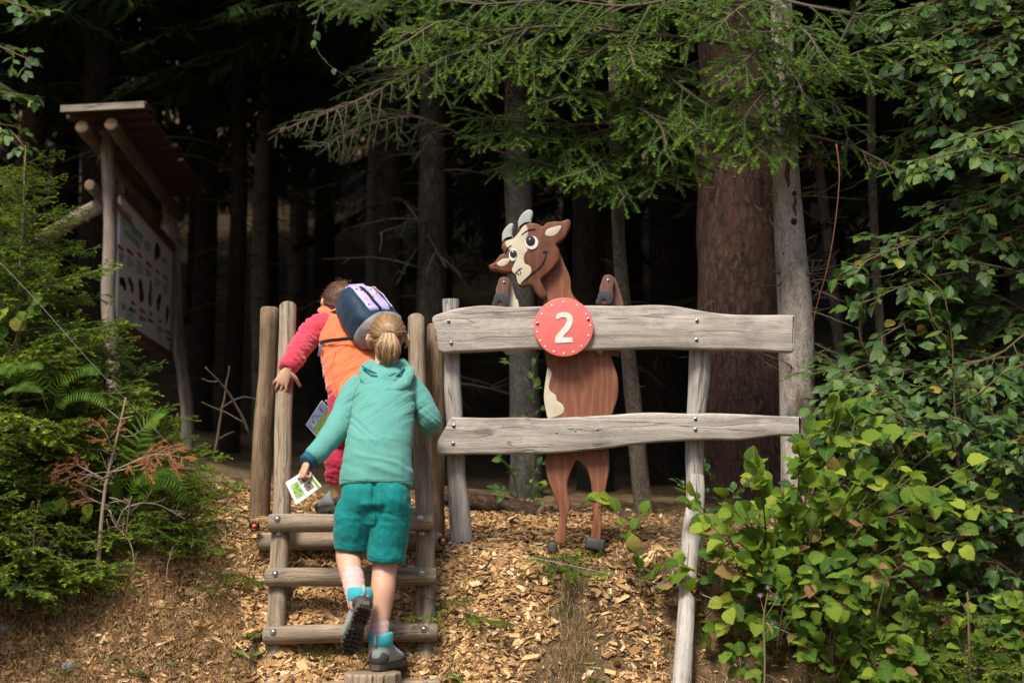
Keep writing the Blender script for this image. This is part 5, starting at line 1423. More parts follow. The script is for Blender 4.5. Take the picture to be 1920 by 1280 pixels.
limb(mb, [(690, 760, 6.20), (694, 800, 6.27), (695, 840, 6.30), (693, 880, 6.29), (691, 912, 6.27)], [.076, .068, .060, .056, .045], rc=.1)
obj('trousers', remesh(mb, .005, 4, lambda V, n_: (ridge(V[:, 0] * 14 + V[:, 2] * 8, V[:, 2] * 18 - V[:, 0] * 8, 97) - .55) * .016, 'trousers', [M_PANTS]), bp)
boot(bp, P(646, 955, 6.31), (-.62, .77, -.12), (-.05, .1, 1), .95, lace=M_LIME, shaft=(.05, 0, 1))
boot(bp, P(694, 962, 6.27), (-.2, .95, .0), (0, 0, 1), .95, lace=M_LIME, shaft=(0, .1, 1))

# ------------------------------------------------------------------ backpack
M_LAV = None
m, nt, b = nmat('lavender_print_nylon')
oc = N(nt, 'TexCoord').outputs['Object']
vo = N(nt, 'TexVoronoi', {'Vector': oc, 'Scale': 34.0}).outputs['Distance']
c = mixc(nt, mrange(nt, noi(nt, oc, 22, 3), .4, .65), (.50, .42, .80), (.36, .29, .66))
c = mixc(nt, mrange(nt, vo, .20, .24, 1, 0), c, (.055, .035, .13))
setp(b, nt, color=c, rough=.6, spec=.25); M_LAV = m
U_ = nrm((-.56, .34, .75)); N_ = np.array((.50, -.62, .60)); N_ = nrm(N_ - np.dot(N_, U_) * U_); W_ = np.cross(U_, N_)   # W_ points to the pack's left
bc = P(688, 592, 6.235)
pk = thing('backpack', bc, 'navy child\'s backpack with lavender spotted front and grey base', 'backpack')
da, db, dc = .112, .088, .150
def pack_pt(d, off=0.0):
    d = nrm(d); p_ = 3.8
    r_ = 1 / ((abs(d[0] / da)) ** p_ + (abs(d[1] / db)) ** p_ + (abs(d[2] / dc)) ** p_) ** (1 / p_)
    q = d * r_; tpr = 1 - .22 * max(0, q[2] / dc) ** 1.5
    q = np.array([q[0] * tpr, q[1] * tpr, q[2]]); q = q + d * off
    q = q + d * (.011 * (abs(mnoise.noise(Vector((q[0] * 16, q[1] * 22, q[2] * 13)))) - .2) + .004 * mnoise.noise(Vector((q[0] * 45, q[1] * 45, q[2] * 30))))
    return bc + W_ * q[0] + N_ * q[1] + U_ * q[2]
def pack_patch(name, mat, cond, off, na=40, nb=56, parent=None):
    D = []
    for i in range(na + 1):
        for j in range(nb):
            a = math.pi * i / na; b__ = 2 * math.pi * j / nb
            D.append(np.array([math.sin(a) * math.cos(b__), math.sin(a) * math.sin(b__), math.cos(a)]))
    ok = np.array([cond(d) for d in D])
    # fade the rim down to the shell so the panel has a closed edge
    nb_ok = ok.reshape(na + 1, nb); inner = nb_ok & np.roll(nb_ok, 1, 1) & np.roll(nb_ok, -1, 1) & np.roll(nb_ok, 1, 0) & np.roll(nb_ok, -1, 0)
    V = np.array([pack_pt(d, off if inn else -.003) for d, inn in zip(D, inner.ravel())])
    wr = .003 * (fbm(V[:, 0] * 40, V[:, 2] * 40 + V[:, 1] * 30, 7, 3) - .45); V = V + wr[:, None] * N_
    f = []
    for i in range(na):
        for j in range(nb):
            q = [i * nb + j, (i + 1) * nb + j, (i + 1) * nb + (j + 1) % nb, i * nb + (j + 1) % nb]
            if all(ok[k] for k in q): f.append(q)
    mb = MB(); mb.add(V, f4=f); return mb.build(name, mat, parent or pk)
pack_patch('main_compartment', M_NAVY, lambda d: True, 0)
def pack_panel(name, mat, hw, z0, z1, off, nz=26, nu=12, u0=0.0):
    V = []
    for i in range(nz):
        z = z0 + (z1 - z0) * i / (nz - 1)
        for j in range(nu):
            u = u0 + hw(z) * (2 * j / (nu - 1) - 1); edge = i in (0, nz - 1) or j in (0, nu - 1)
            V.append(pack_pt(np.array((u, 1.0, z)), -.003 if edge else off + .003 * math.sin(i * .9 + j * .5)))
    f = [[i * nu + j, i * nu + j + 1, (i + 1) * nu + j + 1, (i + 1) * nu + j] for i in range(nz - 1) for j in range(nu - 1)]
    mb = MB(); mb.add(V, f4=f); return mb.build(name, mat, pk)
pack_panel('front_panel', M_LAV, lambda z: .80 - .12 * max(0, -z), -.62, 3.2, .006)
pack_patch('base_panel', M_GREYN, lambda d: d[2] < -.50 and d[2] < -.42 - .12 * d[0], .005, 60, 84)
def pack_line(name, mat, dirs, r_, off=.004, n=30, parent=None):
    ds = spline(dirs, n); mb = MB(); mb.tube([pack_pt(d, off) for d in ds], r_, 7); return mb.build(name, mat, parent or pk)
pack_line('piping', plain('lavender_piping', (.56, .48, .80), .6, .3), [(1, .35, -.9), (1, .38, 0), (.85, .42, .8), (.2, .45, 1.2), (-.6, .45, 1.0)], .0032, .002)
pack_line('zip', plain('silver_zip_tape', (.42, .41, .46), .5, .4), [(.70, 1, 1.1), (.74, 1, .5), (.74, 1, 0), (.70, 1, -.5)], .0032, .009)
pack_line('zip', M_STRAP, [(.60, 1, 1.0), (.62, 1, .4), (.62, 1, 0), (.58, 1, -.5)], .0026, .008)
pack_line('webbing', M_STRAP, [(-.10, 1, 1.2), (-.12, 1, .5), (-.12, 1, 0), (-.12, 1, -.5)], np.array([[.0025, .011]] * 30), .009)
z0 = pack_pt(np.array((.6, .75, .75)), .010)
mb = MB(); mb.tube(spline([z0, z0 + np.array([.004, -.012, -.012]), z0 + np.array([.006, -.014, -.03]), z0 + np.array([.004, -.014, -.045])], 10), np.array([[.0045, .0035]] * 10), 7); mb.tube(spline([z0, z0 + np.array([-.004, -.010, -.012]), z0 + np.array([.0, -.014, -.044])], 8), .003, 6)
mb.build('zip_pull', plain('red_cord', (.60, .06, .04), .7, .2), pk)
def strap(name, pts, hw, mat, n=18, th=.002, ref=(0, 0, 1)):
    mb = MB(); mb.tube(spline(PP(pts), n), np.array([[hw, th]] * n), 8, ref=ref); return mb.build(name, mat, pk)
strap('chest_strap', [(662, 634, 6.155), (640, 636, 6.175), (620, 638, 6.20), (604, 641, 6.245), (596, 643, 6.33)], .008, M_STRAP)
strap('strap_end', [(603, 646, 6.235), (600, 656, 6.23), (598, 668, 6.235)], .007, plain('slate_webbing', (.11, .12, .19), .7, .2), ref=(1, 0, 0))
strap('shoulder_strap', [(662, 598, 6.26), (644, 588, 6.29), (626, 589, 6.335), (613, 600, 6.385), (606, 618, 6.45)], .017, M_STRAP, th=.005, ref=(0, -.4, 1))
# ================================================================== VEGETATION: GENERATORS
M_BARK_BIG = bark('red_spruce_bark', (.018, .011, .009), (.062, .037, .029), (.125, .082, .068), (26, 26, 9), .02, patch=(.095, .040, .030))
M_BARK_PALE = bark('pale_grey_bark', (.15, .12, .10), (.36, .32, .275), (.54, .50, .45), (60, 60, 60), .004, patch=(.13, .085, .06), lichen=(.36, .35, .30))
M_BARK_SAP = bark('grey_brown_bark', (.045, .035, .027), (.12, .094, .072), (.21, .175, .14), (70, 70, 30), .006, lichen=(.20, .19, .13))
M_BARK_GREY = bark('smooth_grey_bark', (.024, .022, .020), (.055, .050, .045), (.10, .093, .083), (40, 40, 26), .006, lichen=(.09, .10, .07))
M_BARK_DARK = bark('shade_darkened_bark', (.010, .008, .007), (.022, .017, .014), (.048, .037, .030), (26, 26, 9), .015)  # bark colour taken down to put in the shade of the wood behind
M_TWIG = plain('dead_twig', (.13, .095, .07), .9, .2, 0, .3, 40)
M_TWIG_PALE = plain('bleached_twig', (.33, .25, .19), .9, .2, 0, .3, 40)
M_TWIG_RED = plain('red_brown_twig', (.22, .085, .055), .8, .2, 0, .2, 40)
M_SHOOT = plain('yellow_green_shoot', (.13, .14, .03), .7, .2)
M_TWIG_DARK = plain('shaded_twig', (.05, .038, .03), .9, .2, 0, .3, 40)  # darker copy of the dead twig, forest shade put into its colour
M_STEM = plain('green_brown_stem', (.13, .10, .05), .8, .2, 0, .3, 40)
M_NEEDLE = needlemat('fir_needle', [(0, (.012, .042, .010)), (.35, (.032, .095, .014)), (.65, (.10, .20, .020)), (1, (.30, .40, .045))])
M_NEEDLE_D = needlemat('shaded_spruce_needle', [(0, (.007, .018, .006)), (.5, (.016, .036, .010)), (1, (.050, .075, .018))])  # needle colours lowered so the boughs carry the wood's shade
M_NEEDLE_Y = needlemat('young_fir_needle', [(0, (.025, .065, .012)), (.35, (.09, .175, .018)), (.65, (.22, .32, .03)), (1, (.45, .48, .055))])
M_NEEDLE_DEAD = needlemat('dead_orange_needle', [(0, (.17, .055, .022)), (.5, (.36, .12, .05)), (1, (.50, .20, .09))])
M_HAZEL = leafmat('hazel_leaf', [(0, (.035, .095, .012)), (.35, (.08, .16, .016)), (.75, (.17, .26, .024)), (.945, (.31, .37, .04)), (.965, (.26, .15, .065)), (1, (.32, .17, .09))], .62, .42, spec=.18)
M_BEECH = leafmat('beech_leaf', [(0, (.014, .050, .014)), (.5, (.032, .092, .020)), (.85, (.075, .15, .024)), (.965, (.10, .16, .024)), (.985, (.34, .29, .03)), (1, (.36, .24, .04))], .4, .26, spec=.35)
M_HERB = leafmat('herb_leaf', [(0, (.05, .11, .02)), (1, (.13, .22, .035))], .5, .35)
M_FERN = needlemat('fern_pinna', [(0, (.04, .10, .015)), (.5, (.085, .17, .022)), (1, (.15, .23, .03))], .4)

def leaf_mesh(name, mat, halfw, rows, fold=.10, curl=.18, jag=.03, twist=0.0, petiole=.25, seed=0):
    rr = np.random.RandomState(seed); t = np.linspace(0, 1, rows)
    hw = np.interp(t, np.linspace(0, 1, len(halfw)), halfw)
    V = []; UV = []; F_ = []
    for k in range(rows):
        j = jag * (1 if k % 2 else -1) * (0 < k < rows - 1)
        z0 = -curl * t[k] ** 2
        for s in (-1, 0, 1):
            w_ = (hw[k] + j * rr.uniform(.6, 1.4)) * s
            V.append([w_ * math.cos(twist * t[k]), t[k] - (.05 if s and k == 0 else 0) - .02 * abs(s) * 0, z0 + fold * abs(w_) * 2 + rr.normal(0, .012) * abs(s)]); UV.append([.5 + .5 * s * max(hw[k], .02) / max(halfw), t[k]])
    for k in range(rows - 1):
        for s in range(2):
            a = k * 3 + s; F_.append([a, a + 1, a + 4, a + 3])
    mb = MB(); mb.add(V, f4=F_, uv=UV)
    mb.tube([[0, -petiole, .02], [0, -petiole / 2, 0], [0, .02, 0]], [.009, .008, .006], 3, caps=False)
    return mb.mesh(name, mat)
HAZEL = [leaf_mesh('hazel_leaf', M_HAZEL, [.26, .42, .49, .51, .49, .42, .28, .06], 10, fold=f, curl=c, seed=k, twist=tw) for k, (f, c, tw) in enumerate(((.12, .20, .1), (.22, .35, .3), (.08, .48, -.35), (.28, .15, .2), (-.10, .55, 0)))]
BEECH = [leaf_mesh('beech_leaf', M_BEECH, [.08, .27, .37, .39, .35, .27, .16, .03], 9, fold=f, curl=c, jag=.014, seed=k + 9, petiole=.14, twist=tw) for k, (f, c, tw) in enumerate(((.10, .10, 0), (.16, .22, .2), (.05, .28, -.2), (-.06, .18, 0)))]
HERB = [leaf_mesh('herb_leaf', M_HERB, [.05, .16, .22, .21, .14, .05, .005], 7, fold=f, curl=c, jag=.01, seed=k + 20, petiole=.2) for k, (f, c) in enumerate(((.15, .25), (.10, .4)))]

def leafM(p, d, n, s):
    d = nrm(d); n = nrm(np.asarray(n) - np.dot(n, d) * d); x = np.cross(d, n)
    return np.column_stack([x * s, d * s, n * s]), np.asarray(p, float)

def add_leaves(root, meshes, leaves, rr, limit=300):
    """leaves nearest the camera become objects of their own, the rest one joined part"""
    if len(leaves) > limit:
        key = np.array([-l[2] / (l[1][1] ** 1.0) + (0 if -2.3 < l[1][0] < 2.4 else 9) for l in leaves]); order = np.argsort(key)
        first, rest = [leaves[i] for i in order[:limit]], [leaves[i] for i in order[limit:]]
    else: first, rest = leaves, []
    for M3, p, s in first:
        o = bpy.data.objects.new('leaf', meshes[rr.randint(len(meshes))]); COL.objects.link(o)
        o.parent = root
        M = Matrix(M3.tolist()).to_4x4(); M.translation = Vector(p.tolist()) - world_of(root)
        o.matrix_basis = M
    if rest:
        src = []
        for me in meshes:
            n = len(me.vertices); V = np.zeros(n * 3); me.vertices.foreach_get('co', V)
            uvl = me.uv_layers[0].data; uv = np.zeros(len(uvl) * 2); uvl.foreach_get('uv', uv); vi = np.zeros(len(me.loops), int); me.loops.foreach_get('vertex_index', vi)
            U = np.zeros((n, 2)); U[vi] = uv.reshape(-1, 2)
            src.append((V.reshape(-1, 3), np.array([p.vertices[:] for p in me.polygons]), U))
        mb = MB()
        for M3, p, s in rest:
            V, f, U = src[rr.randint(len(src))]; mb.add(V @ M3.T + p, f4=f, uv=U, rnd=rr.rand())
        mb.build('leaf_mass', [meshes[0].materials[0]], root, kind='stuff')

def leafy(stem, leaves, path, rr, r0=.006, twig_gap=.09, twig_len=.20, leaf_gap=.045, leaf_len=.075, plane=(0, -.35, 1), start=.2, ang=48, droop=.15, nrand=.28, mi=0, simple=False):
    """a branch with side twigs and alternate leaves, roughly in one plane"""
    path = np.asarray(path, float); L = np.linalg.norm(np.diff(path, axis=0), axis=1).sum(); n = max(6, int(L / .05)); p = spline(path, n)
    stem.tube(p, np.linspace(r0, r0 * .3, n), 6, mi)
    tan = np.gradient(p, axis=0); tan /= np.linalg.norm(tan, axis=1)[:, None]; plane = nrm(plane)
    def put(q, d, sz):
        nn = nrm(plane + rr.normal(0, nrand, 3)); M3, pp = leafM(q, d, nn, sz); leaves.append((M3, pp, sz))
    def shoot(o, d, ln, r):
        k = max(3, int(ln / .035)); t = np.linspace(0, 1, k)[:, None]; bend = rr.normal(0, .10, 3) + np.array([0, 0, -droop]); q = o + d * ln * t + bend * ln * t ** 2
        stem.tube(q, np.linspace(r, r * .4, k), 4, mi)
        m = max(2, int(ln / leaf_gap)); sg = rr.choice([-1, 1])
        for i in range(m):
            s = .25 + .75 * (i + .5) / m; a = o + d * ln * s + bend * ln * s * s; dd = nrm(d + 2 * bend * s); side = np.cross(plane, dd) * sg; sg = -sg
            w = dd * .55 + side * .85 + rr.normal(0, .16, 3) + np.array([0, 0, -.12])
            put(a, w, leaf_len * rr.uniform(.42, 1.15))
        put(o + d * ln + bend * ln, nrm(d + 2 * bend), leaf_len * rr.uniform(.7, 1.1))
    s = start * L; sg = 1; cum = np.concatenate([[0], np.cumsum(np.linalg.norm(np.diff(p, axis=0), axis=1))])
    while s < L:
        i = int(np.searchsorted(cum, s)); i = min(i, n - 1); d = tan[i]; side = np.cross(plane, d) * sg; sg = -sg
        w = nrm(d * math.cos(R(ang)) + side * math.sin(R(ang)) + rr.normal(0, .14, 3))
        if simple: put(p[i], w, leaf_len * rr.uniform(.6, 1.15))
        else: shoot(p[i], w, twig_len * rr.uniform(.5, 1.2) * (1 - .5 * s / L), r0 * .45)
        s += twig_gap * rr.uniform(.7, 1.3)
    put(p[-1], tan[-1], leaf_len * rr.uniform(.7, 1.1))

def needles(mb, path, nl, gap, up, r0, r1, rr, w=.0013, mi=1, spread=.85, fwd=.55):
    seg = np.linalg.norm(np.diff(path, axis=0), axis=1); cum = np.concatenate([[0], np.cumsum(seg)]); L = cum[-1]; n = max(2, int(L / gap)) * 2
    s = np.sort(rr.uniform(0, L, n)); P_ = np.stack([np.interp(s, cum, path[:, k]) for k in range(3)], 1); T = np.gradient(path, axis=0); T = np.stack([np.interp(s, cum, T[:, k]) for k in range(3)], 1); T /= np.linalg.norm(T, axis=1)[:, None] + 1e-9
    side = np.cross(T, up); side /= np.linalg.norm(side, axis=1)[:, None] + 1e-9; sg = rr.choice([-1., 1.], n)[:, None]
    D = T * fwd + side * sg * spread + np.asarray(up) * rr.normal(.16, .38, n)[:, None]; D /= np.linalg.norm(D, axis=1)[:, None]
    B = T + rr.normal(0, .6, (n, 3)); B /= np.linalg.norm(B, axis=1)[:, None]
    t = s / L; ln = (nl * rr.uniform(.75, 1.1, n) * (1 - .3 * t ** 3))[:, None]
    V = np.stack([P_ - B * w, P_ + B * w, P_ + D * ln], 1).reshape(-1, 3)
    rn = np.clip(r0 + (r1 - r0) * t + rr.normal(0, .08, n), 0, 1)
    mb.add(V, f3=np.arange(3 * n).reshape(-1, 3), mi=mi, rnd=np.repeat(rn, 3))

def fir_limb(mb, path, rr, lat_len=.28, lat_gap=.05, sub_gap=.036, sub_len=.105, nl=.019, gap=.0027, up=(0, -.62, .78), r=.010, start=.15, droop=.42, bright=.5, w=.0019, ang=55, bare=0.0, lat_pow=.6, nomain=.35, smi=0):
    """a flat fir bough: laterals in one plane, each with short side shoots, all set with needles"""
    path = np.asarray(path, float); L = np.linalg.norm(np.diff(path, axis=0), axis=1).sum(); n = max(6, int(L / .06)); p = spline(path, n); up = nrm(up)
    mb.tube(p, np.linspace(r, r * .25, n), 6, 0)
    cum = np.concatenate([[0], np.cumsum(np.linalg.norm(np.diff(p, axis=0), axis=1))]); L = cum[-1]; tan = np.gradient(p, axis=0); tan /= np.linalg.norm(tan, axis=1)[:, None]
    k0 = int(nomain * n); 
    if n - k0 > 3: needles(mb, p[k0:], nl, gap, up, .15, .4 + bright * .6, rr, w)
    s = start * L; sg = 1
    while s < L * .985:
        i = min(int(np.searchsorted(cum, s)), n - 1); d = tan[i]; side = np.cross(up, d) * sg; sg = -sg; t = s / L
        ln = lat_len * rr.uniform(.6, 1.15) * (1 - t ** 2 * .75) * (min(1, .45 + t / .3)) ** lat_pow
        w_ = nrm(d * math.cos(R(ang)) + side * math.sin(R(ang)) + rr.normal(0, .22, 3) + np.array([0, 0, -.08]))
        m = max(4, int(ln / .03)); tt = np.linspace(0, 1, m)[:, None]; bend = np.array([0, 0, -droop]) + d * .25 + rr.normal(0, .05, 3)
        q = p[i] + w_ * ln * tt + bend * ln * tt ** 2 * .6; mb.tube(q, np.linspace(r * .38, r * .14, m), 4, 0)
        b0 = rr.uniform(.05, .35); kb = int(bare * m)
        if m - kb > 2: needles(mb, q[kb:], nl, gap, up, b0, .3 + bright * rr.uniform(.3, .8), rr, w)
        ss = .22 * ln; s2 = rr.choice([-1, 1])
        while ss < ln * .9:
            f_ = ss / ln; o = p[i] + w_ * ss + bend * ln * f_ ** 2 * .6; dl = nrm(w_ + bend * 1.2 * f_); sd = np.cross(up, dl) * s2; s2 = -s2
            l2 = sub_len * rr.uniform(.55, 1.2) * (1 - .6 * f_ ** 2)
            v = nrm(dl * .72 + sd * .70 * rr.uniform(.5, 1.2) + rr.normal(0, .22, 3)); t3 = np.linspace(0, 1, 4)[:, None]; q2 = o + v * l2 * t3 + np.array([0, 0, -.15]) * l2 * t3 ** 2
            if f_ > bare:
                mb.tube(q2, [.0016, .0015, .0012, .0008], 3, smi, caps=False)
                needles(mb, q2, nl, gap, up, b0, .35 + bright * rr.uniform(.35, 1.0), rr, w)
            else: mb.tube(q2, [.0013, .0012, .001, .0007], 3, 0, caps=False)
            ss += sub_gap * rr.uniform(.7, 1.3)
        s += lat_gap * rr.uniform(.7, 1.3)

def twiggy(mb, path, r, rr, depth=2, gap=.08, ln=.2, ang=50, rnd=.5, mi=0):
    path = np.asarray(path, float); L = np.linalg.norm(np.diff(path, axis=0), axis=1).sum(); n = max(5, int(L / .03)); p = spline(path, n); p = p + np.cumsum(rr.normal(0, .0018, p.shape), 0)
    mb.tube(p, np.linspace(r, r * .35, n), 5, mi)
    if depth <= 0: return
    tan = np.gradient(p, axis=0); tan /= np.linalg.norm(tan, axis=1)[:, None]
    s = .2
    while s < .97:
        i = int(s * (n - 1)); a = rr.normal(0, 1, 3); sd = nrm(np.cross(tan[i], a)); d = nrm(tan[i] * math.cos(R(ang)) + sd * math.sin(R(ang))); l = ln * rr.uniform(.4, 1.2) * (1 - .6 * s)
        b = rr.normal(0, .22, 3); twiggy(mb, [p[i], p[i] + d * l * .5, p[i] + d * l + b * l * .5], r * .5, rr, depth - 1, gap * .8, ln * .5, ang, rnd, mi)
        s += gap / L * rr.uniform(.6, 1.5)

def trunk_obj(pts, widths, seed, mat, parent, nn=40, sides=24, lump=.12, name='trunk', flare=0, px=True):
    path = spline(PP(pts) if px else np.array(pts), nn)
    w = np.interp(np.linspace(0, len(widths) - 1, nn), range(len(widths)), widths) / 2
    if px: w = w * path[:, 1] / F
    mb = MB(); mb.tube(path, w, sides, lump=lump, seed=seed, goff=(0, 0, seed * 3.3))
    return mb.build(name, mat, parent)

rr = np.random.RandomState(77)
# ================================================================== TREES AT THE EDGE OF THE WOOD
# big red-barked spruce
t = thing('spruce_tree', (P(1385, 900, 8.3)[0], 8.3, gz(P(1385, 900, 8.3)[0], 8.3)), 'massive reddish barked spruce trunk behind the right end of the planks', 'tree')
trunk_obj([(1392, 960, 8.3), (1390, 880, 8.3), (1385, 600, 8.3), (1382, 300, 8.3), (1380, -300, 8.3), (1375, -2200, 8.3)], [205, 172, 158, 150, 140, 90], 1, M_BARK_BIG, t, 60, 40, .10)
mb = MB()
for k in range(26):
    py = rr.uniform(280, 800); a = rr.uniform(-2.6, -.5); o = P(1385, py, 8.3) + np.array([math.cos(a) * .235, math.sin(a) * .235, 0]); d = nrm((math.cos(a) + rr.normal(0, .4), math.sin(a) * .6, rr.normal(-.1, .25))); l = rr.uniform(.08, .42)
    twiggy(mb, [o, o + d * l * .5, o + d * l + rr.normal(0, .06, 3)], .0035, rr, 1, .08, .12)
mb.build('dead_twigs', M_TWIG, t, kind='stuff')
big_spruce = t
# pale trunk with branch stubs
t = thing('fir_tree', (P(1497, 905, 7.15)[0], 7.15, gz(P(1497, 905, 7.15)[0], 7.15)), 'pale grey straight fir trunk with knots and dead twigs, right of the planks', 'tree')
tp = [(1500, 960, 7.15), (1497, 830, 7.15), (1491, 600, 7.15), (1481, 450, 7.15), (1472, 260, 7.15), (1466, 60, 7.15), (1455, -400, 7.15), (1440, -1800, 7.15)]
trunk_obj(tp, [72, 64, 66, 59, 47, 42, 38, 24], 2, M_BARK_PALE, t, 70, 28, .10)
tw = spline(PP(tp), 200)
def on_trunk(py):
    rows = np.array([937 - q[2] / q[1] * F for q in tw]); i = int(np.argmin(np.abs(rows - py))); return tw[i]
mb = MB()
for k in range(46):
    py = rr.uniform(250, 830); o = on_trunk(py); right = rr.rand() < .72; a = rr.uniform(-.9, .5) if right else rr.uniform(2.6, 4.2)
    rad = .078; o = o + np.array([math.cos(a) * rad, math.sin(a) * rad, 0]); d = nrm((math.cos(a), math.sin(a) * .8 - .2, rr.normal(0.05, .28))); l = rr.uniform(.05, .34) if right else rr.uniform(.04, .30)
    twiggy(mb, [o, o + d * l * .5 + rr.normal(0, .015, 3), o + d * l + rr.normal(0, .05, 3)], .0042 if l > .12 else .007, rr, 1 if l > .12 else 0, .09, .12)
mb.build('dead_twigs', M_TWIG, t, kind='stuff')
M_KNOT = plain('dark_knot', (.05, .034, .026), .95, .1, 0, .4, 80, .5)
for py, dx, s_ in ((365, .3, .8), (418, .15, 1.1), (540, .75, 1.3), (474, -.7, .6), (640, .5, .5), (700, -.6, .7)):
    o = on_trunk(py); a = -math.pi / 2 + dx; c_ = o + np.array([math.cos(a), math.sin(a), 0]) * .070; mb = MB()
    mb.ball(c_, np.array((.016, .012, .018)) * s_, seg=10, rings=7); mb.ball(c_ + np.array([math.cos(a), math.sin(a), 0]) * .004 + np.array([0, 0, -.002]), np.array((.010, .012, .010)) * s_, seg=8, rings=6)
    mb.build('branch_stub', M_KNOT, t)
M_RESIN = plain('resin_streak', (.13, .06, .04), .8, .2, 0, .4, 60)
for py, dx, ln, w_ in ((368, .3, .10, .010), (300, -.1, .14, .012), (470, -.35, .12, .016), (545, .75, .09, .014), (250, .1, .10, .01), (610, -.4, .16, .006), (690, .35, .12, .005)):
    o = on_trunk(py); a = -math.pi / 2 + dx; n_ = np.array([math.cos(a), math.sin(a), 0]); c_ = o + n_ * .072; mb = MB()
    k_ = np.linspace(0, 1, 9)[:, None]; q = c_ - np.array([0, 0, 1.]) * ln * k_ + np.array([.004, 0, 0]) * np.sin(k_ * 9)
    mb.tube(q, np.stack([w_ * np.sin(np.linspace(.5, 3.0, 9)) + .001, np.full(9, .004)], 1), 7, ref=np.array([-n_[1], n_[0], 0])); mb.build('resin_streak', M_RESIN, t)
pale_fir = t
def limb_obj(root, pts, name='branch', mats=None, px=True, **kw):
    kw = dict(kw); kw['lat_gap'] = kw.get('lat_gap', .05) * .72; kw['lat_len'] = kw.get('lat_len', .28) * 1.12; mb = MB(); fir_limb(mb, PP(pts) if px else pts, rr, smi=2, **kw); return mb.build(name, (mats or [M_TWIG, M_NEEDLE]) + [M_SHOOT], root)
for pts, kw in (
    ([(1470, 110, 7.12), (1340, 78, 7.05), (1200, 64, 6.95), (1060, 50, 6.85), (900, 60, 6.75), (745, 62, 6.65)], dict(lat_len=.40, lat_gap=.05, r=.014, start=.22, bright=.62)),
    ([(1000, 52, 6.82), (900, 90, 6.65), (830, 110, 6.55), (770, 150, 6.5)], dict(lat_len=.26, lat_gap=.055, bright=.6)),
    ([(900, 58, 6.76), (830, 40, 6.6), (760, 80, 6.5), (725, 100, 6.45)], dict(lat_len=.22, lat_gap=.055, bright=.65)),
    ([(1200, 66, 6.97), (1080, 110, 6.8), (960, 118, 6.65), (860, 112, 6.55)], dict(lat_len=.30, lat_gap=.055, bright=.6)),
    ([(1060, 52, 6.87), (960, 95, 6.7), (900, 150, 6.6), (880, 180, 6.55)], dict(lat_len=.22, lat_gap=.06, bright=.5)),
    ([(1465, -60, 7.1), (1330, -20, 7.0), (1180, 12, 6.9), (1040, 0, 6.8), (900, 8, 6.75), (770, -10, 6.7)], dict(lat_len=.38, lat_gap=.055, r=.013, bright=.45)),
    ([(1468, 60, 7.1), (1400, 60, 6.9), (1330, 30, 6.7), (1270, 20, 6.6)], dict(lat_len=.30, lat_gap=.06, bright=.5)),
    ([(1468, 120, 7.1), (1540, 125, 6.9), (1620, 95, 6.7), (1700, 82, 6.6), (1760, 100, 6.55)], dict(lat_len=.26, lat_gap=.06, bright=.75)),
    ([(1470, 170, 7.1), (1530, 150, 6.9), (1570, 90, 6.75), (1600, 30, 6.7), (1620, -20, 6.65)], dict(lat_len=.24, lat_gap=.07, bright=.35)),
    ([(1472, 215, 7.1), (1530, 190, 7.0), (1570, 200, 6.9), (1590, 260, 6.85)], dict(lat_len=.24, lat_gap=.075, bright=.3)),
    ([(1470, 190, 7.1), (1420, 235, 6.9), (1350, 245, 6.75), (1290, 240, 6.65)], dict(lat_len=.26, lat_gap=.055, bright=.7)),
    ([(1470, 205, 7.1), (1440, 250, 6.85), (1420, 275, 6.7), (1390, 290, 6.6)], dict(lat_len=.24, lat_gap=.06, bright=.6)),
    ([(1472, 230, 7.1), (1500, 230, 6.9), (1535, 225, 6.75), (1560, 230, 6.7)], dict(lat_len=.16, lat_gap=.06, bright=.6)),
    ([(1468, 90, 7.1), (1440, 80, 6.8), (1400, 110, 6.6), (1350, 150, 6.5)], dict(lat_len=.28, lat_gap=.05, bright=.6)),
    ([(1468, 20, 7.1), (1430, 0, 6.8), (1380, 20, 6.6), (1340, 60, 6.5)], dict(lat_len=.30, lat_gap=.05, bright=.5)),
    ([(1470, 130, 7.1), (1480, 130, 6.8), (1500, 160, 6.65), (1510, 200, 6.6)], dict(lat_len=.24, lat_gap=.05, bright=.6)),
    ([(1469, 70, 7.1), (1490, 50, 6.8), (1520, 70, 6.6), (1540, 110, 6.5)], dict(lat_len=.26, lat_gap=.05, bright=.55)),
    ([(1471, 160, 7.1), (1440, 170, 6.8), (1410, 200, 6.65), (1380, 250, 6.6)], dict(lat_len=.26, lat_gap=.05, bright=.65)),
    ([(1473, 245, 7.1), (1580, 270, 6.95), (1650, 300, 6.85), (1700, 330, 6.8)], dict(lat_len=.22, lat_gap=.08, bright=.2, bare=.5)),
    ([(1470, 150, 7.1), (1560, 140, 7.0), (1690, 150, 6.9), (1780, 190, 6.85)], dict(lat_len=.24, lat_gap=.07, bright=.45)),
    ([(1466, 0, 7.1), (1560, 20, 7.0), (1660, 30, 6.9), (1740, 20, 6.85)], dict(lat_len=.3, lat_gap=.06, bright=.35)),
): limb_obj(pale_fir, pts, **kw)
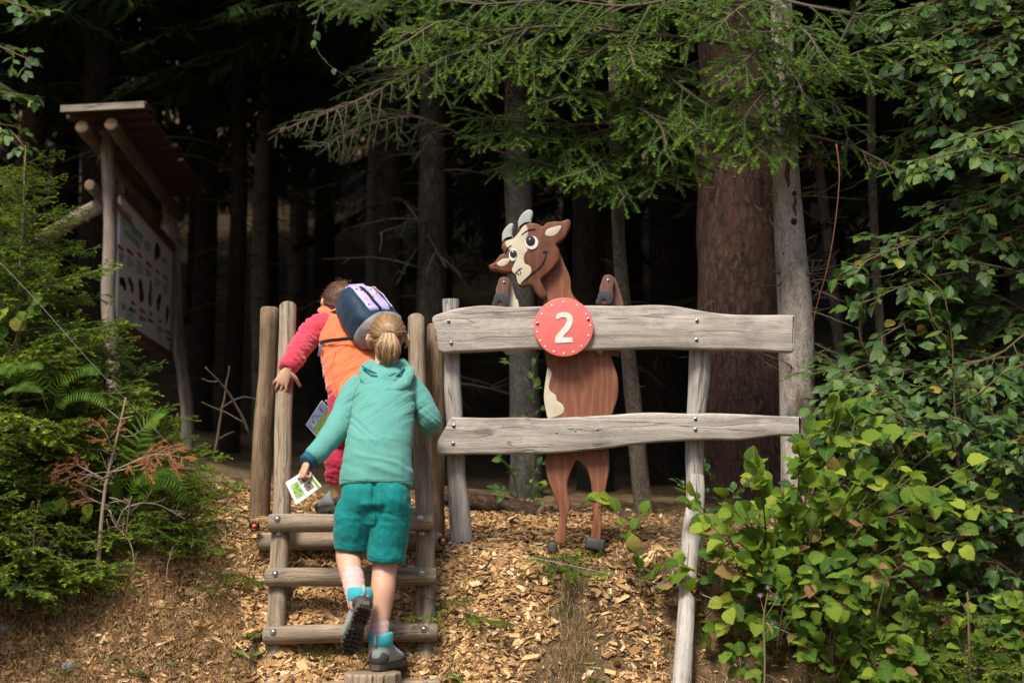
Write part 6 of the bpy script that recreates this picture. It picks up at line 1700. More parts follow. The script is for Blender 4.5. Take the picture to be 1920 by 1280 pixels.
# slender fir behind the goat
t = thing('fir_tree', (P(1208, 965, 7.55)[0], 7.55, gz(P(1208, 965, 7.55)[0], 7.55)), 'slender young fir just right of the goat, leaning, green only at the top', 'tree')
trunk_obj([(1212, 990, 7.55), (1204, 930, 7.55), (1192, 800, 7.5), (1172, 600, 7.45), (1158, 400, 7.4), (1152, 200, 7.35), (1150, 0, 7.3), (1150, -500, 7.25)], [40, 35, 33, 27, 24, 22, 20, 12], 3, M_BARK_SAP, t, 60, 18, .16)
mb = MB()
for k in range(12):
    py = rr.uniform(400, 800); u = (py - 400) / 400; o = P(1158 + 34 * u, py, 7.42); a = rr.uniform(0, 6.28); d = nrm((math.cos(a), math.sin(a) * .5 - .3, rr.normal(.1, .2))); l = rr.uniform(.03, .12)
    twiggy(mb, [o, o + d * l * .5, o + d * l], .003, rr, 0)
mb.build('dead_twigs', M_TWIG, t, kind='stuff')
for pts, kw in (
    ([(1153, 228, 7.36), (1080, 235, 7.15), (990, 230, 7.0), (900, 222, 6.85), (868, 224, 6.8)], dict(lat_len=.30, lat_gap=.05, bright=.5)),
    ([(1155, 290, 7.37), (1090, 300, 7.2), (1020, 310, 7.05), (950, 305, 6.95)], dict(lat_len=.24, lat_gap=.055, bright=.45)),
    ([(1151, 90, 7.3), (1090, 100, 7.1), (1030, 125, 6.95), (1000, 145, 6.9)], dict(lat_len=.26, lat_gap=.055, bright=.5)),
    ([(1151, 95, 7.3), (1165, 85, 7.0), (1180, 95, 6.75), (1190, 130, 6.6)], dict(lat_len=.26, lat_gap=.045, bright=.75)),
    ([(1151, 110, 7.3), (1230, 130, 7.05), (1300, 180, 6.85), (1370, 225, 6.75)], dict(lat_len=.27, lat_gap=.05, bright=.65)),
    ([(1152, 150, 7.32), (1220, 190, 7.0), (1290, 225, 6.8), (1340, 270, 6.7)], dict(lat_len=.24, lat_gap=.055, bright=.55)),
    ([(1153, 225, 7.35), (1220, 215, 7.1), (1310, 215, 6.9), (1430, 240, 6.75)], dict(lat_len=.26, lat_gap=.05, bright=.7)),
    ([(1155, 260, 7.36), (1210, 270, 7.1), (1270, 300, 6.95), (1310, 330, 6.9)], dict(lat_len=.22, lat_gap=.055, bright=.4)),
    ([(1156, 300, 7.37), (1130, 300, 7.0), (1100, 320, 6.8), (1070, 330, 6.75)], dict(lat_len=.20, lat_gap=.05, bright=.5)),
    ([(1157, 330, 7.38), (1150, 340, 7.1), (1160, 355, 6.95), (1170, 370, 6.9)], dict(lat_len=.16, lat_gap=.05, bright=.4)),
    ([(1154, 240, 7.36), (1060, 262, 7.0), (960, 250, 6.8), (885, 262, 6.7)], dict(lat_len=.26, lat_gap=.05, bright=.55)),
    ([(1156, 305, 7.37), (1070, 318, 7.0), (990, 300, 6.85), (930, 318, 6.8)], dict(lat_len=.24, lat_gap=.05, bright=.5)),
    ([(1156, 310, 7.37), (1220, 322, 7.05), (1290, 335, 6.85)], dict(lat_len=.22, lat_gap=.05, bright=.45)),
    ([(1154, 250, 7.36), (1240, 252, 7.0), (1330, 275, 6.8), (1400, 280, 6.7)], dict(lat_len=.26, lat_gap=.05, bright=.6)),
    ([(1152, 180, 7.33), (1090, 170, 6.95), (1030, 190, 6.75), (985, 200, 6.7)], dict(lat_len=.26, lat_gap=.05, bright=.6)),
    ([(1152, 200, 7.33), (1200, 205, 6.9), (1240, 240, 6.7), (1250, 290, 6.65)], dict(lat_len=.22, lat_gap=.05, bright=.55)),
    ([(1156, 335, 7.38), (1120, 345, 7.0), (1105, 372, 6.9)], dict(lat_len=.16, lat_gap=.05, bright=.45)),
    ([(1151, 60, 7.3), (1210, 20, 7.0), (1260, 10, 6.8)], dict(lat_len=.26, lat_gap=.06, bright=.4)),
    ([(1151, 40, 7.3), (1060, 30, 7.05), (980, 20, 6.9)], dict(lat_len=.26, lat_gap=.06, bright=.4)),
): limb_obj(t, pts, **kw)
# grey trunk behind the goat
t = thing('fir_tree', (P(985, 930, 9.2)[0], 9.2, gz(P(985, 930, 9.2)[0], 9.2)), 'smooth grey trunk in the shade directly behind the goat figure', 'tree')
trunk_obj([(988, 960, 9.2), (985, 800, 9.2), (978, 560, 9.2), (972, 340, 9.2), (968, 0, 9.2), (960, -1500, 9.2)], [62, 58, 55, 52, 46, 28], 4, M_BARK_GREY, t, 50, 22, .12)
limb_obj(t, [(970, 150, 9.2), (900, 60, 8.9), (800, 20, 8.6), (700, 10, 8.4), (610, 0, 8.3)], lat_len=.42, lat_gap=.06, bright=.55, mats=[M_TWIG, M_NEEDLE])
limb_obj(t, [(970, 60, 9.2), (880, 20, 8.9), (780, -10, 8.7), (660, 20, 8.5)], lat_len=.4, lat_gap=.07, bright=.45, mats=[M_TWIG, M_NEEDLE])
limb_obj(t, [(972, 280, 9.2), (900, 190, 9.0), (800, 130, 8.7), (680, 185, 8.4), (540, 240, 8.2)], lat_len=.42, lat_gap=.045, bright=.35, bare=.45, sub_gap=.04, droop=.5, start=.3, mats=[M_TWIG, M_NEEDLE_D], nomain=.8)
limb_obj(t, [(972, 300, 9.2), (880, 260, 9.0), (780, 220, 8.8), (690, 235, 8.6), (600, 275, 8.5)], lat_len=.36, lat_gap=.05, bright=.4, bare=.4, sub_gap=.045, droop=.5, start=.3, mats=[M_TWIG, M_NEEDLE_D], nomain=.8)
def hanging(label, pts, r, mat, side=()):
    mb = MB(); q = spline(PP(pts), 24); mb.tube(q, np.linspace(r, r * .5, 24), 5)
    for s_ in side: mb.tube(spline(PP(s_), 8), r * .5, 4)
    return mb.build('hanging_twig', mat, label=label, cat='twig')
hanging('dry red brown twig hanging down from the bough left of the goat', [(968, 120, 6.7), (952, 160, 6.7), (950, 200, 6.72), (948, 238, 6.75)], .003, M_TWIG_RED, [[(952, 162, 6.7), (962, 180, 6.7)]])
hanging('thin dry twig hanging between two boughs above the goat', [(1013, 135, 6.75), (1014, 190, 6.78), (1012, 235, 6.8)], .0022, M_TWIG_RED, [[(1014, 222, 6.8), (1038, 208, 6.8)]])
hanging('long thin brown shoot hanging beside the pale trunk', [(1568, 270, 6.6), (1574, 330, 6.6), (1566, 420, 6.62), (1552, 500, 6.65), (1530, 580, 6.7), (1520, 640, 6.75)], .0032, M_TWIG_RED)

# ================================================================== YOUNG FIRS ON THE LEFT
YFIR = []
for k in range(8):
    mb = MB(); L = .60; z = rr.uniform(-.04, .03)
    fir_limb(mb, [[0, 0, 0], [L * .33, rr.normal(0, .015), .02 + z * .3], [L * .66, rr.normal(0, .03), .01 + z], [L, rr.normal(0, .04), .02 + z]], rr, lat_len=.27, lat_gap=.040, sub_gap=.034, sub_len=.085, gap=.0032, up=(0, 0, 1), r=.006, start=.10, bright=.75, droop=.06, smi=2, nomain=.15, w=.0021)
    YFIR.append(mb.mesh('branch', [M_TWIG, M_NEEDLE_Y if k % 4 else M_NEEDLE, M_SHOOT]))
def young_fir(label, x, y, h, spread, n_whorl, per, group=None, lean=(0, 0), z0=None, bmin=.1):
    zb = gz(x, y) - .03 if z0 is None else z0
    t = thing('young_fir', (x, y, zb), label, 'young fir', group)
    top = np.array([x + lean[0], y + lean[1], zb + h]); bot = np.array([x, y, zb]); mb = MB(); mb.tube([bot, bot + (top - bot) * .5, top], [.006 + h * .012, .004 + h * .006, .0022], 8)
    up0 = bot + (top - bot) * .8; needles(mb, np.array([up0, up0 + (top - up0) * .5, top]), .016, .005, np.array([0, -1., .1]), .5, .8, rr, .0013)
    mb.build('trunk', [M_STEM, M_NEEDLE_Y], t)
    for w_ in range(n_whorl):
        f_ = bmin + (.97 - bmin) * (w_ + rr.uniform(-.2, .2)) / n_whorl; L = spread * (1 - f_) ** .75 * rr.uniform(.85, 1.15) + .07; a0 = rr.uniform(0, 6.28)
        for q in range(per):
            a = a0 + 6.283 * q / per + rr.normal(0, .2); s = L / .60 * rr.uniform(.8, 1.15); tl = rr.uniform(-.15, .22) + .25 * f_
            d = nrm((math.cos(a), math.sin(a), tl)); zx = nrm(np.array([0, 0, 1.]) - np.dot([0, 0, 1.], d) * d); yx = np.cross(zx, d); roll = rr.normal(0, .2); z2 = zx * math.cos(roll) + yx * math.sin(roll); y2 = np.cross(z2, d)
            p_ = bot + (top - bot) * np.clip(f_ + rr.normal(0, .015), .02, .98)
            place(YFIR[rr.randint(8)], 'branch', frame(d * s, y2 * s, z2 * s, p_), None)
            o = COL.objects[-1]; o.parent = t; o.matrix_basis = Matrix.Translation(Vector((p_ - bot).tolist())) @ Matrix(np.column_stack([d * s, y2 * s, z2 * s]).tolist()).to_4x4()
def at(px, Y): return (px - 960) * Y / F
young_fir('tall bright young fir rising at the left edge below the roofed board', at(28, 6.25), 6.25, 1.80, .60, 18, 7)
young_fir('tall bushy young fir behind the leftmost one, touching the left frame edge', at(-40, 6.6), 6.6, 1.72, .62, 17, 7)
young_fir('dark young fir in front of the near post of the information board', at(170, 6.7), 6.7, .90, .52, 10, 7)
young_fir('broad young fir growing at the far left edge, cut by the frame', at(-70, 5.95), 5.95, 1.10, .58, 11, 7)
young_fir('low young fir with flat boughs reaching right under the board', at(255, 7.0), 7.0, .50, .46, 6, 7)
young_fir('small dense dark spruce bush beside the chips left of the ladder', at(325, 6.15), 6.15, .36, .26, 7, 8)
young_fir('small fir low down among the dry twigs at far left', at(80, 6.05), 6.05, .56, .42, 8, 8)
# lower right
young_fir('young fir with tall yellow leader shoot in the lower right corner', at(1803, 5.62), 5.62, .56, .30, 5, 5)
young_fir('small fir seedling with open twigs left of the taller one, lower right', at(1692, 5.55), 5.55, .30, .22, 3, 5)
young_fir('bushy young fir cut off by the lower right corner', at(1900, 5.5), 5.5, .40, .34, 6, 6)
young_fir('tiny fir seedling in front of the goat\'s hooves', at(1048, 6.04), 6.04, .085, .22, 2, 5)
young_fir('tiny flat fir seedling on the chips right of the ladder', at(852, 5.9), 5.9, .07, .18, 2, 4)
young_fir('tiny fir sprig beside the cable loop left of the ladder', at(455, 6.0), 6.0, .08, .13, 2, 5)

# dead orange sapling
t = thing('dead_sapling', (at(188, 5.92), 5.92, gz(at(188, 5.92), 5.92)), 'dead young spruce with orange needles in front of the left firs', 'dead sapling')
mb = MB(); mb.tube(spline(PP([(183, 1075, 5.92), (190, 980, 5.92), (200, 900, 5.92), (222, 810, 5.92), (236, 745, 5.92)]), 20), np.linspace(.010, .004, 20), 8)
for pts in ([(228, 790, 5.92), (205, 770, 5.9), (172, 748, 5.88)], [(230, 785, 5.92), (250, 780, 5.88)], [(206, 885, 5.92), (240, 878, 5.85), (275, 868, 5.8)], [(196, 925, 5.92), (165, 910, 5.9), (135, 898, 5.9)]): mb.tube(spline(PP(pts), 8), np.linspace(.0038, .0018, 8), 5)
for k in range(16):
    py = rr.uniform(780, 1030); o = P(236 - (py - 745) * .16, py, 5.92); a = rr.uniform(0, 6.28); d = nrm((math.cos(a), math.sin(a) * .6 - .2, rr.normal(.0, .3))); l = rr.uniform(.05, .17)
    twiggy(mb, [o, o + d * l * .5, o + d * l + rr.normal(0, .02, 3)], .0026, rr, 1, .04, .07)
mb.build('stem', M_TWIG_PALE, t)
for pts, kw in (([(206, 885, 5.92), (260, 862, 5.84), (300, 850, 5.8), (340, 858, 5.78)], dict(lat_len=.14, bright=.6)), ([(200, 900, 5.92), (170, 885, 5.9), (140, 870, 5.9), (110, 872, 5.9)], dict(lat_len=.13, bright=.2)), ([(212, 850, 5.92), (200, 815, 5.88), (180, 790, 5.86)], dict(lat_len=.10, bright=.3)), ([(192, 945, 5.92), (160, 930, 5.9), (150, 915, 5.9)], dict(lat_len=.10, bright=.0))):
    limb_obj(t, pts, mats=[M_TWIG_PALE, M_NEEDLE_DEAD], lat_gap=.028, sub_gap=.025, sub_len=.05, nl=.014, gap=.004, r=.004, **kw)
def dead_shrub(label, starts, r, seed, mat=M_TWIG_PALE, depth=2, gap=.05, ln=.12):
    r_ = np.random.RandomState(seed); mb = MB()
    for pts in starts: twiggy(mb, PP(pts), r, r_, depth, gap, ln)
    b0 = PP(starts[0])[0]; t = thing('dead_shrub', b0, label, 'dead shrub'); mb.build('twigs', mat, t, kind='stuff')
dead_shrub('leafless bleached twigs standing at the lower left under the firs', [[(62, 1075, 5.85), (66, 1000, 5.85), (76, 940, 5.85)], [(62, 1050, 5.85), (30, 1030, 5.83), (5, 1020, 5.82)], [(64, 1010, 5.85), (40, 985, 5.85), (12, 965, 5.84)], [(66, 1030, 5.85), (100, 1025, 5.83)]], .0042, 5)
dead_shrub('curved pale dead twigs beside the orange sapling', [[(255, 1070, 5.9), (245, 1020, 5.9), (215, 985, 5.88), (205, 960, 5.88)], [(240, 1010, 5.9), (238, 970, 5.88), (245, 930, 5.86)], [(215, 990, 5.9), (235, 950, 5.88), (290, 945, 5.86), (345, 975, 5.85)]], .0034, 6)
dead_shrub('small bare stem standing in the bank below the dark spruce bush', [[(310, 1100, 5.85), (313, 1060, 5.85), (322, 1025, 5.85)]], .003, 7)
dead_shrub('dark leaning dead branch in the shade left of the ladder', [[(470, 815, 8.2), (430, 740, 8.1), (385, 690, 8.0)], [(400, 860, 9.0), (420, 760, 9.0), (435, 690, 9.0)]], .010, 8, M_TWIG, 1, .2, .4)

# ferns
def fern(label, base, fronds, seed, size=1.0):
    t = thing('fern', base, label, 'fern'); r_ = np.random.RandomState(seed)
    for pts in fronds:
        p = spline(PP(pts), 26); mb = MB(); mb.tube(p, np.linspace(.0022, .0006, 26), 4, rnd=.5); tan = np.gradient(p, axis=0); tan /= np.linalg.norm(tan, axis=1)[:, None]; L = np.linalg.norm(np.diff(p, axis=0), axis=1).sum(); up = nrm((.1, -.55, .8))
        for i in range(4, 26):
            for sg in (-1, 1):
                sd = np.cross(up, tan[i]) * sg; d = nrm(sd + tan[i] * .35 + np.array([0, 0, -.15])); f_ = (i - 3) / 22; ln = L * .22 * math.sin(math.pi * min(1, .25 + f_ * .75)) ** .8 + .004; w_ = L / 22 * .40
                o = p[i]; q = tan[i]; V = [o - q * w_ * .7, o + q * w_ * .7, o + d * ln * .55 + q * w_ * .8 - up * .002, o + d * ln * .55 - q * w_ * .5 - up * .002, o + d * ln - up * .005]
                mb.add(V, f3=[[3, 2, 4]], f4=[[0, 1, 2, 3]], rnd=r_.uniform(.2, .9))
        mb.build('frond', M_FERN, t, smooth=False)
fern('bright fern fronds arching beside the near board post', P(95, 790, 5.95), [[(100, 770, 5.95), (115, 715, 5.93), (160, 690, 5.9), (185, 700, 5.88)], [(95, 780, 5.95), (120, 745, 5.93), (165, 735, 5.9), (200, 760, 5.88)], [(90, 770, 5.95), (60, 700, 5.93), (20, 680, 5.9), (-10, 700, 5.88)]], 1)
fern('fern with long fronds above the dark spruce bush', P(240, 960, 6.0), [[(240, 950, 6.0), (255, 900, 5.97), (300, 885, 5.93), (345, 915, 5.9)], [(238, 950, 6.0), (262, 820, 6.0), (290, 780, 5.98), (310, 775, 5.96)], [(240, 960, 6.0), (220, 920, 5.96), (212, 890, 5.94)], [(242, 955, 6.0), (280, 905, 5.95), (320, 895, 5.93), (350, 940, 5.92)]], 2)
fern('small fern fronds at the left edge above the dead twigs', P(15, 700, 5.8), [[(0, 720, 5.8), (20, 690, 5.78), (55, 680, 5.75), (80, 690, 5.73)], [(0, 740, 5.8), (25, 725, 5.78), (60, 730, 5.75)], [(20, 730, 5.8), (50, 715, 5.78), (80, 735, 5.75)]], 3)

# ================================================================== BROADLEAVED PLANTS
def more(branches, n, seed, jx=60, jy=45, jY=.35):
    r_ = np.random.RandomState(seed); out = list(branches)
    for k in range(n):
        b_ = branches[r_.randint(len(branches))]; o = np.array([r_.normal(0, jx), r_.normal(0, jy), r_.uniform(-.1, jY)])
        out.append([tuple(np.array(q) + o * (.5 if i == 0 else 1) + np.array([r_.normal(0, 12), r_.normal(0, 12), 0])) for i, q in enumerate(b_)])
    return out
def bush(name, label, cat, base, branches, seed, meshes, smat=M_STEM, limit=300, group=None, **kw):
    r_ = np.random.RandomState(seed); t = thing(name, base, label, cat, group); lv = []
    for b_ in branches:
        st = MB(); leafy(st, lv, PP(b_), r_, **kw); st.build('stem', smat, t)
    add_leaves(t, meshes, lv, r_, limit)
    return t
hz = []; r_ = np.random.RandomState(31)
B0 = (1480, 1215, 5.98)
for ex, ey, eY in ((1520, 815, 5.9), (1585, 770, 5.9), (1820, 870, 5.8), (1850, 930, 5.8), (1800, 1000, 5.7), (1560, 790, 5.9), (1600, 805, 5.85), (1640, 800, 5.9), (1700, 835, 5.85), (1745, 850, 5.9), (1360, 930, 5.85), (1335, 985, 5.85), (1340, 1040, 5.8), (1420, 890, 5.75), (1500, 850, 5.7), (1560, 880, 5.7), (1620, 900, 5.7), (1690, 900, 5.75), (1760, 930, 5.8), (1400, 960, 5.72), (1470, 930, 5.66), (1540, 950, 5.62), (1620, 980, 5.65), (1700, 1010, 5.7), (1420, 1030, 5.70), (1480, 1010, 5.62), (1560, 1050, 5.62), (1640, 1070, 5.66), (1390, 1090, 5.74), (1370, 1130, 5.74), (1460, 1110, 5.68), (1340, 1180, 5.8), (1300, 1070, 5.82), (1440, 900, 6.1), (1520, 900, 6.1), (1600, 860, 6.1), (1440, 980, 6.05), (1560, 960, 6.0)):
    mx = B0[0] + (ex - B0[0]) * .45 + r_.normal(0, 12); my = B0[1] + (ey - B0[1]) * .62 + r_.normal(0, 10)
    hz.append([(B0[0] + r_.normal(0, 25), B0[1], 5.98 + r_.normal(0, .06)), (mx, my, .5 * (5.98 + eY)), (ex, ey, eY)])
bush('hazel_bush', 'large sunlit hazel bush with round leaves right of the stake', 'hazel bush', P(1480, 1200, 5.98), more(hz, 6, 141, 50, 40, .1), 41, HAZEL, twig_gap=.10, twig_len=.15, leaf_gap=.046, leaf_len=.070, start=.36, plane=(-.12, -.55, .85), r0=.006, nrand=.5)
bush('hazel_bush', 'small hazel shoot with bright leaves left of the right fence post', 'hazel bush', P(1222, 1115, 5.98), [[(1222, 1115, 5.98), (1205, 1060, 5.98), (1175, 990, 5.97), (1140, 938, 5.96)], [(1218, 1100, 5.98), (1235, 1060, 5.95), (1262, 1045, 5.92)], [(1220, 1105, 5.98), (1195, 1060, 5.93), (1190, 1035, 5.9)], [(1185, 1010, 5.97), (1205, 960, 5.95)], [(1222, 1115, 5.98), (1250, 1090, 5.9), (1268, 1085, 5.88)], [(1150, 955, 5.96), (1120, 940, 5.95)]], 42, HAZEL, twig_gap=.05, leaf_len=.060, start=.2, plane=(-.1, -.5, .85), r0=.003, simple=True, nrand=.4)
bush('hazel_bush', 'low hazel sprouts under the wire at the lower right', 'hazel bush', P(1560, 1260, 5.6), more([[(1560, 1290, 5.6), (1540, 1240, 5.58), (1510, 1210, 5.56)], [(1560, 1290, 5.6), (1590, 1230, 5.57), (1625, 1200, 5.55)], [(1570, 1290, 5.6), (1560, 1220, 5.57), (1570, 1180, 5.55)], [(1650, 1300, 5.58), (1640, 1240, 5.55), (1660, 1200, 5.53)], [(1650, 1300, 5.58), (1690, 1260, 5.53), (1720, 1240, 5.5)], [(1600, 1300, 5.55), (1610, 1270, 5.52), (1650, 1265, 5.5)]], 14, 143, 60, 25, .25), 43, HAZEL, twig_gap=.06, twig_len=.09, leaf_gap=.04, leaf_len=.055, start=.25, plane=(0, -.5, .85), r0=.003)
bush('hazel_bush', 'yellow green hazel sprig in front of the big hazel, lower right', 'hazel bush', P(1450, 1200, 5.55), [[(1455, 1230, 5.58), (1470, 1130, 5.54), (1500, 1070, 5.5), (1520, 1085, 5.47)], [(1460, 1200, 5.57), (1500, 1140, 5.5), (1550, 1130, 5.46)], [(1640, 1180, 5.52), (1660, 1090, 5.5), (1690, 1060, 5.48), (1740, 1040, 5.46)], [(1640, 1180, 5.52), (1620, 1110, 5.5), (1600, 1090, 5.48)]], 44, HAZEL, twig_gap=.055, twig_len=.08, leaf_gap=.04, leaf_len=.058, start=.3, plane=(0, -.45, .9), r0=.003)
kwB = dict(twig_gap=.075, twig_len=.24, leaf_gap=.038, leaf_len=.070, plane=(-.05, -.42, .9), nrand=.30, r0=.008, start=.12)
# beech boughs from the right: upper, middle, lower
bush('beech_tree', 'beech with layered dark leaves hanging in the upper right corner', 'beech', P(2060, 900, 6.9), more([
    [(2050, 20, 7.2), (1930, 40, 7.0), (1820, 60, 6.9), (1740, 90, 6.8)], [(2050, 110, 7.2), (1940, 130, 7.0), (1850, 150, 6.8), (1790, 190, 6.7)], [(2050, 210, 7.0), (1930, 225, 6.8), (1830, 255, 6.6), (1720, 310, 6.45)],
    [(2050, 280, 7.0), (1950, 260, 6.7), (1880, 240, 6.5), (1810, 260, 6.4)], [(2050, 330, 7.1), (1950, 350, 6.9), (1860, 380, 6.8), (1800, 400, 6.7)], [(2050, -60, 7.2), (1900, -30, 7.0), (1780, 0, 6.9), (1690, 20, 6.8)],
    [(2050, 60, 7.5), (1920, 100, 7.4), (1800, 130, 7.3), (1700, 170, 7.2)], [(2050, 180, 7.6), (1900, 220, 7.5), (1780, 240, 7.4), (1680, 290, 7.3)], [(2050, 400, 7.2), (1950, 420, 7.0), (1880, 450, 6.9)]], 34, 151), 51, BEECH, limit=300, **kwB)
bush('beech_tree', 'beech with glossy dark leaves in tiers right of the pale trunk', 'beech', P(1790, 960, 7.0), more([
    [(1950, 470, 7.0), (1850, 440, 6.9), (1760, 440, 6.8), (1670, 470, 6.7), (1600, 500, 6.65)], [(1950, 520, 6.9), (1870, 500, 6.7), (1800, 490, 6.6)], [(1800, 650, 7.0), (1730, 590, 6.9), (1690, 610, 6.8), (1640, 640, 6.75)], [(1790, 780, 7.0), (1790, 680, 6.9), (1770, 600, 6.85), (1750, 540, 6.8)],
    [(1800, 720, 7.0), (1730, 700, 6.9), (1650, 680, 6.8), (1580, 700, 6.75)], [(1790, 800, 7.0), (1700, 740, 6.9), (1620, 720, 6.8), (1570, 735, 6.75)], [(1950, 600, 7.1), (1880, 560, 7.0), (1830, 540, 6.9)], [(1790, 690, 7.0), (1850, 640, 6.9), (1900, 600, 6.85)], [(1990, 660, 6.8), (1900, 690, 6.7), (1830, 720, 6.65), (1780, 740, 6.6)]], 30, 152), 52, BEECH, limit=300, **kwB)
bush('beech_bush', 'dense low beech thicket behind the hazel at the right edge', 'beech bush', P(1800, 1150, 6.4), more([
    [(1800, 1100, 6.5), (1700, 900, 6.4), (1620, 830, 6.3), (1560, 815, 6.25)], [(1800, 1100, 6.5), (1760, 880, 6.3), (1700, 800, 6.2), (1640, 790, 6.15)], [(1850, 1100, 6.5), (1850, 900, 6.3), (1820, 800, 6.2), (1760, 780, 6.1)], [(1900, 1100, 6.5), (1920, 900, 6.3), (1890, 800, 6.2), (1850, 770, 6.1)], [(1900, 1120, 6.4), (1880, 980, 6.2), (1840, 900, 6.05), (1790, 880, 6.0)],
    [(1900, 1150, 6.3), (1900, 1030, 6.1), (1870, 960, 6.0), (1830, 950, 5.9)], [(1950, 1150, 6.3), (1940, 1040, 6.1), (1910, 980, 6.0)], [(1950, 1200, 6.2), (1920, 1100, 6.0), (1880, 1060, 5.9), (1840, 1050, 5.85)], [(1960, 1000, 6.2), (1930, 850, 6.1), (1900, 830, 6.0)], [(1750, 1100, 6.4), (1720, 980, 6.3), (1690, 930, 6.2)], [(1800, 1150, 6.2), (1790, 1080, 6.0), (1770, 1040, 5.9)], [(1850, 1200, 6.1), (1830, 1120, 5.9), (1800, 1100, 5.85)], [(1700, 1150, 6.3), (1660, 1000, 6.3), (1600, 940, 6.3)], [(1650, 1180, 6.3), (1600, 1080, 6.2), (1560, 1040, 6.2)], [(1960, 1250, 5.9), (1920, 1180, 5.8), (1880, 1160, 5.75)]], 75, 153, 55, 60, .3), 53, BEECH, limit=300, **dict(kwB, twig_len=.20, leaf_len=.062, start=.3))
bush('beech_sapling', 'slim beech sapling with a yellow top leaf at the right', 'beech sapling', P(1805, 960, 6.3), [[(1805, 980, 6.3), (1800, 880, 6.3), (1790, 760, 6.28), (1785, 640, 6.26), (1770, 555, 6.25), (1752, 530, 6.25)], [(1792, 760, 6.28), (1840, 735, 6.2), (1880, 700, 6.15), (1925, 680, 6.1)], [(1788, 660, 6.27), (1750, 600, 6.2), (1742, 570, 6.2)]], 54, BEECH, limit=300, **dict(kwB, twig_gap=.08, twig_len=.12, r0=.006))
bush('beech_sapling', 'dark leafed beech seedling on the forest floor behind the goat\'s legs', 'beech sapling', P(970, 955, 7.7), [[(975, 960, 7.7), (965, 900, 7.65), (945, 868, 7.6)], [(975, 955, 7.7), (1000, 900, 7.6), (1010, 870, 7.6)], [(975, 955, 7.7), (960, 925, 7.6), (930, 915, 7.55)], [(975, 955, 7.7), (1005, 930, 7.6), (1030, 925, 7.55)]], 55, BEECH, **dict(kwB, twig_len=.12, leaf_len=.055, r0=.004))
bush('beech_sapling', 'few dark beech leaves in shade beside the goat\'s flank', 'beech sapling', P(1010, 940, 8.4), [[(1000, 940, 8.4), (1000, 800, 8.4), (1000, 690, 8.4)], [(1000, 720, 8.4), (970, 690, 8.3), (950, 680, 8.3)], [(1200, 960, 8.2), (1190, 850, 8.2), (1180, 770, 8.1)]], 56, BEECH, **dict(kwB, twig_len=.14, leaf_len=.055, r0=.004, start=.5))
bush('beech_sapling', 'dark beech leaves at the foot of the big spruce behind the stake', 'beech sapling', P(1340, 960, 7.2), [[(1360, 990, 7.2), (1345, 930, 7.1), (1330, 890, 7.0)], [(1360, 990, 7.2), (1390, 920, 7.1), (1420, 890, 7.0)], [(1350, 990, 7.1), (1300, 930, 7.0), (1270, 905, 6.95)], [(1370, 1000, 7.0), (1370, 950, 6.9), (1380, 930, 6.85)], [(1330, 990, 7.1), (1320, 960, 7.0)]], 57, BEECH, **dict(kwB, twig_len=.12, leaf_len=.058, r0=.004))
bush('beech_tree', 'dim beech leaves hanging at the upper left corner', 'beech', P(-60, 900, 8.2), [[(-90, 60, 8.2), (-20, 80, 8.1), (50, 110, 8.0)], [(-90, 140, 8.2), (-10, 170, 8.1), (60, 180, 8.0)], [(-90, 200, 8.2), (0, 230, 8.1), (50, 280, 8.0)], [(-90, -20, 8.2), (0, 0, 8.1), (70, 20, 8.0)]], 58, BEECH, **kwB)
bush('beech_twig', 'thin shoot with few leaves hanging in the dark top left of centre', 'twig', P(620, -30, 8.0), [[(620, -40, 8.0), (590, 60, 8.0), (605, 110, 8.0), (650, 145, 8.0)]], 59, BEECH, simple=True, twig_gap=.09, leaf_len=.055, start=.2, plane=(0, -.7, .6), r0=.003)
bush('beech_twig', 'grey twig with pale leaves at the top between the boughs', 'twig', P(1480, -20, 6.6), [[(1490, -30, 6.6), (1420, 40, 6.6), (1360, 25, 6.6), (1300, 5, 6.6)], [(1400, 40, 6.6), (1430, 90, 6.6), (1450, 140, 6.6)]], 60, BEECH, simple=True, twig_gap=.06, leaf_len=.060, start=.3, plane=(0, -.6, .7), r0=.004)
bush('bramble', 'round green leaves among the firs at the left edge', 'bramble', P(40, 640, 5.9), [[(20, 660, 5.9), (40, 610, 5.88), (60, 565, 5.86)], [(20, 660, 5.9), (0, 625, 5.88), (-10, 600, 5.86)], [(110, 980, 5.95), (115, 960, 5.92), (100, 955, 5.9)], [(150, 985, 5.95), (160, 965, 5.92)]], 61, HAZEL, simple=True, twig_gap=.035, leaf_len=.062, start=.3, plane=(0, -.7, .6), r0=.003)
bush('hazel_bush', 'tangle of green leaves filling the lower right below the beech thicket', 'hazel bush', P(1760, 1290, 5.75), more([[(1720, 1330, 5.7), (1700, 1240, 5.68), (1670, 1190, 5.66)], [(1800, 1330, 5.7), (1790, 1230, 5.68), (1760, 1170, 5.66)], [(1880, 1330, 5.65), (1860, 1250, 5.62), (1840, 1200, 5.6)], [(1620, 1330, 5.75), (1600, 1200, 5.75), (1570, 1150, 5.75)], [(1940, 1300, 5.7), (1930, 1200, 5.68), (1900, 1150, 5.66)], [(1760, 1330, 5.65), (1740, 1290, 5.6), (1720, 1260, 5.58)]], 24, 145, 40, 30, .3), 45, HAZEL, twig_gap=.06, twig_len=.09, leaf_gap=.038, leaf_len=.046, start=.2, plane=(0, -.5, .85), r0=.003, nrand=.45)
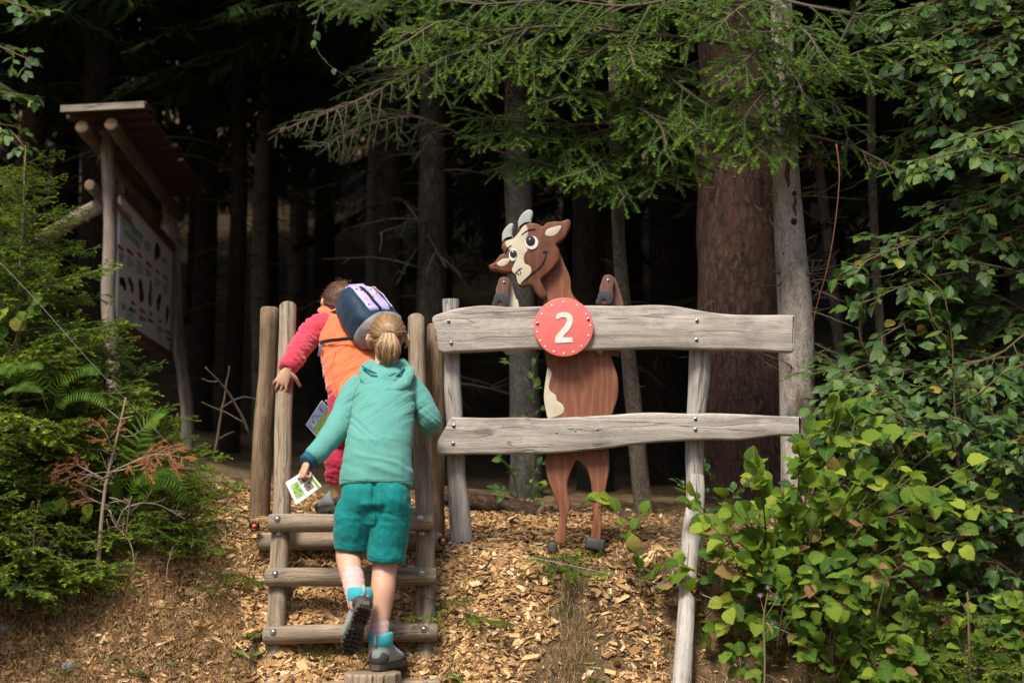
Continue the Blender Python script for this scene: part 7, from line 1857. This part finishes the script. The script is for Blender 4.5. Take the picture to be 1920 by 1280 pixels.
def herb(label, px, py, Y, n, size, seed):
    r_ = np.random.RandomState(seed); c_ = P(px, py, Y); c_[2] = gz(c_[0], c_[1]); t = thing('small_plant', c_, label, 'small plant'); lv = []; st = MB()
    for k in range(n):
        a = r_.uniform(0, 6.28); d = nrm((math.cos(a), math.sin(a), r_.uniform(.2, .9))); o = c_ + np.array([0, 0, .01]); M3, p_ = leafM(o + d * .015, d, (-.2 * d[0], -.4 - .2 * d[1], 1), size * r_.uniform(.7, 1.2)); lv.append((M3, p_, size))
    add_leaves(t, HERB, lv, r_)
for k, a in enumerate((('leafy green plant on the chips just left of the ladder', 482, 1160, 5.8, 7, .075), ('small green rosette in the dry grass at left', 212, 1140, 5.8, 7, .05), ('bright seedling with pointed leaves on the left bank', 283, 1185, 5.7, 9, .055), ('pale green seedling at the lower left corner', 20, 1255, 5.62, 7, .055), ('green rosette beside the right foot of the ladder', 868, 1235, 5.66, 9, .06), ('small herb on the bare earth at bottom centre', 1105, 1225, 5.68, 9, .04), ('green sprout below the rosette right of the ladder', 862, 1262, 5.62, 6, .045), ('small green plant by a stone left of the ladder', 115, 1195, 5.75, 6, .05), ('two leaves beside the lowest visible rung at left', 470, 1200, 5.74, 4, .06), ('seedling under the dark spruce bush', 335, 1155, 5.75, 5, .045))): herb(*a, 70 + k)
# thistle
M_PURPLE = plain('thistle_purple', (.30, .12, .34), .7, .2, 0, .2); M_THST = plain('thistle_stem', (.19, .17, .09), .8, .2, 0, .2)
t = thing('thistle', P(1433, 1300, 5.5), 'tall withered thistle with faded purple heads at the lower right', 'thistle')
mb = MB(); mb.tube(spline(PP([(1433, 1320, 5.5), (1434, 1230, 5.5), (1432, 1160, 5.5), (1440, 1110, 5.5)]), 16), np.linspace(.0045, .0022, 16), 6)
for pts in ([(1434, 1160, 5.5), (1455, 1125, 5.48)], [(1434, 1190, 5.5), (1448, 1172, 5.49)], [(1433, 1150, 5.5), (1426, 1122, 5.5)]): mb.tube(spline(PP(pts), 6), .0018, 5)
mb.build('stem', M_THST, t)
for px_, py_ in ((1440, 1103), (1456, 1122), (1426, 1118), (1445, 1118), (1449, 1170)):
    c_ = P(px_, py_, 5.49); mb = MB(); mb.ball(c_, (.006, .006, .008), seg=8, rings=6)
    for k in range(22): 
        d = nrm(rr.normal(0, .6, 3) + np.array([0, 0, 1.])); mb.tube([c_, c_ + d * .015], [.0009, .0004], 3, 1, caps=False)
    mb.build('flower_head', [M_THST, M_PURPLE], t)
# fallen leaves
M_DRY = leafmat('dry_leaf', [(0, (.16, .075, .03)), (.5, (.30, .17, .07)), (1, (.42, .29, .13))], .8, .1)
DRY = leaf_mesh('dry_leaf', M_DRY, [.1, .3, .4, .36, .2, .01], 7, fold=.5, curl=-.3, jag=.03, seed=4)
r_ = np.random.RandomState(6)
dl = MB()
for k in range(60):
    x = r_.uniform(-2.2, -.9) if k < 26 else r_.uniform(.1, .95); y = r_.uniform(5.5, 6.2)
    a = r_.uniform(0, 6.28); M3, p_ = leafM((x, y, gz(x, y) + .012), (math.cos(a), math.sin(a), r_.normal(.2, .2)), (r_.normal(0, .4), -.6 + r_.normal(0, .4), 1), r_.uniform(.025, .055))
    n = len(DRY.vertices); V = np.zeros(n * 3); DRY.vertices.foreach_get('co', V); dl.add(V.reshape(-1, 3) @ M3.T + p_, f4=np.array([q.vertices[:] for q in DRY.polygons if len(q.vertices) == 4]), rnd=r_.rand(), uv=np.full((n, 2), .3))
dl.build('fallen_leaves', M_DRY, kind='stuff')

# ================================================================== THE WOOD BEHIND
CROWN = []
for k in range(3):
    mb = MB(); r_ = np.random.RandomState(200 + k); H = 11.0
    for i in range(92):
        z = H * (i + r_.rand()) / 92; L = (2.5 * (1 - z / H) ** .75 + .35) * r_.uniform(.65, 1.15); a = r_.uniform(0, 6.283); d = np.array([math.cos(a), math.sin(a), 0]); q = np.array([[0, 0, z], d * L * .5 + [0, 0, z - .05], d * L + [0, 0, z - .28 * L]])
        p = spline(q, 7); mb.tube(p, np.linspace(.022, .005, 7), 4, 0, caps=False)
        tan = nrm(q[2] - q[0]); sd = np.cross([0, 0, 1.], tan)
        nt_ = int(L / .05)
        for j in range(nt_):
            f_ = .15 + .85 * (j + r_.rand()) / nt_; o = p[min(6, int(f_ * 6))] + (p[min(6, int(f_ * 6) + 1)] - p[min(6, int(f_ * 6))]) * (f_ * 6 % 1)
            for sg in (-1, 1):
                ln = .34 * r_.uniform(.5, 1.2) * (1.1 - .6 * f_) + .12; v = nrm(tan * .6 + sd * sg * .75 + np.array([0, 0, -.35]) + r_.normal(0, .15, 3)); w_ = nrm(np.cross(v, [r_.normal(0, .3), r_.normal(0, .3), 1.])) * r_.uniform(.014, .030)
                e = o + v * ln; m_ = o + v * ln * .5 + np.array([0, 0, -.03])
                mb.add([o - w_ * .3, o + w_ * .3, m_ + w_, m_ - w_, e], f4=[[0, 1, 2, 3]], f3=[[3, 2, 4]], mi=1, rnd=r_.rand())
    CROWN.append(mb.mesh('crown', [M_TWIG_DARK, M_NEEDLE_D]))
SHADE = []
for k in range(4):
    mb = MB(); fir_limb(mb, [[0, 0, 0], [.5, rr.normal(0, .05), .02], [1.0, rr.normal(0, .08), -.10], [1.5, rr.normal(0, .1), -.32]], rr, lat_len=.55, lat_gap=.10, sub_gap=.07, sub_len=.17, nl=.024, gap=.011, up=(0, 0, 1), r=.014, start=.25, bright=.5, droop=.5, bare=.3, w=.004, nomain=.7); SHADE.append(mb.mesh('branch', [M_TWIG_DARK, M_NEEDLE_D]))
def bg_tree(x, y, r, clear, H, label, group=None, mat=M_BARK_DARK, seed=0, cs=1.0, lean=0.0, twigs=True, crown=True):
    zb = gz(x, y); t = thing('spruce_tree', (x, y, zb), label, 'tree', group); r_ = np.random.RandomState(seed + 300)
    pts = [(x, y, zb - .2), (x + lean * .1, y, zb + .3), (x + lean * .4 + r_.normal(0, .03), y, zb + 2), (x + lean, y, zb + 5), (x + lean * 1.2, y, zb + H)]
    trunk_obj(pts, [r * 2.7, r * 2.1, r * 1.9, r * 1.6, r * .5], seed, mat, t, 26, 16, .14, px=False)
    if twigs:
        mb = MB()
        for k in range(22):
            z = zb + r_.uniform(.6, min(clear + 1.5, 5)); a = r_.uniform(0, 6.28); d = nrm((math.cos(a), math.sin(a), r_.normal(-.12, .15))); l = r_.uniform(.2, .9); o = np.array([x + lean * .2, y, z])
            twiggy(mb, [o, o + d * l * .5, o + d * l + np.array([0, 0, -.1 * l])], .009, r_, 1, .2, .3)
        mb.build('dead_twigs', M_TWIG_DARK, t, kind='stuff')
    if y < 20 and r > .05:
        for q in range(6):
            z = r_.uniform(2.0, 4.6); a = r_.uniform(0, 6.283); s = r_.uniform(.6, 1.15); o = bpy.data.objects.new('branch', SHADE[r_.randint(4)]); COL.objects.link(o); o.parent = t
            o.location = (lean * .2, 0, z); o.rotation_euler = (r_.normal(0, .15), r_.normal(.08, .15), a); o.scale = (s, s, s)
    if crown:
        me = CROWN[seed % 3]; o = bpy.data.objects.new('crown', me); COL.objects.link(o); o.parent = t; o.location = (lean * .6, 0, clear); o.rotation_euler = (0, 0, r_.uniform(0, 6.28)); o.scale = (cs, cs, (H - clear) / 10.6)
GRP = 'trunks deep in the dark wood'; LAB = 'dark spruce trunk standing deep in the shaded wood'
named = [(490, 13.5, .085, M_BARK_SAP, 'pale thin trunk in the dark wood above the children'), (372, 14.0, .12, M_BARK_DARK, 'dim brown trunk just right of the information board\'s roof'), (432, 12.5, .08, M_BARK_DARK, 'dim trunk between the board and the children'), (700, 12.0, .06, M_BARK_GREY, 'thin dark trunk right above the backpack'), (160, 12.5, .15, M_BARK_DARK, 'dark trunk behind the information board\'s near post'), (1245, 11.0, .11, M_BARK_DARK, 'shaded trunk between the slender fir and the massive spruce'), (1835, 9.0, .085, M_BARK_GREY, 'grey trunk behind the beech sapling at the right'), (1770, 10.5, .07, M_BARK_DARK, 'brown trunk behind the upper right beech leaves'), (820, 13.0, .10, M_BARK_DARK, 'dark trunk left of the goat\'s head in the shade'), (600, 15.0, .12, M_BARK_DARK, 'dark trunk behind the climbing child\'s head'), (1605, 9.5, .035, M_BARK_SAP, 'thin crooked sapling stem right of the pale trunk'), (1668, 8.8, .028, M_BARK_SAP, 'very thin sapling stem beside the glossy beech leaves'), (1920, 8.2, .06, M_BARK_DARK, 'leaning dark stem at the right edge')]
k = 0
for px_, Y, r, mt, lab in named:
    x = at(px_, Y); bg_tree(x, Y, r, (3.6 if px_ > 480 else 5.5) if r > .05 else 4.2, 11 + r * 30, lab, None, mt, k, 1.0 if r > .05 else .55, lean=-.5 if px_ == 1605 else (.6 if px_ == 1920 else 0), twigs=r > .05); k += 1
r_ = np.random.RandomState(99); used = [(at(a, b_), b_) for a, b_, *_ in named] + [(at(1385, 8.3), 8.3), (at(1490, 7.1), 7.1), (at(980, 9.2), 9.2)]
tries = 0; n_bg = 0
while n_bg < 95 and tries < 4000:
    tries += 1; y = r_.uniform(10.5, 34); x = r_.uniform(-.62, .62) * y
    if min((x - a) ** 2 + (y - b_) ** 2 for a, b_ in used) < (1.25 if y < 20 else 1.7) ** 2: continue
    if x < -1.3 and x > -4.6 and y < 14.5: continue
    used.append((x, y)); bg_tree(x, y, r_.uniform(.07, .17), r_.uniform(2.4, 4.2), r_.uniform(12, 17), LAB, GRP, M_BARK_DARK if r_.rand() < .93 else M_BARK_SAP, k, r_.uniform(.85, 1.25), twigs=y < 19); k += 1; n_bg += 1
# trees flanking the clearing
for x, y, cl in ((-4.9, 10.6, 2.4), (4.2, 9.0, 2.2), (2.9, 10.6, 2.6), (5.3, 10.5, 2.4), (1.9, 9.6, 3.0), (.6, 10.4, 3.0), (-.6, 10.6, 3.2), (-1.0, 11.6, 3.4)):
    bg_tree(x, y, .12, cl, 13, LAB, GRP, M_BARK_DARK, k, 1.1); k += 1
# unseen spruces added behind the camera to cut the low sky light
for i in range(15):
    bg_tree(-17 + i * 2.5 + r_.normal(0, .5), -20 + r_.normal(0, 1.5) + abs(i - 7) * .5, .14, 1.0, 12.5, 'unseen tall spruce added behind the camera to shade the wood', 'unseen spruces added for shade', M_BARK_DARK, k, 1.25, twigs=False); k += 1
# crowns of the edge trees
for root, top, cl, cs in ((big_spruce, (at(1380, 8.3), 8.3), 5.2, 1.0),):
    o = bpy.data.objects.new('crown', CROWN[1]); COL.objects.link(o); o.parent = root; o.location = (top[0] - root.location[0], 0, cl); o.scale = (cs, cs, 1.0)
